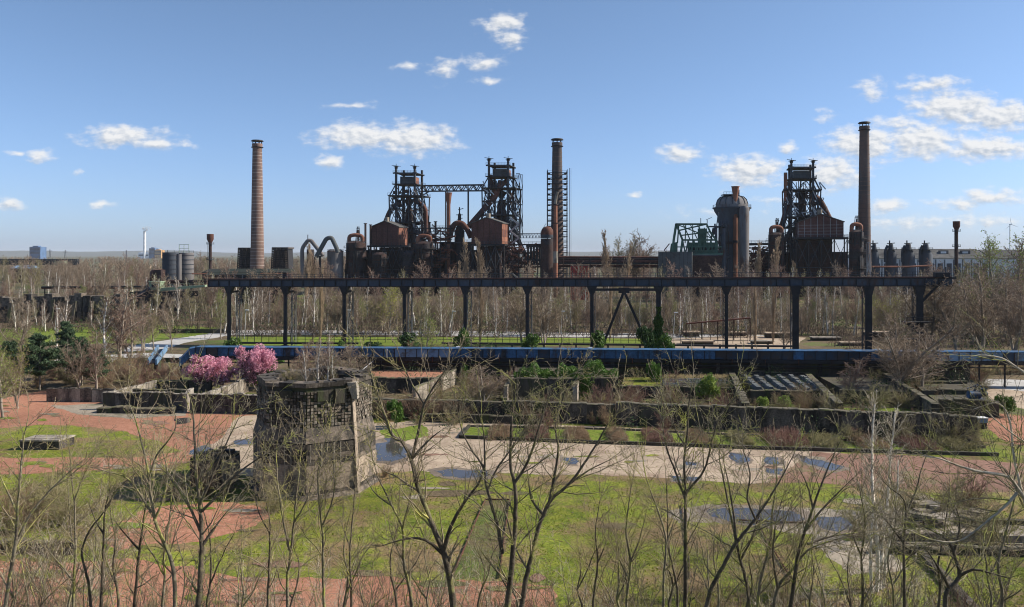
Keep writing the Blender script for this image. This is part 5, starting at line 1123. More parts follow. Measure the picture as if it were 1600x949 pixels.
wall('bed_wall', 'black wall below the front edge of the striped beds', WP(1172, 107), WP(1292, 107), 1.75, 1.75, .4, 'dark_wall', 5, world=True)
wall('bed_wall', 'black wall below the front edge of the second bed, right of the striped beds', WP(1312, 107), WP(1430, 107), 1.75, 1.7, .4, 'dark_wall', 5, world=True)
wall('bed_wall', 'grey wall along the back edge of the striped beds', WP(1152, 122.5), WP(1265, 122.5), 1.95, 1.95, .4, 'old_concrete', 5, world=True)
wall('step_wall', 'low dark retaining step nearest the bunker wall at the right end', WP(1408, 118), WP(1512, 118), 1.3, 1.3, .3, 'dark_wall', 4, world=True)
wall('step_wall', 'second low dark retaining step at the right end of the gardens', WP(1440, 109), WP(1514, 109), 1.5, 1.5, .3, 'dark_wall', 3, world=True)
wall('pit_wall', 'black pit wall beside the blue machine at the right end', WP(1468, 99), WP(1562, 98), 2.1, 2.0, .4, 'dark_wall', 4, world=True)
def terraces():
    def slab(name, pts, z, m, label=None):
        q = [Vector((X(px, Y), Y, 0)) for px, Y in pts]; mb = MB().hexa(q, [v+UP*z for v in q]); o = link(name, mb.mesh(name, m)); tag(o, kind='structure')
    slab('red_terrace', [(576, 118.2), (694, 118.2), (705, 140), (556, 140)], 1.85, 'red_gravel')
    slab('garden_terrace', [(970, 112.3), (1148, 111.6), (1146, 122), (975, 122)], 1.3, 'grass')
    slab('striped_bed', [(1180, 107.6), (1288, 107.6), (1264, 122.3), (1156, 122.3)], 1.55, 'soil_dark')
    slab('planted_bed', [(1325, 107.6), (1440, 107.6), (1384, 122), (1278, 122)], 1.5, 'soil_dark')
    slab('grass_terrace', [(1325, 96), (1460, 96), (1448, 103), (1318, 103)], .25, 'lawn')
    slab('upper_terrace', [(805, 113), (964, 113), (966, 124.5), (805, 124.5)], 2.6, 'soil_dark')
    slab('end_terrace', [(1475, 100), (1560, 100), (1520, 122), (1420, 122)], .9, 'soil_dark')
    # stone trough on the red terrace
    t = thing('stone_trough', (X(642, 128), 128, 1.85), 'low dark stone trough on the red terrace', 'trough')
    for (dx, dy, sx, sy) in ((0, -.9, 2.6, .25), (0, .9, 2.6, .25), (-1.2, 0, .25, 1.55), (1.2, 0, .25, 1.55)): part('side_slab', MB().box((X(642, 128)+dx, 128+dy, 1.85), sx, sy, .8), 'old_concrete', t)
    t = thing('stone_trough', (X(604, 131), 131, 1.85), 'rounded brown stone block at the left of the red terrace', 'block'); part('block', MB().hexa([(X(598,131),130,1.85),(X(612,131),130,1.85),(X(612,131),132,1.85),(X(598,131),132,1.85)], [(X(600,131),130.3,2.7),(X(611,131),130.3,2.5),(X(611,131),131.7,2.5),(X(600,131),131.7,2.7)]), 'pale_concrete', t)
    # striped hedge rows
    for k in range(6):
        a = Vector((X(1186+k*19, 109), 109, 1.55)); b = Vector((X(1163+k*18, 120.5), 120.5, 1.55)); m = MB(); r = random.Random(k); n = 12
        for i in range(n):
            p = a.lerp(b, i/n); q = a.lerp(b, (i+1)/n); w = r.uniform(.4, .55); h = r.uniform(.3, .45)
            m.hexa([p+Vector((-w,0,0)), p+Vector((w,0,0)), q+Vector((w,0,0)), q+Vector((-w,0,0))], [p+Vector((-w*.6,0,h)), p+Vector((w*.6,0,h)), q+Vector((w*.6,0,h)), q+Vector((-w*.6,0,h))])
        solo('hedge_row', m, 'box_grey', 'grey-green clipped plant row in the striped bed, %s from the left' % ['first', 'second', 'third', 'fourth', 'fifth', 'sixth'][k], 'hedge', 'clipped rows of the striped bed')
    for k in range(4):
        y = 113.2+k*1.9; m = MB(); r = random.Random(k+9)
        for i in range(20):
            x0 = X(1035+i*5.2, y); x1 = X(1035+(i+1)*5.2, y); h = r.uniform(.18, .35); m.hexa([(x0, y-.35, 1.3), (x1, y-.35, 1.3), (x1, y+.35, 1.3), (x0, y+.35, 1.3)], [(x0, y-.2, 1.3+h), (x1, y-.2, 1.3+h), (x1, y+.2, 1.3+h), (x0, y+.2, 1.3+h)])
        solo('hedge_row', m, 'box_grey' if k else 'soil_dark', 'low planted row across the grass terrace left of the striped beds, %s from the front' % ['first', 'second', 'third', 'fourth'][k], 'hedge', 'planted rows of the grass terrace')
terraces()
# ------------------------------------------------------------------ left yard walls
wall('yard_wall', 'pale grey low concrete wall at the left end of the red yard', (72, 628), (178, 629), 1.75, 1.7, .4, 'pale_concrete', 6, cop='old_concrete')
wall('yard_wall', 'dark stained concrete wall of the open pit left of the pink blossom trees', (160, 640), (288, 642), 2.15, 2.1, .4, 'old_concrete', 7, cop='pale_concrete')
wall('yard_wall', 'dark ribbed concrete wall between the open pit and the concrete tower', (296, 645), (414, 648), 2.35, 2.35, .4, 'old_concrete', 7, cop='pale_concrete')
wall('yard_wall', 'short pale return wall at the corner of the open pit', (284, 645), (296, 634), 2.3, 2.1, .5, 'pale_concrete', 2, cop='pale_concrete')
wall('low_slab_wall', 'long low mossy slab lying in front of the dark pit wall', (150, 646), (268, 648), .65, .65, 1.2, 'dark_wall', 5)
wall('yard_wall', 'sunlit pale concrete wall slanting up between the two pink blossom trees', (318, 640), (390, 612), 1.9, 1.9, .4, 'pale_concrete', 8, cop='pale_concrete')
wall('yard_wall', 'inner dark wall of the open pit below the left pink blossom tree', (206, 626), (300, 628), 1.5, 1.5, .4, 'dark_wall', 5)
wall('yard_wall', 'rear dark wall of the open pit, nearest the blue gallery', (240, 612), (330, 612), 1.5, 1.5, .4, 'dark_wall', 5)
wall('yard_wall', 'pale slanting side wall on the left of the open pit', (178, 632), (245, 612), 1.6, 1.4, .35, 'pale_concrete', 4, cop='pale_concrete')
wall('low_wall', 'low mossy black wall in the grass at bottom left', (-30, 866), (114, 868), .75, .75, .5, 'dark_wall', 6)
def blocks():
    Y = GY(703); t = thing('concrete_block', (X(64, Y), Y, 0), 'low dark concrete block on the grass island at left', 'block')
    part('body', MB().hexa([(X(31,Y),Y,0),(X(92,Y),Y,0),(X(97,Y),Y+2.3,0),(X(36,Y),Y+2.3,0)], [(X(31,Y),Y,.85),(X(92,Y),Y,.85),(X(97,Y),Y+2.3,.85),(X(36,Y),Y+2.3,.85)]), 'old_concrete', t)
    part('top_slab', MB().hexa([(X(30,Y),Y-.1,.853),(X(93,Y),Y-.1,.853),(X(98,Y),Y+2.4,.853),(X(35,Y),Y+2.4,.853)], [(X(30,Y),Y-.1,1.0),(X(93,Y),Y-.1,1.0),(X(98,Y),Y+2.4,1.0),(X(35,Y),Y+2.4,1.0)]), 'pale_concrete', t)
    Y = 68.5; t = thing('ruined_block', (X(330, Y), Y, 0), 'dark ivy-grown square masonry stump left of the concrete tower', 'ruin'); r = random.Random(2)
    c = Vector((X(326, Y), Y+1.6, 0)); a = Vector((math.cos(.25), -math.sin(.25), 0)); b_ = Vector((math.sin(.25), math.cos(.25), 0))
    part('body', MB().box(c, 2.9, 2.9, 2.55, a, b_), 'dark_wall', t)
    part('pale_side', MB().box(c+a*1.53, .12, 2.6, 2.2, a, b_), 'pale_concrete', t)
    for k in range(26):
        i = k % 6; j = k//6; part('masonry_block', MB().box(c-b_*1.5+a*(-1.2+i*.48)+UP*(.2+j*.48), r.uniform(.36, .44), .14+r.uniform(0, .12), r.uniform(.34, .42), a, b_), 'old_concrete', t)
    for k in range(12): part('rubble', MB().box(c+a*r.uniform(-1.2, 1.2)+b_*r.uniform(-1.2, 1.2)+UP*2.54, r.uniform(.3, .8), r.uniform(.3, .8), r.uniform(.15, .45), a, b_), 'old_concrete', t)
    # flower bed kerb
    t = thing('bed_kerb', (X(1100, 83), 83, 0), 'long black kerb round the strip of hedge blocks in front of the gardens', 'kerb')
    P = [gp(733, 668), gp(719, 685), gp(880, 692), gp(1040, 697), gp(1200, 703), gp(1380, 708), gp(1560, 713)]
    for i in range(len(P)-1):
        a, b = Vector((*P[i], 0)), Vector((*P[i+1], 0)); n = max(2, int((b-a).length/2.2))
        for k in range(n): part('kerb_stone', MB().beam(a.lerp(b, (k+.01)/n)+UP*.17, a.lerp(b, (k+.99)/n)+UP*.17, .3, .36), 'dark_wall', t)
    P2 = [gp(735, 667), gp(960, 672), gp(1200, 683), gp(1540, 700)]
    for i in range(3): a, b = Vector((*P2[i], 0)), Vector((*P2[i+1], 0)); n = int((b-a).length/2.2); [part('kerb_stone', MB().beam(a.lerp(b, (k+.01)/n)+UP*.1, a.lerp(b, (k+.99)/n)+UP*.1, .3, .2), 'old_concrete', t) for k in range(n)]
    # lower right channel and kerbs
    wall('channel_wall', 'dark water channel wall at right, below the grey slab', (1362, 846), (1660, 850), .6, .6, .4, 'pale_concrete', 7, cop=None)
    sheet('channel_water', [(1362, 848), (1660, 852), (1660, 864), (1362, 858)], .03, 'water', amp=.05, sub=2, seed=60)
    wall('channel_wall', 'near dark edge of the water channel at right', (1366, 866), (1660, 872), .45, .45, .35, 'dark_wall', 7)
    t = thing('diagonal_kerb', (*gp(1470, 900), 0), 'dark diagonal kerb running down through the grass at bottom right', 'kerb')
    a, b = Vector((*gp(1434, 864), 0)), Vector((*gp(1530, 965), 0))
    for k in range(9): part('kerb_stone', MB().beam(a.lerp(b, (k+.02)/9)+UP*.18, a.lerp(b, (k+.98)/9)+UP*.18, .5, .4), 'old_concrete', t)
    t = thing('slab_pile', (*gp(1465, 812), 0), 'pile of grey broken concrete slabs behind bare brush at right', 'rubble'); c = Vector((*gp(1465, 812), 0)); r = random.Random(8)
    for k in range(22):
        a_ = r.uniform(0, 3); ax = Vector((math.cos(a_), math.sin(a_), r.uniform(-.2, .2))).normalized(); ay = Vector((-ax.y, ax.x, 0)).normalized()
        part('slab', MB().box(c+Vector((r.uniform(-3.2, 3.2), r.uniform(-1.6, 2), r.uniform(0, 1.0))), r.uniform(1, 2.6), r.uniform(.6, 1.5), r.uniform(.15, .3), ax, ay), r.choice(['old_concrete', 'pale_concrete', 'slab_dark']), t)
    t = thing('black_beam', (*gp(1565, 820), 0), 'long black beam lying on the grass at right edge', 'beam'); a, b = Vector((*gp(1524, 818), .2)), Vector((*gp(1680, 823), .2)); part('beam', MB().beam(a, b, .4, .35), 'dark_wall', t); part('end_plate', MB().beam(a-Vector((.1, 0, 0)), a, .5, .45), 'rust', t)
    # edged bed in the foreground
    sheet('soil_bed', [(706, 905), (758, 783), (796, 783), (780, 905)], .018, 'earth', amp=.4, sub=4, seed=61)
    t = thing('steel_edging', (*gp(750, 840), 0), 'thin rusty steel edging around the narrow bed in the foreground grass', 'edging')
    for p, q in (((706, 905), (758, 783)), ((758, 783), (796, 783)), ((796, 783), (780, 905))): part('edge_strip', MB().beam(Vector((*gp(*p), .12)), Vector((*gp(*q), .12)), .05, .12), 'rust', t)
    t = thing('steel_edging', (*gp(1190, 830), 0), 'thin rusty steel edging around the overgrown bed right of the foreground trees', 'edging')
    for p, q in (((1080, 905), (1065, 790)), ((1150, 815), (1270, 820)), ((1180, 815), (1235, 905))): part('edge_strip', MB().beam(Vector((*gp(*p), .12)), Vector((*gp(*q), .12)), .05, .12), 'rust', t)
    # blue machine
    Y = 101; c = at(1524, 622, Y); t = thing('blue_machine', Vector((c.x, c.y, 0)), 'small bright blue winch machine on the pit wall at right', 'machine')
    part('base_frame', MB().box(c-UP*.5, 2.2, 1.6, .35).beam(Vector((c.x-.8, c.y, 0)), c-UP*.4+Vector((-.8,0,0)), .2).beam(Vector((c.x+.8, c.y, 0)), c-UP*.4+Vector((.8,0,0)), .2), 'blue_panel_dark', t)
    part('drum', MB().cyl(c+Vector((-.9, 0, .4)), c+Vector((.5, 0, .4)), .5, n=14), 'blue_panel', t)
    part('motor', MB().cyl(c+Vector((.5, 0, .5)), c+Vector((1.4, 0, .5)), .33, n=12).box(c+Vector((.9, 0, .8)), .5, .5, .4), 'blue_panel', t)
    part('jib', MB().beam(c+Vector((-.6, 0, .7)), c+Vector((-1.7, -.4, -1.2)), .14).beam(c+Vector((-.2, 0, .7)), c+Vector((.2, 0, 1.7)), .18).beam(c+Vector((.2, 0, 1.7)), c+Vector((1.5, 0, 1.1)), .14).beam(c+Vector((-1, 0, 1.2)), c+Vector((.2, 0, 1.6)), .12), 'blue_panel', t)
    c = at(1530, 656, 92); t = thing('blue_panel_box', Vector((c.x, c.y, 0)), 'small pale blue and white cover below the blue machine', 'box'); part('cover', MB().box((c.x, c.y, c.z-.3), 1.5, .9, .5), 'blue_pale', t); part('lid', MB().box((c.x, c.y, c.z+.2), 1.6, 1, .1), 'white_paint', t); part('stand', MB().box((c.x, c.y, 0), 1.3, .8, c.z-.3), 'dark_wall', t)
    # railings
    t = thing('stair_railing', at(580, 590, 112), 'pale metal stair railing just right of the tower top', 'railing')
    m = MB(); a = Vector((X(566, 118), 118, 1.9)); b = Vector((X(606, 138), 138, 2.6)); m.beam(a+UP*1.1, b+UP*1.1, .08)
    part('top_rail', m, 'metal_light', t)
    for k in range(14): p = a.lerp(b, k/13); part('baluster', MB().beam(p, p+UP*1.1, .07), 'metal_light', t)
    # fence behind the runway
    t = thing('rail_fence', (X(760, 182), 182, 0), 'long thin dark rail fence on the grass behind the crane runway', 'fence')
    for k in range(70): x = X(375+k*11.4, 183); part('post', MB().beam((x, 183-.05*k, 0), (x, 183-.05*k, 2.0), .1), 'steel_black', t)
    a = Vector((X(375, 183), 183, 0)); b = Vector((X(375+69*11.4, 183), 183-3.45, 0))
    for z in (.7, 1.3, 2.0): part('rail', MB().beam(a+UP*z, b+UP*z, .09), 'steel_black', t)
    t = thing('ground_pipe', (X(900, 168), 168, 0), 'long black pipe on low saddles behind the blue gallery', 'pipe')
    part('pipe', MB().cyl((X(690, 170), 170, 1.2), (X(1240, 164), 164, 1.2), .22, n=8).cyl((X(375, 172), 172, 1.0), (X(560, 171), 171, 1.0), .2, n=8), 'steel_black', t)
    for k in range(22): px = 700+k*25; part('saddle', MB().box((X(px, 168.5), 168.5, 0), .3, .5, 1.1), 'dark_wall', t)
    # lamps
    for px, py, Y, lab in ((386, 484, 190, 'slanting street lamp with white head right of the first runway column'), (546, 484, 195, 'street lamp with white head between the second and third runway columns'), (709, 486, 195, 'small lamp left of the fifth runway column'), (880, 486, 200, 'small lamp in the woodland between the sixth and seventh runway columns'), (1056, 488, 195, 'small lamp right of the ivy-covered runway column'), (1240, 490, 190, 'small lamp touching the tenth runway column'), (90, 482, 210, 'small white lamp among the trees at far left'), (237, 483, 215, 'small white lamp below the green loader')):
        q = at(px, py, Y); t = thing('street_lamp', (q.x-.6, Y, 0), lab, 'street lamp'); part('pole', MB().cyl((q.x-.6, Y, 0), q-Vector((.3, 0, .3)), .09, .06, n=6), 'metal_light', t); part('lamp_head', MB().box(q-Vector((0, 0, .2)), .9, .35, .22), 'white_paint', t)
    # gravel works behind right columns: slabs and platforms
    r = random.Random(12); t = thing('ramp_bridge', at(1100, 505, 190), 'long rust-brown inclined walkway on the sand area behind the runway', 'ramp')
    a, b = at(1072, 506, 190), at(1172, 497, 186); part('deck', MB().beam(a, b, 1.2, .3), 'rust', t)
    for k in range(5): p = a.lerp(b, k/4); part('post', MB().beam(Vector((p.x, p.y, 0)), p, .25), 'rust_dark', t)
    for k, (px, py, w, h) in enumerate([(1080, 520, 26, 1.3), (1150, 519, 30, 1.0), (1090, 532, 50, .8), (1190, 531, 34, .7), (1215, 522, 40, 1.3), (1290, 526, 46, .8), (1330, 534, 40, .8), (1375, 521, 50, 1.4)]):
        x, y = gp(px, py+6); t = thing('concrete_platform', (x, y, 0), ['rust-edged platform', 'dark slab', 'white slab', 'low grey slab', 'raised grey slab', 'thin brown slab', 'low tan slab', 'grey stepped slab'][k]+' on the sandy ground behind the runway, near its %s column' % ['ninth', 'ninth', 'eighth', 'ninth', 'tenth', 'tenth', 'eleventh', 'last'][k], 'platform')
        ww = w*y/F; part('slab', MB().box((x, y, h-.25), ww, 2.6, .25), r.choice(['pale_concrete', 'slab']), t); part('side', MB().box((x, y+.1, 0), ww-.5, 2.0, h-.25), 'dark_wall', t)
blocks()
# ------------------------------------------------------------------ concrete tower
def tower():
    Y0 = 70.4; c = Vector((X(492, Y0), Y0, 0)); t = thing('concrete_tower', c, 'massive octagonal ruined concrete tower standing in the yard', 'tower')
    ang = [R(-84+45*i) for i in range(8)]; d = [Vector((math.cos(a), math.sin(a), 0)) for a in ang]
    def ring(r, z): return [c+v*r+UP*z for v in d]
    def frust(r0, z0, r1, z1): return MB().hexa(ring(r0, z0), ring(r1, z1))
    part('plinth', frust(5.75, 0, 5.5, .3), 'masonry', t)
    part('lower_body', frust(5.27, .3, 5.15, 4.55), 'old_concrete', t)
    part('chamfer_band', frust(5.32, 4.55, 4.95, 5.75), 'masonry', t)
    # upper wall panels with exposed block grid
    r0 = 4.86; r1 = 4.8; z0, z1 = 5.7, 9.05
    inner = 3.3
    for i in range(8):
        a, b = d[i], d[(i+1) % 8]
        q = [c+a*r0, c+b*r0, c+b*inner, c+a*inner]
        part('upper_wall', MB().hexa([v+UP*z0 for v in q], [v+UP*z1 for v in q]), 'dark_wall', t)
    part('upper_core', MB().hexa(ring(inner+.01, z0), ring(inner+.01, 7.9)), 'soil_dark', t)
    r = random.Random(6); m = MB(); m2 = MB()
    for i in range(8):
        a, b = c+d[i]*r0, c+d[(i+1) % 8]*r0; L = (b-a).length; ax = (b-a).normalized(); nr = (d[i]+d[(i+1) % 8]).normalized(); nc = 13; nr_ = 11
        for u in range(nc):
            for v in range(nr_):
                if v > 6 and 4 < u < 9 and i % 2 == 0: continue
                if r.random() < .07: continue
                w = L/nc; h = 2.95/nr_; p = a+ax*(w*(u+.5))+UP*(z0+.1+h*v)+nr*.03
                (m if r.random() < .8 else m2).box(p, w*r.uniform(.66, .86), .12+r.uniform(0, .15), h*r.uniform(.62, .84), ax, nr)
    part('masonry_blocks', m, 'masonry', t, kind='stuff'); part('pale_masonry_blocks', m2, 'pale_concrete', t, kind='stuff')
    # board-marked courses on the lower body
    for i in range(8):
        a, b = c+d[i]*5.24, c+d[(i+1) % 8]*5.24; ax = (b-a).normalized(); nr = (d[i]+d[(i+1) % 8]).normalized(); L = (b-a).length
        for k in range(9):
            z = .6+k*.43; kk = 5.45-.1*(z/4.5); part('board_course', MB().box((a+b)/2+UP*z+nr*(.0), L*.985, .07+r.uniform(0, .05), .40, ax, nr), 'tan_concrete' if k < 5 else ('masonry' if (k*7+i) % 3 == 0 else 'old_concrete'), t)
        if i in (0, 7, 1): part('buttress', MB().hexa([c+d[i]*5.3+ax*.05-nr*.0, c+d[i]*5.3+ax*.55, c+d[i]*5.75+ax*.5, c+d[i]*5.75+ax*.05], [c+d[i]*4.6+ax*.05+UP*8.6, c+d[i]*4.6+ax*.55+UP*8.6, c+d[i]*4.95+ax*.55+UP*8.6, c+d[i]*4.95+ax*.05+UP*8.6]), 'tan_concrete', t) if i == 1 else None
    for i in (7, 0, 6):
        a, b = c+d[i]*5.31, c+d[(i+1) % 8]*5.31; ax = (b-a).normalized(); nr = (d[i]+d[(i+1) % 8]).normalized()
        for k in range(7):
            u = r.uniform(.08, .92); w_ = r.uniform(.04, .14); h_ = r.uniform(.6, 3.2); p = a.lerp(b, u)+UP*(4.45-h_)-nr*.005
            part('lime_streak', MB().box(p, w_, .045, h_, ax, nr), 'pale_concrete', t)
    # rim
    for i in range(8):
        a, b = d[i], d[(i+1) % 8]
        for k in range(3):
            u0, u1 = a.lerp(b, k/3), a.lerp(b, (k+1)/3); zt = z1+.35+r.uniform(-.1, .12); q = [c+u0*5.02, c+u1*5.02, c+u1*3.6, c+u0*3.6]
            part('rim_stone', MB().hexa([v+UP*(z1+.002) for v in q], [v+UP*zt for v in q]), 'old_concrete' if r.random() < .6 else 'masonry', t)
    for k in range(46):
        a = r.uniform(0, 6.28); q = c+Vector((math.cos(a), math.sin(a), 0))*r.uniform(3.7, 4.5)+UP*(z1+.2); part('rim_rubble', MB().box(q, r.uniform(.2, .6), r.uniform(.15, .5), r.uniform(.1, .36), Vector((math.cos(a+.4), math.sin(a+.4), 0)), Vector((-math.sin(a+.4), math.cos(a+.4), 0))), r.choice(['moss_top', 'masonry', 'old_concrete']), t)
    # exposed patches
    for (i, u, z, w, h) in ((0, .35, 7.9, .9, .8), (0, .75, 7.6, .9, 1.2), (7, .5, 8.2, 1.2, .6)):
        a, b = c+d[i]*r0, c+d[(i+1) % 8]*r0; ax = (b-a).normalized(); nr = (d[i]+d[(i+1) % 8]).normalized(); part('patch', MB().box(a.lerp(b, u)+UP*z+nr*.05, w, .42, h, ax, nr), 'dark_wall', t)
    # sloping buttress rib at the right with hole
    e = c+d[1]*4.9
    part('rib', MB().hexa([e+Vector((0.2,-.4,7.9)), e+Vector((.6,-.4,7.9)), e+Vector((.6,.5,7.9)), e+Vector((0.2,.5,7.9))], [e+Vector((-.3,-.4,9.3)), e+Vector((.5,-.4,9.3)), e+Vector((.5,.5,9.3)), e+Vector((-.3,.5,9.3))]), 'pale_concrete', t)
tower()
# ================================================================== VEGETATION
def rnd_perp(d, r):
    v = Vector((r.gauss(0,1), r.gauss(0,1), r.gauss(0,1))); v = v-d*v.dot(d)
    return v.normalized() if v.length > 1e-4 else d.orthogonal().normalized()
def grow(S, p, d, L, r0, lev, mx, r, o):
    """S collects (p, q, ra, rb, level); o holds the habit of the plant"""
    sl = o['seg'][min(lev, len(o['seg'])-1)]; n = max(2, int(L/sl)); st = L/n
    ang = o['ang'][min(lev, len(o['ang'])-1)]; wob = o['wob']; up = o['up'][min(lev, len(o['up'])-1)]
    r1 = max(o['rmin'], r0*(.25 if lev else .3)); start = o['start'] if lev == 0 else .12
    nch = o['n'][min(lev, len(o['n'])-1)]; acc = 0.0; side = r.uniform(0, 6.28)
    for i in range(n):
        d = (d+rnd_perp(d, r)*wob*(1+.5*lev)+UP*up*st).normalized(); q = p+d*st
        f0, f1 = i/n, (i+1)/n; ra = r0+(r1-r0)*f0; rb = r0+(r1-r0)*f1
        S.append((p, q, ra, rb, lev)); p = q
        if lev < mx and f1 > start:
            acc += nch/(n*(1-start))
            while acc > 0:
                acc -= 1; a = R(ang*r.uniform(.65, 1.3)); side += 2.4+r.uniform(-.5, .5)
                e = d.orthogonal().normalized(); e = (e*math.cos(side)+d.cross(e)*math.sin(side)).normalized()
                dd = (d*math.cos(a)+e*math.sin(a)).normalized(); env = o['env'](f1) if lev == 0 else (1.05-.6*f1)
                grow(S, p-d*st*r.random(), dd, L*o['ratio'][min(lev, len(o['ratio'])-1)]*env*r.uniform(.7, 1.2), max(o['rmin'], rb*o['rr']), lev+1, mx, r, o)
    return p
def seg_mesh(name, S, m, sides=(7, 4, 3)):
    V = []; Fc = []; off = 0
    for lev_sel in sorted(set(min(s_[4], len(sides)-1) for s_ in S)):
        G = [s_ for s_ in S if min(s_[4], len(sides)-1) == lev_sel]; k = sides[lev_sel]
        P0 = np.array([tuple(g[0]) for g in G]); P1 = np.array([tuple(g[1]) for g in G]); ra = np.array([g[2] for g in G]); rb = np.array([g[3] for g in G])
        D = P1-P0; D /= np.maximum(1e-9, np.linalg.norm(D, axis=1))[:, None]
        ref = np.where(np.abs(D[:, 2:3]) > .9, np.array([[1., 0, 0]]), np.array([[0, 0, 1.]]))
        A = np.cross(D, ref); A /= np.linalg.norm(A, axis=1)[:, None]; B = np.cross(D, A)
        n = len(G); ring = []
        for pt, rad in ((P0, ra), (P1, rb)):
            for j in range(k):
                a = 2*math.pi*j/k; ring.append(pt+(A*math.cos(a)+B*math.sin(a))*rad[:, None])
        vv = np.stack(ring, 1).reshape(-1, 3); base = off+np.arange(n)[:, None]*2*k
        for j in range(k):
            j2 = (j+1) % k; Fc.append(np.concatenate([base+j, base+j2, base+k+j2, base+k+j], 1))
        V.append(vv); off += n*2*k
    V = np.concatenate(V); Fa = np.concatenate(Fc)
    return np_mesh(name, V, Fa, m, True)
def np_mesh(name, V, Fa, m, smooth=False):
    me = bpy.data.meshes.new(name); nf, k = Fa.shape
    me.vertices.add(len(V)); me.vertices.foreach_set('co', V.astype(np.float32).ravel())
    me.loops.add(nf*k); me.loops.foreach_set('vertex_index', Fa.astype(np.int32).ravel())
    me.polygons.add(nf); me.polygons.foreach_set('loop_start', (np.arange(nf)*k).astype(np.int32))
    if smooth: me.polygons.foreach_set('use_smooth', [True]*nf)
    me.materials.append(MT[m]); me.update(calc_edges=True); return me
def leaves(name, C, size, m, seed, flat=.0, asp=.55):
    g = np.random.default_rng(seed); C = np.asarray(C); n = len(C)
    a = g.normal(size=(n, 3)); a /= np.linalg.norm(a, axis=1)[:, None]; b = g.normal(size=(n, 3)); b -= a*(a*b).sum(1)[:, None]; b /= np.linalg.norm(b, axis=1)[:, None]
    if flat: a[:, 2] *= flat; b[:, 2] *= flat
    s_ = size*g.uniform(.6, 1.4, (n, 1)); V = np.stack([C-a*s_, C+b*s_*asp, C+a*s_, C-b*s_*asp], 1).reshape(-1, 3)
    return np_mesh(name, V, np.arange(4*n).reshape(n, 4), m)
HB = {
 'tree':   dict(seg=(.9,.6,.4,.3), ang=(42,40,38), wob=.10, up=(.03,.10,.05), rmin=.016, start=.25, n=(22,9,5), ratio=(.42,.5,.5), rr=.42, env=lambda f: 1.15-.75*f),
 'birch':  dict(seg=(.9,.5,.35,.3), ang=(34,36,36), wob=.06, up=(.03,.12,-.02), rmin=.013, start=.22, n=(30,9,5), ratio=(.27,.5,.55), rr=.34, env=lambda f: 1.25-.85*f),
 'poplar': dict(seg=(1.2,.7,.5), ang=(17,16,18), wob=.03, up=(.02,.12,.10), rmin=.03, start=.06, n=(70,9,3), ratio=(.2,.5,.5), rr=.3, env=lambda f: .55+.8*math.sin(min(1, f*1.1+.1)*3.0)),
 'sapling':dict(seg=(.5,.35,.25), ang=(38,40,42), wob=.15, up=(.05,.06,.02), rmin=.0055, start=.15, n=(14,6,2.4), ratio=(.30,.5,.5), rr=.42, env=lambda f: 1.15-.8*f),
 'bush':   dict(seg=(.35,.25,.2), ang=(34,36,38), wob=.14, up=(.0,.03,.0), rmin=.006, start=.1, n=(14,6,3), ratio=(.42,.5,.5), rr=.5, env=lambda f: 1.1-.6*f),
}
def proto_tree(kind, h, rad, seed, bark, twig, mx=3, stems=1, nmul=1.0, lean=.0):
    r = random.Random(seed); o = dict(HB[kind]); o['n'] = tuple(x*nmul for x in o['n']); S = []
    for k in range(stems):
        d = Vector((r.gauss(0, lean), r.gauss(0, lean), 1)).normalized()
        grow(S, Vector((r.uniform(-.2, .2)*(stems > 1), r.uniform(-.2, .2)*(stems > 1), -.15)), d, h*r.uniform(.8, 1) if k else h, rad*(1 if not k else .75), 0, mx, r, o)
    k1 = 1 if mx > 2 else 0
    T = [s_ for s_ in S if s_[4] <= k1]; C = [s_ for s_ in S if s_[4] > k1]
    return (seg_mesh(kind+'_trunk', T, bark, (7, 4)), seg_mesh(kind+'_crown', [(a, b, c, d_, l-1) for a, b, c, d_, l in C], twig, (4, 3, 3)), C)
def put(name, pr, loc, s, rz, label, cat, group=None, names=('trunk', 'crown')):
    o = thing(name, loc, label, cat, group); o.rotation_euler = (0, 0, rz); o.scale = (s, s, s*rng.uniform(.93, 1.07))
    for nme, me in zip(names, pr[:len(names)]):
        if me is not None: link(nme, me, o)
    return o
# ---- prototypes (10 m tall unless noted)
PB = [proto_tree('birch', 10, .17, 100+i, 'birch_bark', tw, 3, 1, .85, .05) for i, tw in enumerate(('wood_brown', 'wood_red', 'wood_brown', 'wood_olive'))]
PT = [proto_tree('tree', 10, .18, 200+i, 'trunk_grey', tw, 3, st, .9, ln) for i, (tw, st, ln) in enumerate((('wood_brown', 1, .03), ('wood_red', 2, .16), ('wood_olive', 1, .04), ('wood_brown', 3, .2), ('wood_brown', 2, .14)))]
PP = [proto_tree('poplar', 14, .2, 300+i, 'poplar_twig', 'poplar_twig', 2, 1, 1.0, .01) for i in range(3)]
PW = [proto_tree('birch', 10, .12, 150+i, 'birch_bark', 'bark_pale', 2, 1, .8, .04) for i in range(2)]
PS = [proto_tree('sapling', 6, .04, 400+i, 'bark_moss', tw, 2, st, 1.0, .38) for i, (tw, st) in enumerate((('bark_twig', 3), ('bark_pale', 4), ('bark_dark', 2), ('bramble', 3), ('bark_dark', 5)))]
PU = [proto_tree('bush', 2.4, .025, 500+i, 'bark_twig', tw, 2, 14, 1.0, .55) for i, tw in enumerate(('bark_twig', 'bramble', 'bramble_red', 'wood_olive'))]
def with_leaves(pr, n, size, m, seed, jit=.25, top=.0):
    g = random.Random(seed); C = [c for c in pr[2] if c[4] >= 2 and c[1].z > top]; pts = []
    for _ in range(n): c = g.choice(C); pts.append(tuple(c[1]+Vector((g.gauss(0, jit), g.gauss(0, jit), g.gauss(0, jit)))))
    return leaves('foliage', pts, size, m, seed)
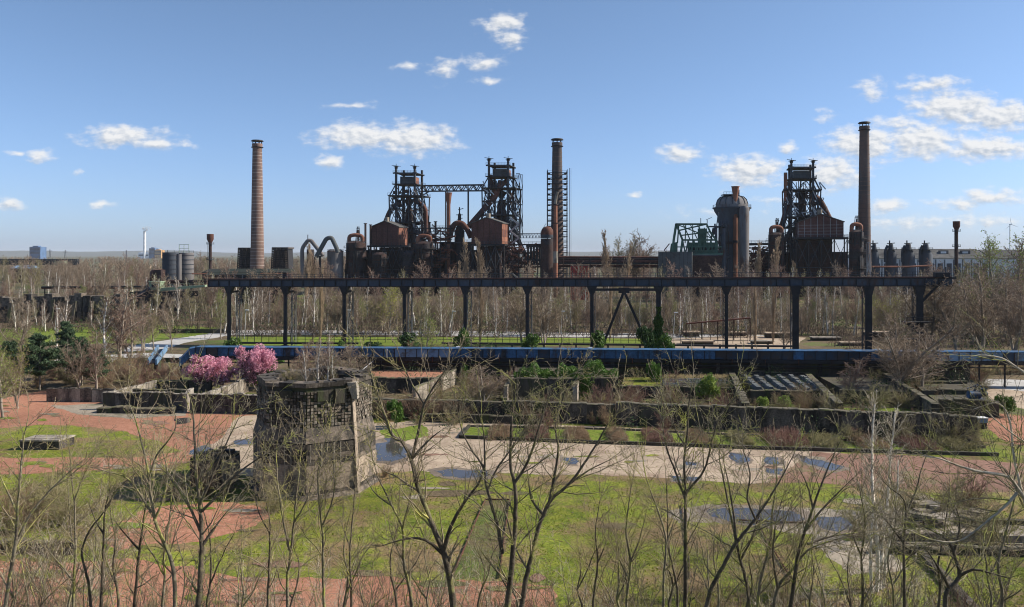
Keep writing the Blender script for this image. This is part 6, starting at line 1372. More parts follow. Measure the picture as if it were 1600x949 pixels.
PY = [(p[0], p[1], with_leaves(p, 2600, .085, 'bud_yellow', 11+i)) for i, p in enumerate((PT[0], PT[3]))]
PO = [(p[0], p[1], with_leaves(p, 1500, .075, 'leaf_lime', 31+i)) for i, p in enumerate((PT[2], PT[4]))]
def blob_points(n, seed, rx, ry, rz, k=14, hollow=.35, cs=.34):
    g = np.random.default_rng(seed); cs_ = []
    for _ in range(k):
        v = g.normal(size=3); v /= np.linalg.norm(v); v *= g.uniform(hollow, .85); v[2] = abs(v[2])*1.0 if g.random() < .75 else v[2]*.3; cs_.append(v)
    cs_ = np.array(cs_); i = g.integers(0, k, n); d = g.normal(size=(n, 3)); d /= np.linalg.norm(d, axis=1)[:, None]; rad = g.uniform(.3, 1, (n, 1))**.5*cs*g.uniform(.7, 1.2, k)[i][:, None]
    P = cs_[i]+d*rad; return P*np.array([rx, ry, rz])+np.array([0, 0, rz*.55])
PBS = [(p[0], p[1], leaves('foliage', [tuple(c[1]) for c in p[2] if c[4] >= 1 and random.Random(i_).random() < 2][::2], .035, 'bud_yellow', 71+i_)) for i_, p in enumerate(PU[:2])]
LV = {}
def leafy(m, seed, n=1500, size=.09, k=14):
    key = (m, seed)
    if key not in LV: LV[key] = leaves('foliage', blob_points(n, seed, 1, 1, 1, k), size, m, seed)
    return LV[key]
LST = [MB().cyl((0, 0, -.1), (0, 0, .6), .05, .03, n=5).cyl((0, 0, .3), (.4, .2, .9), .03, .015, n=4).cyl((0, 0, .3), (-.35, .1, .95), .03, .015, n=4).cyl((0, 0, .3), (0, -.4, .8), .03, .015, n=4).mesh('stems', 'trunk_grey')]
def leafy_bush(px, py, w, h, m, label, seed=0, Y=None, z=0, name='leafy_shrub', cat='shrub', group=None, dep=None):
    Y = Y or GY(py); ww = w*Y/F/2; hh = h*Y/F/1.25
    o = thing(name, (X(px, Y), Y, z), label, cat, group); o.scale = (ww*1.0, (dep or ww), hh); o.rotation_euler = (0, 0, 0)
    link('foliage', leafy(m, seed), o); link('stems', LST[0], o); return o
# ---------------------------------------------------------------- woodland behind and in front of the plant
def wood(x, y, kinds, hmin, hmax, label, cat, group, name='bare_tree'):
    pr = rng.choice(kinds); h = rng.uniform(hmin, hmax)
    if kinds is PT:
        i = [k is pr for k in PT].index(True); adj = ('single-stemmed brown', 'forking reddish', 'single-stemmed olive-brown', 'three-stemmed brown', 'twin-stemmed brown')[i]
        label = label.replace('brown bare tree', adj+' bare tree'); group = group.replace('trees', adj+' trees', 1)
    n = ('trunk', 'crown') if len(pr) < 3 or isinstance(pr[2], list) else ('trunk', 'crown', 'foliage')
    return put(name, pr, (x, y, 0), h/10, rng.uniform(0, 6.28), label, cat, group, n)
bays = [(-120, 200, 'left of the green loader'), (200, 358, 'under the green loader'), (358, 446, 'in the first runway bay'), (446, 538, 'in the second runway bay'), (538, 632, 'in the third runway bay'), (632, 727, 'in the fourth runway bay'), (727, 824, 'in the fifth runway bay'),
        (824, 925, 'in the sixth runway bay'), (925, 1029, 'in the bay of the slanting struts'), (1029, 1135, 'right of the ivy-covered column'), (1135, 1243, 'in the third runway bay from right'), (1243, 1357, 'in the second runway bay from right'), (1357, 1437, 'in the last runway bay'), (1437, 1720, 'beyond the right end of the runway')]
def place_woodland():
    r = random.Random(77)
    for (x0, x1, where) in bays:
        n = int((x1-x0)/95*17)
        for k in range(n):
            px = x0+(x1-x0)*(k+r.random())/n; kk = r.random()
            Y = 197+55*(r.random()**1.2) if 340 < px < 1440 else (215+90*r.random() if px < 340 else 172+110*r.random())
            if px < 340 and Y < 240: Y = r.uniform(205, 232)
            hh = (8.5, 12.0) if px < 1440 else (10, 15.5)
            if px < 340: hh = (6, 10.5) if Y < 245 else (9, 14)
            if kk < .5: wood(X(px, Y), Y, PB, *hh, 'white-stemmed bare birch standing '+where, 'tree', 'birches '+where, 'birch_tree')
            elif kk < .93: wood(X(px, Y), Y, PT, hh[0]*.8, hh[1], 'brown bare tree in the thicket '+where, 'tree', 'bare trees '+where)
            else: wood(X(px, Y), Y, PO, hh[0]*.7, hh[1]*.8, 'bare tree just greening '+where, 'tree', 'greening trees '+where)
    # farther, behind the runway and before the plant
    def far(n, x0, x1, Y0, Y1, h0, h1, w, lab):
        for k in range(n):
            px = x0+(x1-x0)*(k+r.random())/n; Y = r.uniform(Y0, Y1)
            wood(X(px, Y), Y, PT if r.random() < .8 else PB, h0, h1, 'brown bare tree in the distant wood '+lab, 'tree', 'trees of the distant wood '+lab)
    far(42, 330, 1190, 262, 340, 10, 17, 1, 'below the furnaces')
    far(20, 1160, 1480, 262, 330, 12, 17, 1, 'before the right furnace')
    far(38, -40, 250, 330, 520, 12, 19, 1, 'above the left ruins')
    far(16, 255, 540, 440, 560, 16, 21, 1, 'behind the cooling towers')
    far(16, 870, 1045, 420, 600, 14, 22, 1, 'behind the rusty pipes')
    far(12, 1455, 1640, 200, 330, 12, 18, 1, 'before the white hall')
place_woodland()
# poplars: narrow crowns before the furnaces
for px, ytop, Y, lab in ((728, 382, 330, 'left one of the pair of pale narrow poplars before the stockhouse'), (751, 381, 330, 'right one of the pair of pale narrow poplars before the stockhouse'), (717, 414, 320, 'small narrow poplar left of the poplar pair'),
        (949, 369, 360, 'dark narrow poplar rising above the long rusty pipes'), (977, 389, 330, 'narrow poplar right of the tall dark one above the rusty pipes'), (1184, 385, 320, 'pale narrow poplar left of the right furnace'), (1210, 379, 320, 'pale narrow poplar below the slanting downcomer of the right furnace'),
        (479, 402, 300, 'narrow pale tree in front of the bent gas pipes'), (492, 388, 310, 'narrow pale tree between the two bent gas pipes'), (1244, 414, 300, 'short narrow poplar below the right casthouse'), (500, 425, 182, 'dark narrow tree close behind the runway, second bay'), (750, 430, 178, 'tall thin tree close behind the runway, fifth bay'), (1180, 440, 174, 'tall thin tree close behind the runway left of the tenth column'), (953, 440, 182, 'thin tree seen through the slanting struts'), (1208, 445, 176, 'slim tree left of the tenth column, close to the sand area')):
    h = Z(ytop, Y); o = put('poplar_tree', rng.choice(PP), (X(px, Y), Y, 0), 1, rng.uniform(0, 6), lab, 'tree', None); w = 1.15 if Y > 280 else .55; o.scale = (h/14*w, h/14*w, h/14)
for px, ytop, Y, lab in ((965, 366, 430, 'leftmost round bare tree on the horizon behind the rusty pipes'), (978, 368, 430, 'second round bare tree on the horizon behind the rusty pipes'), (989, 371, 432, 'third round bare tree on the horizon behind the rusty pipes'), (1001, 368, 430, 'rightmost round bare tree on the horizon behind the rusty pipes')):
    h = Z(ytop, Y); put('bare_tree', rng.choice(PT), (X(px, Y), Y, 0), h/10.5, rng.uniform(0, 6), lab, 'tree', None)
for px, ytop, Y, pr, w, lab in ((607, 449, 200, PY[0], 1.25, 'yellow-green budding tree left of the fourth runway column'), (598, 462, 205, PY[1], .9, 'smaller yellow budding shrub tree beside the yellow-green tree'), (1395, 462, 190, PY[1], 1.1, 'yellow-budding tree in the last runway bay'), (1262, 475, 200, PO[0], 1.0, 'pale green tree right of the tenth runway column'),
        (345, 455, 190, PO[0], .8, 'greenish tree touching the first runway column'), (1590, 378, 200, PO[1], 1.3, 'large greening tree at the right edge'), (1555, 385, 215, PO[0], 1.1, 'greening tree left of the large one at the right edge'), (695, 455, 205, PO[1], .9, 'green-budded tree right of the fourth runway column'), (875, 478, 210, PY[0], .7, 'small yellowish tree behind the sixth runway column')):
    h = Z(ytop, Y); o = put('budding_tree', pr, (X(px, Y), Y, 0), h/10, rng.uniform(0, 6), lab, 'tree', None, ('trunk', 'crown', 'foliage')); o.scale.x *= w; o.scale.y *= w
def far_woods():
    g = random.Random(5); S = []
    for k in range(1500):
        Y = 520+1500*g.random()**1.6; px = g.uniform(-120, 1720); h = g.uniform(11, 18)*(1+.1*math.sin(px*.05)); x = X(px, Y)
        if 1360 < px < 1600 and Y < 640: continue
        S.append((Vector((x, Y, 0)), Vector((x+g.gauss(0, .4), Y, h*.8)), .35, .12, 0))
        for j in range(24):
            z0 = h*g.uniform(.2, .75); a = g.uniform(0, 6.28); L = h*g.uniform(.18, .36)*(1.1-z0/h*.5); e = Vector((math.cos(a)*.6, math.sin(a)*.6, g.uniform(.5, 1.1))); p = Vector((x, Y, z0)); q = p+e*L
            S.append((p, q, .16, .10, 1))
            for i in range(2): b = p.lerp(q, g.uniform(.4, 1)); S.append((b, b+Vector((g.gauss(0, .6), g.gauss(0, .6), g.uniform(.3, 1)))*L*.55, .13, .09, 1))
    me = seg_mesh('far_woodland', S, 'wood_brown', (3, 3)); tag(link('far_woodland', me), 'brown bare woodland stretching to the horizon behind the plant', 'woodland', kind='stuff')
far_woods()
# undergrowth under the middle woodland
def undergrowth():
    g = random.Random(9); S = []
    for k in range(5200):
        px = g.uniform(-60, 1680); Y = (192+g.random()*80) if 340 < px < 1300 else 205+g.random()*100
        if px > 1300: Y = 168+g.random()*110
        if g.random() < .2: Y = g.uniform(240, 380)
        x = X(px, Y); h = g.uniform(1.2, 3.6)
        for j in range(5):
            d = Vector((g.gauss(0, .5), g.gauss(0, .5), 1)).normalized(); p = Vector((x+g.gauss(0, .6), Y+g.gauss(0, .6), 0)); q = p+d*h*g.uniform(.5, 1); S.append((p, q, .05, .03, 0)); b = p.lerp(q, .5); S.append((b, b+Vector((g.gauss(0, .5), g.gauss(0, .5), .7))*h*.5, .035, .02, 0))
    tag(link('undergrowth', seg_mesh('undergrowth', S, 'soil_brush', (3,))), 'brown twiggy undergrowth below the woodland behind the runway', 'undergrowth', kind='stuff')
    g = np.random.default_rng(4); n = 26000; px = g.uniform(-60, 1660, n); Y = g.uniform(192, 300, n); Y = np.where(px > 1400, g.uniform(166, 260, n), Y); cl = np.sin(px*.05)+np.sin(px*.021+Y*.05)+g.normal(0, .5, n); keep = cl > .3; px = px[keep]; Y = Y[keep]
    C = np.stack([(px-800)*Y/F, Y, g.uniform(.1, 2.2, len(px))], 1); tag(link('green_undergrowth', leaves('green_undergrowth', C, .22, 'leaf_dark', 5)), 'dark green low growth between the trunks behind the runway', 'undergrowth', kind='stuff')
undergrowth()
# ---------------------------------------------------------------- left side trees
def pine(px, ytop, Y, w, seed, label):
    r = random.Random(seed); h = Z(ytop, Y); t = thing('pine_tree', (X(px, Y), Y, 0), label, 'tree'); S = []; pts = []
    S.append((Vector((0,0,-.1)), Vector((.1, 0, h*.96)), .14, .04, 0)); ww = w*Y/F/2
    for k in range(44):
        f = (k+1)/45; z = h*(.26+.72*f); L = ww*(1.05-.85*f**1.4)*r.uniform(.65, 1.15); a = r.uniform(0, 6.28); d = Vector((math.cos(a), math.sin(a), .22)).normalized(); p = Vector((0, 0, z)); q = p+d*L; S.append((p, q, .05, .02, 1))
        for j in range(int(10+L*11)): b = p.lerp(q, r.uniform(.3, 1.05)); c = b+Vector((r.gauss(0, .22), r.gauss(0, .22), r.gauss(0, .13)+.06)); pts += [tuple(c+Vector((r.gauss(0, .12), r.gauss(0, .12), r.gauss(0, .08)))) for _ in range(26)]
    link('trunk', seg_mesh('trunk', S, 'trunk_grey', (6, 4)), t); link('crown', leaves('needles', pts, .13, 'pine', seed, asp=.3), t)
for a in ((62, 522, 118, 74, 1, 'broad dark green pine left of the white birch stems at left'), (105, 503, 128, 44, 2, 'pointed dark green pine behind the broad pine at left'), (128, 528, 122, 44, 3, 'smaller green pine right of the pointed pine at left'), (150, 545, 120, 40, 6, 'low green pine at the right end of the pine group'), (14, 535, 120, 46, 4, 'dark pine at the left edge behind the blossoming shrub'), (35, 545, 124, 40, 5, 'pine between the left edge and the broad pine')): pine(*a)
def place_left():
    for px, ytop, Y, pr, w, nm, lab in ((187, 455, 142, PT[1], 1.2, 'bare_tree', 'tall reddish bare tree above the pine group at left'), (165, 462, 140, PB[0], 1.2, 'birch_tree', 'white birch just right of the pointed pine'), (102, 472, 135, PB[2], .9, 'birch_tree', 'white birch stem with its lamp post in front of the lawn at left'), (88, 480, 138, PB[1], .8, 'birch_tree', 'leaning white birch stem left of the pointed pine'),
        (205, 470, 146, PT[4], 1.1, 'bare_tree', 'spreading bare tree right of the tall reddish tree at left'), (225, 470, 163, PT[3], 1.1, 'bare_tree', 'bare tree standing on the left lawn, left one of three'), (241, 480, 165, PT[2], 1.0, 'bare_tree', 'bare tree standing on the left lawn, middle one of three'), (268, 478, 168, PT[0], 1.0, 'bare_tree', 'bare tree standing on the left lawn, right one of three'),
        (30, 495, 150, PT[3], 1.3, 'bare_tree', 'dark spreading tree at the far left lawn'), (5, 530, 98, PO[0], 1.0, 'budding_tree', 'cream-budded shrub tree at the left edge beside the red yard'), (28, 550, 104, PY[1], .8, 'budding_tree', 'pale yellow budding tree beside the red yard at left'), (125, 535, 118, PT[4], 1.0, 'bare_tree', 'grey bare tree in front of the pines at left'),
        (150, 520, 116, PT[1], .9, 'bare_tree', 'brown bare tree right of the pine group'), (660, 508, 127, PO[0], 1.3, 'budding_tree', 'round bare tree with first leaves on the red terrace'), (500, 530, 118, PT[3], 1.5, 'bare_tree', 'wide pale-stemmed tree right behind the concrete tower'), (545, 540, 116, PT[4], 1.4, 'bare_tree', 'dense bare tree behind the right rim of the concrete tower'), (470, 540, 114, PT[1], 1.2, 'bare_tree', 'bare tree behind the left rim of the concrete tower'),
        (1400, 500, 112, PT[3], 1.7, 'bare_tree', 'big grey bare tree growing over the blue gallery at right'), (1440, 520, 116, PT[4], 1.5, 'bare_tree', 'grey bare tree right of the big one over the blue gallery'), (1225, 500, 168, PT[4], 1.5, 'bare_tree', 'wide reddish bare shrub tree below the tenth runway column'), (1330, 560, 110, PT[1], 1.8, 'bare_tree', 'reddish bare tree growing out of the second bed'), (1240, 640, 92, PT[4], .8, 'bare_tree', 'bare sapling tree before the right half of the weathered wall'),
        (755, 570, 106, PT[3], 1.7, 'bare_tree', 'spreading bare tree in the garden left of the tall black wall'), (815, 450, 178, PT[4], 1.3, 'bare_tree', 'pale multi-stemmed tree behind the runway, fifth bay'), (850, 455, 176, PT[3], 1.2, 'bare_tree', 'pale multi-stemmed tree right of the sixth runway column'), (1460, 430, 158, PT[3], 1.3, 'bare_tree', 'tall pale tree just right of the runway end stairs'), (1495, 440, 152, PT[0], 1.2, 'bare_tree', 'tall bare tree before the right thicket'), (1535, 420, 156, PT[4], 1.2, 'bare_tree', 'tall bare tree in the right thicket near the red road'), (1580, 430, 150, PT[3], 1.2, 'bare_tree', 'tall bare tree at the right edge above the blue gallery')):
        h = Z(ytop, Y); n = ('trunk', 'crown') if isinstance(pr[2], list) else ('trunk', 'crown', 'foliage'); o = put(nm, pr, (X(px, Y), Y, 0), h/10, rng.uniform(0, 6), lab, 'tree', None, n); o.scale.x *= w; o.scale.y *= w
    # pink blossom trees
    for px, py, w, ytop, Y, seed, lab in ((325, 612, 74, 551, 118, 3, 'pink blossoming cherry tree beside the open pit, left one'), (404, 600, 56, 531, 117, 7, 'pink blossoming cherry tree touching the blue gallery, right one')):
        pr = proto_tree('tree', 5.6, .11, 600+seed, 'trunk_grey', 'bark_dark', 3, 3, 1.15, .22); g = random.Random(seed); C = [c for c in pr[2] if c[4] >= 2]; pts = []
        for _ in range(9500): c = g.choice(C); pts.append(tuple(c[0].lerp(c[1], g.random())+Vector((g.gauss(0, .09), g.gauss(0, .09), g.gauss(0, .09)))))
        pts += [tuple(q) for q in blob_points(13000, seed+5, 2.5, 2.5, 3.1, 26, .2, .3)+np.array([0, 0, 1.2])]; bl = leaves('blossom', pts, .065, 'blossom', seed, asp=.8); h = Z(ytop, Y); o = put('cherry_tree', (pr[0], pr[1], bl), (X(px, Y), Y, 0), h/5.9, g.uniform(0, 6), lab, 'tree', None, ('trunk', 'crown', 'blossom')); o.scale.x = o.scale.y = w*Y/F/4.6
place_left()
# ---------------------------------------------------------------- shrubs
def ivy(name, label, pts, size, m, seed, cat='ivy'):
    me = leaves(name, pts, size, m, seed); tag(link(name, me), label, cat, kind=None)
def garden_shrubs():
    g = np.random.default_rng(8)
    # ivy hedge on the tall terrace wall
    n = 9000; px = g.uniform(803, 966, n); Y = g.uniform(109.2, 112.5, n)+g.normal(0, .2, n); z = 3.0+g.uniform(0, 1, n)**.7*(1.25+.5*np.sin(px*.13)+.3*np.sin(px*.31)+np.where(px > 900, .8*np.clip(1-(np.abs(px-925)/30), 0, 1), 0))
    ivy('ivy_hedge', 'thick green ivy hedge spilling over the tall black terrace wall', np.stack([(px-800)*Y/F, Y, z], 1), .13, 'leaf_green', 1)
    n = 2600; px = g.normal(912, 7, n); Y = g.uniform(108.2, 109.2, n); z = g.uniform(.3, 3.6, n)
    ivy('ivy_curtain', 'hanging ivy curtain at the right end of the ivy hedge', np.stack([(px-800)*Y/F, Y, z], 1), .12, 'leaf_green', 2)
    # ivy on the eighth column
    n = 6500; t_ = g.uniform(0, 1, n)**1.25; z = t_*9.5; w = 1.3*(1-t_)**.8+.3+.25*np.sin(z*2.1); a = g.uniform(0, 6.28, n); Yc = rY(1029); x = X(1029, Yc)+np.cos(a)*w*g.uniform(.6, 1, n)-.8*(1-t_)**3; y = Yc+np.sin(a)*w*g.uniform(.6, 1, n)
    ivy('ivy_column', 'green ivy climbing the eighth runway column', np.stack([x, y, z], 1), .17, 'leaf_green', 3)
    k = 0
    for px, Y, w, h, m, lab in ((330, 150, 20, 12, 'leaf_green', 'round green bush at the foot of the first runway column'), (360, 148, 38, 20, 'leaf_green', 'dense green bush right below the first runway column'), (437, 140, 26, 12, 'leaf_green', 'green bush behind the right cherry tree'), (535, 150, 26, 18, 'leaf_green', 'green bush at the foot of the third runway column'), (575, 145, 50, 14, 'leaf_dark', 'dark green bush between the third and fourth runway columns'), (632, 148, 44, 20, 'leaf_dark', 'dark green bush at the foot of the fourth runway column'), (655, 146, 34, 14, 'leaf_green', 'green bush right of the fourth runway column'), (725, 150, 34, 24, 'leaf_green', 'round ivy bush at the foot of the fifth runway column'), (828, 148, 36, 20, 'leaf_green', 'green bush at the foot of the sixth runway column'), (930, 148, 34, 22, 'leaf_green', 'green ivy bush at the foot of the seventh runway column'), (1010, 146, 34, 32, 'leaf_dark', 'dark ivy mound left of the ivy-covered column'), (1040, 145, 40, 22, 'leaf_green', 'green ivy mound right of the ivy-covered column'), (765, 145, 90, 9, 'leaf_green', 'low green growth along the bunker wall top, middle'), (690, 145, 50, 9, 'leaf_green', 'low green growth along the bunker wall top, left of middle')):
        k += 1; leafy_bush(px, 0, w, h*1.4, m, lab, k % 4, Y=Y, z=1.6 if px > 560 else .6, dep=2.0)
    for px, py, w, h, m, lab in ((620, 668, 36, 34, 'leaf_green', 'dark green bush at the foot of the bramble wall near the concrete tower'), (402, 610, 22, 18, 'leaf_lime', 'small lime bush below the right cherry tree'), (415, 606, 30, 36, 'leaf_dark', 'ivy clump left of the tower top'), (724, 600, 18, 20, 'leaf_green', 'small ivy clump on the black wall right of the pale slanting wall'), (1023, 609, 30, 34, 'leaf_green', 'green bush standing before the black wall left of the grass terrace'), (1108, 632, 46, 34, 'leaf_lime', 'bright lime-green round bush in the grass terrace'), (1190, 640, 26, 14, 'leaf_lime', 'small bright green bush behind the weathered wall'), (1222, 642, 30, 16, 'leaf_lime', 'second small bright green bush behind the weathered wall'), (1570, 650, 34, 26, 'leaf_green', 'green bush right of the black pit wall'), (1055, 594, 24, 16, 'leaf_green', 'green plant on the wall ledge above the grass terrace'), (440, 615, 40, 20, 'leaf_lime', 'yellow-green bush at the left shoulder of the tower')):
        k += 1; leafy_bush(px, py, w, h*1.25, m, lab, k % 4)
    # hedge blocks in the bed
    hb = [(781, 36, 'bramble'), (840, 38, 'bramble_red'), (904, 36, 'bramble'), (969, 28, 'bramble'), (1035, 44, 'bramble_red'), (1100, 34, 'bramble'), (1168, 30, 'wood_olive'), (1240, 60, 'bramble_red'), (1305, 44, 'wood_olive'), (1375, 46, 'bramble'), (1450, 52, 'bramble_red'), (1515, 52, 'wood_olive')]
    for i, (px, w, m) in enumerate(hb):
        py = 689+(px-780)*.028; Y0 = GY(py); ww = w*Y0/F; r = random.Random(i+40); S = []; lp = []; dep = 5.2; hh = .95 if i != 7 else 1.5
        t = thing('hedge_block', (X(px, Y0), Y0+dep/2, 0), 'brown twiggy hedge block in the kerbed strip, %s block from the left%s' % (['first', 'second', 'third', 'fourth', 'fifth', 'sixth', 'seventh', 'eighth', 'ninth', 'tenth', 'eleventh', 'twelfth'][i], {7: ', the largest', 11: ', greenish'}.get(i, '')), 'hedge', 'hedge blocks in the kerbed strip')
        for k2 in range(420):
            x = r.uniform(-ww/2, ww/2); y = r.uniform(-dep/2, dep/2); p = Vector((x, y, 0)); e = min(1, (ww/2-abs(x))*2+.35); q = p+Vector((r.gauss(0, .16), r.gauss(0, .16), hh*e*r.uniform(.6, 1.05))); S.append((p, q, .018, .012, 0)); b = p.lerp(q, r.uniform(.3, .8))
            for _ in range(3): S.append((b, b+Vector((r.gauss(0, .16), r.gauss(0, .16), r.uniform(.02, .3))), .013, .008, 0))
            lp += [(b.x+r.gauss(0, .15), b.y+r.gauss(0, .15), b.z*r.uniform(.4, 1.3)) for _ in range(7)]
        link('twigs', seg_mesh('twigs', S, m, (3,)), t); link('foliage', leaves('foliage', lp, .06, m, i), t)
    # bare and bramble shrubs
    sp = [(590, 632, 30, 'overhanging the black wall beside the tower'), (640, 640, 40, 'on the bramble-hung wall, left'), (700, 644, 46, 'on the bramble-hung wall below the pale slanting wall'), (745, 632, 60, 'in the garden right of the pale slanting wall'), (780, 622, 56, 'left of the tall black terrace wall'), (690, 628, 44, 'before the pale slanting wall'), (840, 652, 50, 'below the tall black terrace wall'), (880, 650, 44, 'before the tall black wall, middle'), (930, 648, 46, 'right of the pale ivy wall end'), (950, 640, 60, 'left of the grass terrace'), (985, 642, 50, 'before the left corner of the grass terrace'), (1045, 640, 46, 'on the grass terrace, left'), (1075, 645, 40, 'next to the lime bush'), (1135, 648, 44, 'left of the thick mossy dividing wall'), (1155, 650, 40, 'at the foot of the thick mossy dividing wall'), (1270, 640, 70, 'on the right dividing wall'), (1300, 655, 60, 'behind the weathered wall, middle'), (1360, 640, 80, 'in the second bed, middle'), (1410, 640, 60, 'in the second bed, right'), (1440, 612, 60, 'behind the yellow-mossed wall'), (1350, 680, 70, 'before the weathered wall, right half'), (1410, 690, 60, 'before the weathered wall, right end'), (1480, 690, 60, 'before the end of the weathered wall'), (860, 668, 40, 'at the foot of the weathered wall, left end'), (950, 665, 40, 'where the two front walls meet'), (1045, 670, 40, 'against the weathered wall, middle'), (200, 590, 60, 'before the pale blue low wall at left'), (160, 600, 60, 'right of the pines on the red earth'), (235, 598, 70, 'left of the blue chute'), (270, 592, 50, 'below the blue chute'), (355, 592, 44, 'between the two cherry trees'), (215, 575, 60, 'behind the long bush row at left'), (110, 600, 50, 'under the pines'), (60, 606, 40, 'at the left edge of the red yard'), (15, 612, 50, 'at the far left of the red yard'), (1500, 590, 60, 'at the right end of the bunker wall'), (1545, 575, 50, 'under the gallery at right'), (1590, 585, 60, 'by the red road at right'), (470, 596, 60, 'behind the tower, left'), (520, 594, 60, 'behind the tower, middle'), (600, 590, 60, 'on the red terrace behind the tower'), (640, 585, 60, 'behind the stone trough'), (690, 586, 50, 'at the right end of the red terrace'), (315, 775, 70, 'round the ruined block left of the tower'), (350, 770, 40, 'between ruined block and tower'), (270, 780, 50, 'in the tower shadow'), (430, 800, 60, 'at the left foot of the tower'), (600, 745, 30, 'at the right foot of the tower'), (60, 800, 150, 'above the low mossy wall at bottom left'), (110, 820, 120, 'right of the low mossy wall at bottom left'), (20, 830, 110, 'at the bottom left edge'), (1460, 800, 110, 'over the slab pile'), (1400, 805, 80, 'left of the slab pile'), (1510, 790, 80, 'right of the slab pile'), (1540, 850, 90, 'over the dark water channel'), (1350, 840, 70, 'at the left end of the dark water channel')]
    rr = random.Random(61)
    for zone, x0, x1, y0, y1, n in (('in the garden below the blue gallery, left part', 700, 800, 600, 640, 12), ('between the ivy wall and the weathered wall', 810, 1000, 632, 655, 16), ('on the grass terrace left of the striped beds', 960, 1150, 600, 640, 14), ('in the second bed right of the striped beds', 1300, 1460, 602, 640, 14), ('behind the weathered wall below the striped beds', 1175, 1310, 632, 650, 8),
            ('before the weathered wall, far right', 1300, 1530, 672, 700, 14), ('among the red earth and path at left', 60, 290, 572, 608, 26), ('round the right end of the bunker wall', 1450, 1640, 572, 612, 14), ('at the foot of the bramble wall', 580, 960, 655, 664, 14)):
        for k in range(n): sp.append((rr.uniform(x0, x1), rr.uniform(y0, y1), rr.uniform(18, 46), zone))
    for px, py, w, where in sp:
        Y = GY(py); z = 0
        if 570 < px < 705 and py < 600: z = 1.85
        s_ = w*Y/F/2.8; o = put('bare_shrub', rng.choice(PU), (X(px, Y), Y, z), s_, rng.uniform(0, 6), 'tangled bare brown shrub '+where, 'shrub', 'bare shrubs '+where if sum(1 for s4 in sp if s4[3] == where) > 1 else None, ('trunk', 'crown')); o.scale.z = min(o.scale.z, 1.5)
    for c in [o for o in bpy.data.objects if o.name.split('.')[0] == 'trunk' and o.parent and o.parent.name.startswith('bare_shrub')]: c.name = 'stems'
    # hanging brambles on walls
    r = random.Random(3); S = []
    for k in range(1500):
        px = r.uniform(578, 962); Y = 97.2-1.5*(px-578)/384; x = X(px, Y); z = 2.35; p = Vector((x, Y-.1, z)); 
        for j in range(4): q = p+Vector((r.gauss(0, .22), -r.uniform(0, .16), -r.uniform(.1, .5))); S.append((p, q, .018, .014, 0)); p = q
    tag(link('hanging_brambles', seg_mesh('hanging_brambles', S, 'bramble', (3,))), 'brown bramble stems hanging down the dark wall right of the tower', 'brambles', kind='stuff')
    S = []
    for k in range(900):
        px = r.uniform(1255, 1500); Y = 90.2-3.4*(px-1255)/245; p = Vector((X(px, Y), Y-.1, 2.7))
        for j in range(4): q = p+Vector((r.gauss(0, .25), -r.uniform(0, .2), -r.uniform(.1, .55))); S.append((p, q, .018, .014, 0)); p = q
    tag(link('hanging_brambles', seg_mesh('hanging_brambles', S, 'bramble', (3,))), 'brown bramble stems hanging over the right end of the weathered wall', 'brambles', kind='stuff')
    # dry grass strip on the garden terrace
    S = []
    for k in range(2200): px = r.uniform(1038, 1145); Y = r.uniform(119.5, 121.5); p = Vector((X(px, Y), Y, 1.3)); S.append((p, p+Vector((r.gauss(0, .1), r.gauss(0, .1), r.uniform(.3, .7))), .02, .008, 0))
    for k in range(1500): px = r.uniform(1520, 1660); Y = r.uniform(133, 137); p = Vector((X(px, Y), Y, 0)); S.append((p, p+Vector((r.gauss(0, .1), r.gauss(0, .1), r.uniform(1, 2))), .04, .015, 0))
    tag(link('dry_grass', seg_mesh('dry_grass', S, 'dry_grass', (3,))), 'tan dry grass tufts on the garden terrace and by the red road', 'grass', kind='stuff')
    g2 = np.random.default_rng(21); n = 15000; px = g2.uniform(575, 1530, n); Y = g2.uniform(89, 123, n)-(px-575)*.004; cl = np.sin(px*.045+Y*.3)+np.sin(px*.11-Y*.21)+g2.normal(0, .35, n); k_ = cl > .75; px, Y = px[k_], Y[k_]; z = g2.uniform(0, 1, len(px))**1.4*(1.2+.9*np.sin(px*.09))+.2+np.where(Y > 108, 1.5, 0)
    C = np.stack([(px-800)*Y/F, Y, np.abs(z)], 1)
    tag(link('creeping_growth', leaves('creeping_growth', C, .11, 'leaf_dark', 78)), 'dark green creepers and weeds overgrowing the walled gardens', 'creepers', kind='stuff')
    tag(link('dead_growth', leaves('dead_growth', C[::2]+np.array([.8, -.5, .1]), .1, 'bramble', 79, asp=.25)), 'dead brown stalks and leaves among the garden walls', 'dead growth', kind='stuff')
    # on top of the tower
    Yt = 70.4
    for k, (px, s_, dy) in enumerate(((497, 2.9, 0), (508, 3.2, .6), (480, 2.6, -.4), (520, 2.4, .8))):
        o = put('birch_tree', PB[k % 4], (X(px, Yt), Yt+dy, 7.85), s_/10*1.6, k*1.3, ['thin pale sapling', 'taller pale sapling', 'left thin sapling', 'right thin sapling'][k]+' growing out of the hollow top of the concrete tower', 'tree', None)
    for k, (px, dy) in enumerate(((450, 1.2), (468, -.6), (520, 1.5), (538, .3), (495, 2.2))):
        put('bare_shrub', PU[k % 4], (X(px, Yt), Yt+dy, 8.9 if k in (0,) else 7.85), .55, k, 'small dry shrub in the hollow top of the concrete tower', 'shrub', 'dry shrubs on the tower top', ('stems', 'crown'))
garden_shrubs()
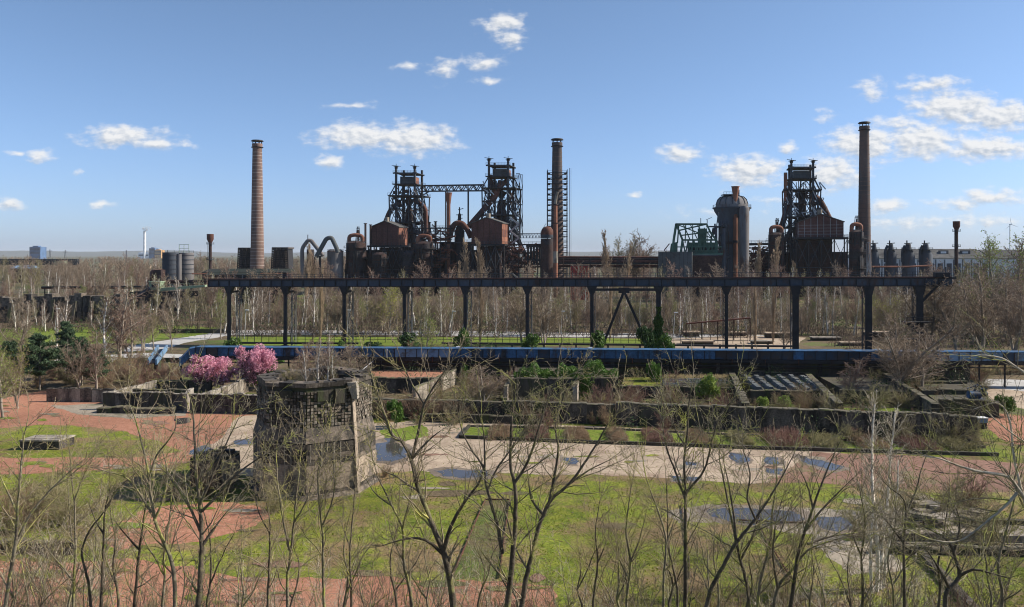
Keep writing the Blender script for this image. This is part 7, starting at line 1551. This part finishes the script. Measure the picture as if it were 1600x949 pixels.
# grass tufts and ground litter for relief near the camera
def tufts():
    g = np.random.default_rng(12); n = 110000; Y = 42+58*g.random(n)**1.7; X_ = g.uniform(-1, 1, n)*Y*.72; px = X_/Y*F+800; py = HZ+CH*F/Y
    nz = np.sin(X_*.9+np.sin(Y*.7)*2)+np.sin(Y*1.3+X_*.35)+g.normal(0, .7, n)
    bare = ((py > 655) & (py < 745) & (px > 370) & (px < 1620)) | ((py > 610) & (py < 735) & (px < 420)) | ((py > 870) & (px < 850)) | ((py > 785) & (py < 860) & (px < 430) & (px > 170)) | ((py > 745) & (py < 790) & (px > 1150) & (px < 1600) & (g.random(n) < .8)) | ((py > 785) & (py < 905) & (px > 1040)& (px < 1440))
    keep = (nz > -.2) & (~bare | ((g.random(n) < .25) & (nz > 1.1))); X_ = X_[keep]; Y = Y[keep]; m_ = len(X_); h = g.uniform(.03, .11, m_); a = g.uniform(0, 6.28, m_); w = g.uniform(.03, .08, m_)
    b = np.stack([X_, Y, np.full(m_, .0)], 1); dx = np.stack([np.cos(a)*w, np.sin(a)*w, np.zeros(m_)], 1); t_ = b+np.stack([g.normal(0, .04, m_), g.normal(0, .04, m_), h], 1)
    V = np.stack([b-dx, b+dx, t_], 1).reshape(-1, 3); tag(link('grass_tufts', np_mesh('grass_tufts', V, np.arange(3*m_).reshape(m_, 3), 'tuft')), 'short grass tufts over the lawns of the yard', 'grass', kind='stuff')
    n = 22000; Y = 42+48*g.random(n)**1.5; X_ = g.uniform(-1, 1, n)*Y*.72; nz = np.sin(X_*.6+np.sin(Y*.5)*2.2)+np.sin(Y*.9-X_*.5)+g.normal(0, .5, n); keep = nz > .3; C = np.stack([X_[keep], Y[keep], g.uniform(.03, .09, keep.sum())], 1)
    tag(link('leaf_litter', leaves('leaf_litter', C, .07, 'bramble', 77, flat=.25)), 'dead brown leaves and twigs strewn over the yard grass', 'leaf litter', kind='stuff')
    r = random.Random(4); mb = MB()
    for k in range(260):
        Y = r.uniform(46, 100); x = r.uniform(-.65, .65)*Y; s_ = r.uniform(.03, .08); mb.box((x, Y, 0), s_*1.5, s_, s_*.6)
    tag(link('loose_stones', mb.mesh('loose_stones', 'pale_concrete', False)), 'small loose stones and clods scattered over the yard', 'stones', kind='stuff')
tufts()
# ---------------------------------------------------------------- foreground trees, grown along their real stems
def c6(u, v): return (u/2.963, 700+v/2.963)
def c7(u, v): return (500+u/2.667, 640+v/2.667)
def c8(u, v): return (1000+u/2.667, 680+v/2.667)
FG = [ # (depth, base width px, [stems], label)
 (16.5, 17, [[(712,975),(702,900),(692,860),(680,832),(664,790),(652,758),(643,718),(628,690),(615,683),(603,655),(588,610),(576,573),(566,545)], [(643,718),(655,668),(663,632),(684,595),(719,548)], [(663,632),(645,602),(628,568),(619,540)], [(691,865),(706,820),(725,786),(751,749),(760,700)], [(691,865),(665,844),(635,842),(594,854)], [(643,718),(668,690),(690,672)]], 'thick-stemmed bare foreground tree forking low, just left of centre'),
 (15.5, 15, [[(789,975),(798,905),(801,865),(805,820),(805,760),(799,735),(798,694),(800,650),(809,609),(806,600)], [(804,756),(826,719),(842,668),(858,620),(870,590)], [(785,865),(777,820),(762,767),(755,730),(735,700),(722,672),(714,640)], [(757,735),(756,677),(745,640)], [(762,767),(775,735),(800,700),(820,668)]], 'bare foreground tree with two dark upright stems at centre'),
 (16, 13, [[(811,975),(822,905),(830,872),(840,830),(849,805),(862,780),(890,756),(912,726),(935,689),(952,660),(975,630)], [(856,795),(865,750),(869,730),(872,696),(868,660),(885,610),(900,585)], [(890,756),(920,735),(950,720)], [(849,805),(830,780),(826,750)]], 'mossy bare foreground tree leaning right of centre'),
 (17, 9, [[(648,975),(640,920),(631,880),(629,827),(612,790),(600,765),(590,745),(582,715)], [(629,827),(640,780),(648,745)], [(612,790),(590,775),(572,750)]], 'slim bare foreground tree left of the thick forking tree'),
 (15, 14, [[(305,980),(312,920),(315,848),(312,788),(306,740),(304,692),(300,631),(288,600)], [(312,790),(325,760),(337,730),(350,700),(372,655)], [(314,800),(340,775),(360,750),(398,720),(432,702)], [(313,830),(300,800),(285,775),(262,742)], [(318,850),(335,825),(354,801)]], 'tall bare foreground tree with thick dark trunk left of the concrete tower'),
 (16, 11, [[(273,980),(272,900),(262,860),(250,835),(242,812),(236,780),(233,745),(222,695),(208,645),(192,615)], [(236,801),(202,750),(170,738),(142,730)], [(242,812),(255,780),(262,740),(252,700)], [(233,745),(245,712),(275,668),(268,630)]], 'bare foreground tree with moss-yellow stems left of the thick dark trunk'),
 (17, 8, [[(207,980),(214,900),(218,860),(226,801),(228,760),(222,715)], [(218,860),(200,840),(180,815)]], 'slim pale foreground sapling behind the moss-yellow stems'),
 (18, 7, [[(114,980),(116,900),(118,852),(116,784),(111,734),(108,695)], [(116,784),(130,745),(146,715)]], 'slim upright foreground sapling at left with few branches'),
 (17, 7, [[(156,980),(160,900),(162,835),(164,798),(172,755),(168,715)], [(164,798),(180,770),(205,745)], [(162,835),(150,815),(140,790)]], 'slim foreground sapling right of the upright one at left'),
 (15, 9, [[(5,980),(12,920),(24,852),(27,801),(34,717),(38,680),(45,650)], [(24,852),(50,800),(90,755),(135,715)], [(27,801),(8,760),(-8,730)]], 'bare foreground tree at the left edge with dark trunk'),
 (17, 7, [[(145,980),(138,910),(128,869),(134,840),(148,818),(170,790),(182,760)]], 'crooked thin foreground stem between the left saplings'),
 (17.5, 8, [[(450,980),(449,900),(452,885),(459,818),(469,717),(474,680)], [(452,860),(440,800),(433,740),(432,700)], [(459,818),(480,780),(492,738)]], 'thin bare foreground tree before the dark side of the tower'),
 (18, 7, [[(417,980),(419,930),(422,835),(420,800),(412,770)], [(422,835),(404,800),(398,765)]], 'thin foreground sapling at the left foot of the tower'),
 (17, 7, [[(507,980),(505,900),(504,835),(499,790),(497,740),(508,690)], [(504,820),(520,780),(525,740)]], 'thin foreground stem before the front corner of the tower'),
 (19, 6, [[(548,985),(549,930),(547,860),(552,800),(556,745)], [(548,860),(535,820)]], 'very thin foreground stem before the lit face of the tower'),
 (15, 11, [[(1071,985),(1071,867),(1071,781),(1069,717),(1074,680),(1076,632),(1082,600)], [(1071,770),(1100,735),(1112,690),(1125,650),(1150,620)], [(1071,781),(1058,745),(1042,700),(1034,655)], [(1074,700),(1055,670),(1048,630)]], 'straight dark foreground tree at right of centre'),
 (14.5, 12, [[(1098,985),(1109,927),(1130,885),(1150,849),(1180,811),(1210,766),(1226,738),(1240,710)], [(1150,849),(1146,800),(1139,760),(1130,720)], [(1180,811),(1168,780),(1172,740),(1160,700)]], 'thick dark foreground tree leaning to the right with black bark'),
 (15.5, 11, [[(1230,985),(1240,915),(1247,867),(1258,830),(1270,796),(1280,765),(1307,702),(1318,680)], [(1262,850),(1300,838),(1340,832)], [(1270,796),(1262,760),(1250,735)], [(1258,830),(1290,790),(1332,748)]], 'dark foreground tree with long rising limbs, right of the black leaning one'),
 (16, 9, [[(1173,985),(1168,920),(1157,875),(1139,792),(1130,745),(1124,717),(1126,680)], [(1157,875),(1175,840),(1190,790)]], 'slim dark foreground tree between the straight and the leaning one'),
 (16, 9, [[(1204,985),(1215,920),(1240,888),(1262,860),(1295,846),(1330,837)], [(1215,920),(1208,870),(1212,820),(1222,780)]], 'low foreground tree with an arching side limb at right'),
 (16.5, 9, [[(1414,985),(1413,920),(1412,849),(1416,804),(1412,780),(1390,762),(1374,745)], [(1416,804),(1430,770),(1438,740),(1452,700)], [(1412,849),(1390,820),(1372,800)]], 'upright dark foreground tree near the slab pile'),
 (13.5, 13, [[(1478,985),(1478,930),(1484,920),(1499,901),(1492,870),(1484,849),(1462,832),(1435,820)], [(1499,901),(1520,890),(1545,895),(1580,905)], [(1484,920),(1465,885),(1448,860)], [(1490,865),(1500,820),(1492,790)]], 'gnarled black foreground tree with short twisting limbs at bottom right'),
 (12.5, 9, [[(1625,800),(1600,777),(1577,747),(1550,740),(1525,736),(1495,727),(1469,717),(1440,712)], [(1625,600),(1590,575),(1565,560),(1530,555),(1512,560)], [(1620,860),(1600,780),(1585,720),(1578,660),(1560,630),(1520,640)], [(1640,700),(1600,690),(1560,660),(1540,640)], [(1590,770),(1560,800),(1500,845),(1450,842)]], 'pale-twigged limbs reaching in from a tree beyond the right edge'),
 (17, 7, [[(1037,985),(1037,905),(1041,849),(1032,810),(1019,774),(1008,740),(1004,717)], [(1041,849),(1055,810)]], 'thin bent foreground stem left of the straight dark tree'),
 (17.5, 6, [[(1058,985),(1058,920),(1045,856),(1043,800),(1040,735)], [(1045,856),(1030,820)]], 'thin dark foreground stem close to the straight dark tree'),
 (16.5, 8, [[(1182,985),(1186,920),(1200,860),(1207,800),(1214,740),(1210,700)], [(1200,860),(1220,830),(1235,790)]], 'slim foreground tree with light upper shoots right of the black leaning one'),
 (19, 6, [[(925,985),(928,930),(934,880),(930,830),(938,780)], [(934,880),(950,840)]], 'thin foreground shoot right of the mossy leaning tree'),
 (18.5, 7, [[(978,985),(980,930),(985,880),(978,830),(984,780),(990,740)], [(985,880),(1000,840),(1010,800)], [(980,900),(960,860)]], 'slim foreground sapling in the thicket right of centre'),
 (16.5, 7, [[(1345,985),(1348,920),(1346,870),(1352,820),(1344,770)], [(1346,870),(1330,830)]], 'dark foreground stem before the pale birch clump at right'),
 (15, 8, [[(1562,985),(1566,930),(1560,880),(1575,820),(1590,760),(1600,730)], [(1560,880),(1540,850)]], 'dark foreground tree near the bottom right corner'),
]
FGH = dict(seg=(.35,.28,.2,.15), ang=(40,42,42), wob=.13, up=(.0,.10,.06), rmin=.0032, start=.1, n=(5,5,3), ratio=(.5,.48,.5), rr=.6, env=lambda f: 1.0)
def extra_fg():
    r = random.Random(515); names = ['behind the leftmost dark trunk', 'left of the concrete tower', 'below the concrete tower', 'left of the central forking tree', 'between the central trees', 'right of the mossy leaning tree', 'near the straight dark tree', 'below the long puddle', 'near the birch clump', 'at the bottom right']
    for k in range(22):
        px = 30+k*72+r.uniform(-14, 14); Y = r.uniform(18, 25); top = r.uniform(790, 880) if 380 < px < 1350 else r.uniform(720, 840); st = [(px, 990)]; x = px; n = 6
        for j in range(1, n+1): x += r.uniform(-9, 9); st.append((x, 990-(990-top)*j/n))
        j = r.randrange(2, 4); s2 = [st[j]]; x = st[j][0]; y = st[j][1]; sg = r.choice((-1, 1))
        for q in range(3): x += sg*r.uniform(8, 18); y -= r.uniform(18, 36); s2.append((x, y))
        FG.append((Y, r.uniform(4.5, 7.5), [st, s2], '%s bare %s %s' % (['slim', 'thin', 'crooked', 'slender'][k % 4], ['young tree', 'shoot'][k % 2], names[int(px/161) if px < 1610 else 9])+', %s there from the left' % ['first', 'second', 'third', 'fourth'][(k+1) % 4]))
extra_fg()
def foreground():
    for i, (Y, wpx, stems, lab) in enumerate(FG):
        r = random.Random(900+i); S = []; rb = wpx*.33*Y/F; T = []
        base = None
        for k, st in enumerate(stems):
            pts = []; dy = 0.0; ddy = r.uniform(-.12, .12) if k else r.uniform(-.03, .03)
            # smooth the traced stem with a Catmull curve
            P = [Vector((a, b, 0)) for a, b in st]; Q = []
            for j in range(len(P)-1):
                p0 = P[max(0, j-1)]; p1 = P[j]; p2 = P[j+1]; p3 = P[min(len(P)-1, j+2)]; n = max(2, int((p2-p1).length/9))
                for u in range(n): t_ = u/n; Q.append(.5*((2*p1)+(p2-p0)*t_+(2*p0-5*p1+4*p2-p3)*t_*t_+(3*p1-p0-3*p2+p3)*t_**3))
            Q.append(P[-1]); Lp = sum((Q[j+1]-Q[j]).length for j in range(len(Q)-1)); s_ = 0; r0 = rb if k == 0 else None
            if k:
                # start radius: what the parent has where it leaves
                best = min(T, key=lambda t_: (t_[0]-P[0]).length); r0 = best[1]*.72; dy = best[2]
            prev = None
            for j, q in enumerate(Q):
                f = s_/max(1, Lp); rad = r0*(1-f)**.8*(.92)+max(.0055, r0*.10); wob = math.sin(j*.9+i)*.7
                yy = Y+dy+ddy*f*Lp/60*2; w = at(q.x+r.uniform(-.5, .5), q.y, yy)
                T.append((q, rad, yy-Y))
                if prev is not None:
                    S.append((prev[0], w, prev[1], rad, 0)); d = (w-prev[0]).normalized(); L = (w-prev[0]).length
                    nb = L*(3.4+2.2*f) if q.y < 940 else 0
                    if r.random() < nb:
                        a = R(r.uniform(28, 58)); e = rnd_perp(d, r); e.y *= .8; dd = (d*math.cos(a)+e*math.sin(a)+UP*.15).normalized()
                        grow(S, w, dd, r.uniform(.5, 1.7)*(1.15-.4*f), max(.0055, rad*r.uniform(.3, .5)), 1, 3, r, FGH)
                prev = (w, rad)
                if j < len(Q)-1: s_ += (Q[j+1]-q).length
            if prev[1] < .03: grow(S, prev[0], d, r.uniform(.5, 1.0), prev[1], 1, 3, r, FGH)
            if k == 0:
                b0 = at(*stems[0][0], Y); gz = terrain(b0.x, Y); base = Vector((b0.x, Y, gz-.1)); S.append((base, b0, rb*1.35, rb, 0))
        t = thing('foreground_tree', base, lab, 'tree')
        tr = [(a-base, b-base, c, d_, 0) for a, b, c, d_, l in S if l == 0]; cr = [(a-base, b-base, c, d_, l-1) for a, b, c, d_, l in S if l > 0]
        pale = i == 22; dark = i in (4, 15, 16, 17, 18, 20, 21, 1, 28)
        link('trunk', seg_mesh('trunk', tr, 'bark_pale' if pale else ('bark_dark' if (dark or i % 2 == 0) else 'bark_moss'), (8,)), t)
        if cr: link('crown', seg_mesh('crown', cr, 'bark_moss' if (pale or dark) else 'bark_twig', (4, 3, 3)), t)
foreground()
def bottom_thicket():
    for k, (px, Y, w) in enumerate(((985, 43, 60), (1110, 44, 70), (1215, 46, 60), (860, 42, 50), (640, 43, 50), (1290, 43, 60), (1430, 41, 60))):
        x = X(px, Y); o = put('budding_shrub', PBS[k % 2], (x, Y, terrain(x, Y)), w*Y/F/3.0, k*1.1, 'low shrub with fresh yellow-green buds at the bottom, %s from the left' % ['third', 'fourth', 'fifth', 'second', 'first', 'sixth', 'seventh'][k], 'shrub', None, ('stems', 'crown', 'foliage'))
    # white-stemmed birch clump in the yard at right
    for k, (px, ytop, Y) in enumerate(((1369, 640, 47.5), (1375, 655, 47.8), (1362, 690, 47.3), (1380, 700, 48))):
        h = Z(ytop, Y); put('birch_tree', PW[k % 2], (X(px, Y), Y, 0), h/10, k*2.1, ['tallest pale birch of the clump', 'second pale birch of the clump', 'left short birch of the clump', 'right short birch of the clump'][k]+' standing in the yard at right', 'tree')
    r = random.Random(31)
    zones = [(375, 700, 36, 44, 815, 885, 18, 'at the bottom, below the concrete tower'), (700, 1000, 36, 46, 820, 890, 13, 'at the bottom, right of the central trees'), (930, 1340, 34, 46, 815, 885, 28, 'at the bottom right of centre'), (1300, 1640, 30, 44, 800, 900, 20, 'at the bottom right'), (-20, 370, 30, 42, 800, 900, 22, 'at the bottom left'), (-20, 180, 40, 52, 750, 830, 12, 'at the left edge above the low wall'), (1080, 1340, 50, 56, 760, 800, 10, 'beside the lower puddles at right')]
    for x0, x1, Y0, Y1, t0, t1, n, where in zones:
        for k in range(n):
            px = x0+(x1-x0)*(k+r.random())/n; Y = r.uniform(Y0, Y1); x = X(px, Y); gz = terrain(x, Y); ht = Z(r.uniform(t0, t1), Y)-gz
            if ht < 1: continue
            i = r.randrange(5); adj = ('three-stemmed tan', 'four-stemmed pale', 'slender two-stemmed dark', 'three-stemmed brown', 'bushy five-stemmed')[i]
            put('bare_sapling', PS[i], (x, Y, gz), min(ht, 9)/6, r.uniform(0, 6), adj+' bare sapling '+where, 'sapling', adj+' saplings '+where)
    for k in range(60):
        px = r.uniform(-20, 1620); Y = r.uniform(26, 42); x = X(px, Y); gz = terrain(x, Y)
        zn = 'left' if px < 540 else ('middle' if px < 1070 else 'right'); put('bare_shrub', r.choice(PU), (x, Y, gz), r.uniform(.8, 1.25)*(1.0 if Y > 34 else 1.2), r.uniform(0, 6), 'bare bramble shrub on the slope at the bottom, %s third' % zn, 'shrub', 'bramble shrubs on the slope, %s third' % zn, ('stems', 'crown'))
bottom_thicket()

# ------------------------------------------------------------------ air
def haze():
    mb = MB(); mb.box((0, 8500, -3), 38000, 19000, 123)
    m = bpy.data.materials.new('haze'); m.use_nodes = True; t = m.node_tree; t.nodes.clear()
    vn = N(t, 'ShaderNodeVolumePrincipled'); vn.inputs['Density'].default_value = 4e-5; vn.inputs['Color'].default_value = (.86, .92, 1.0, 1)
    o = N(t, 'ShaderNodeOutputMaterial'); t.links.new(vn.outputs[0], o.inputs['Volume']); MATS['haze'] = m
    tag(link('haze', mb.mesh('haze', 'haze', False)), 'thin blue haze in the air over the whole plain', 'haze', kind='stuff')
haze()
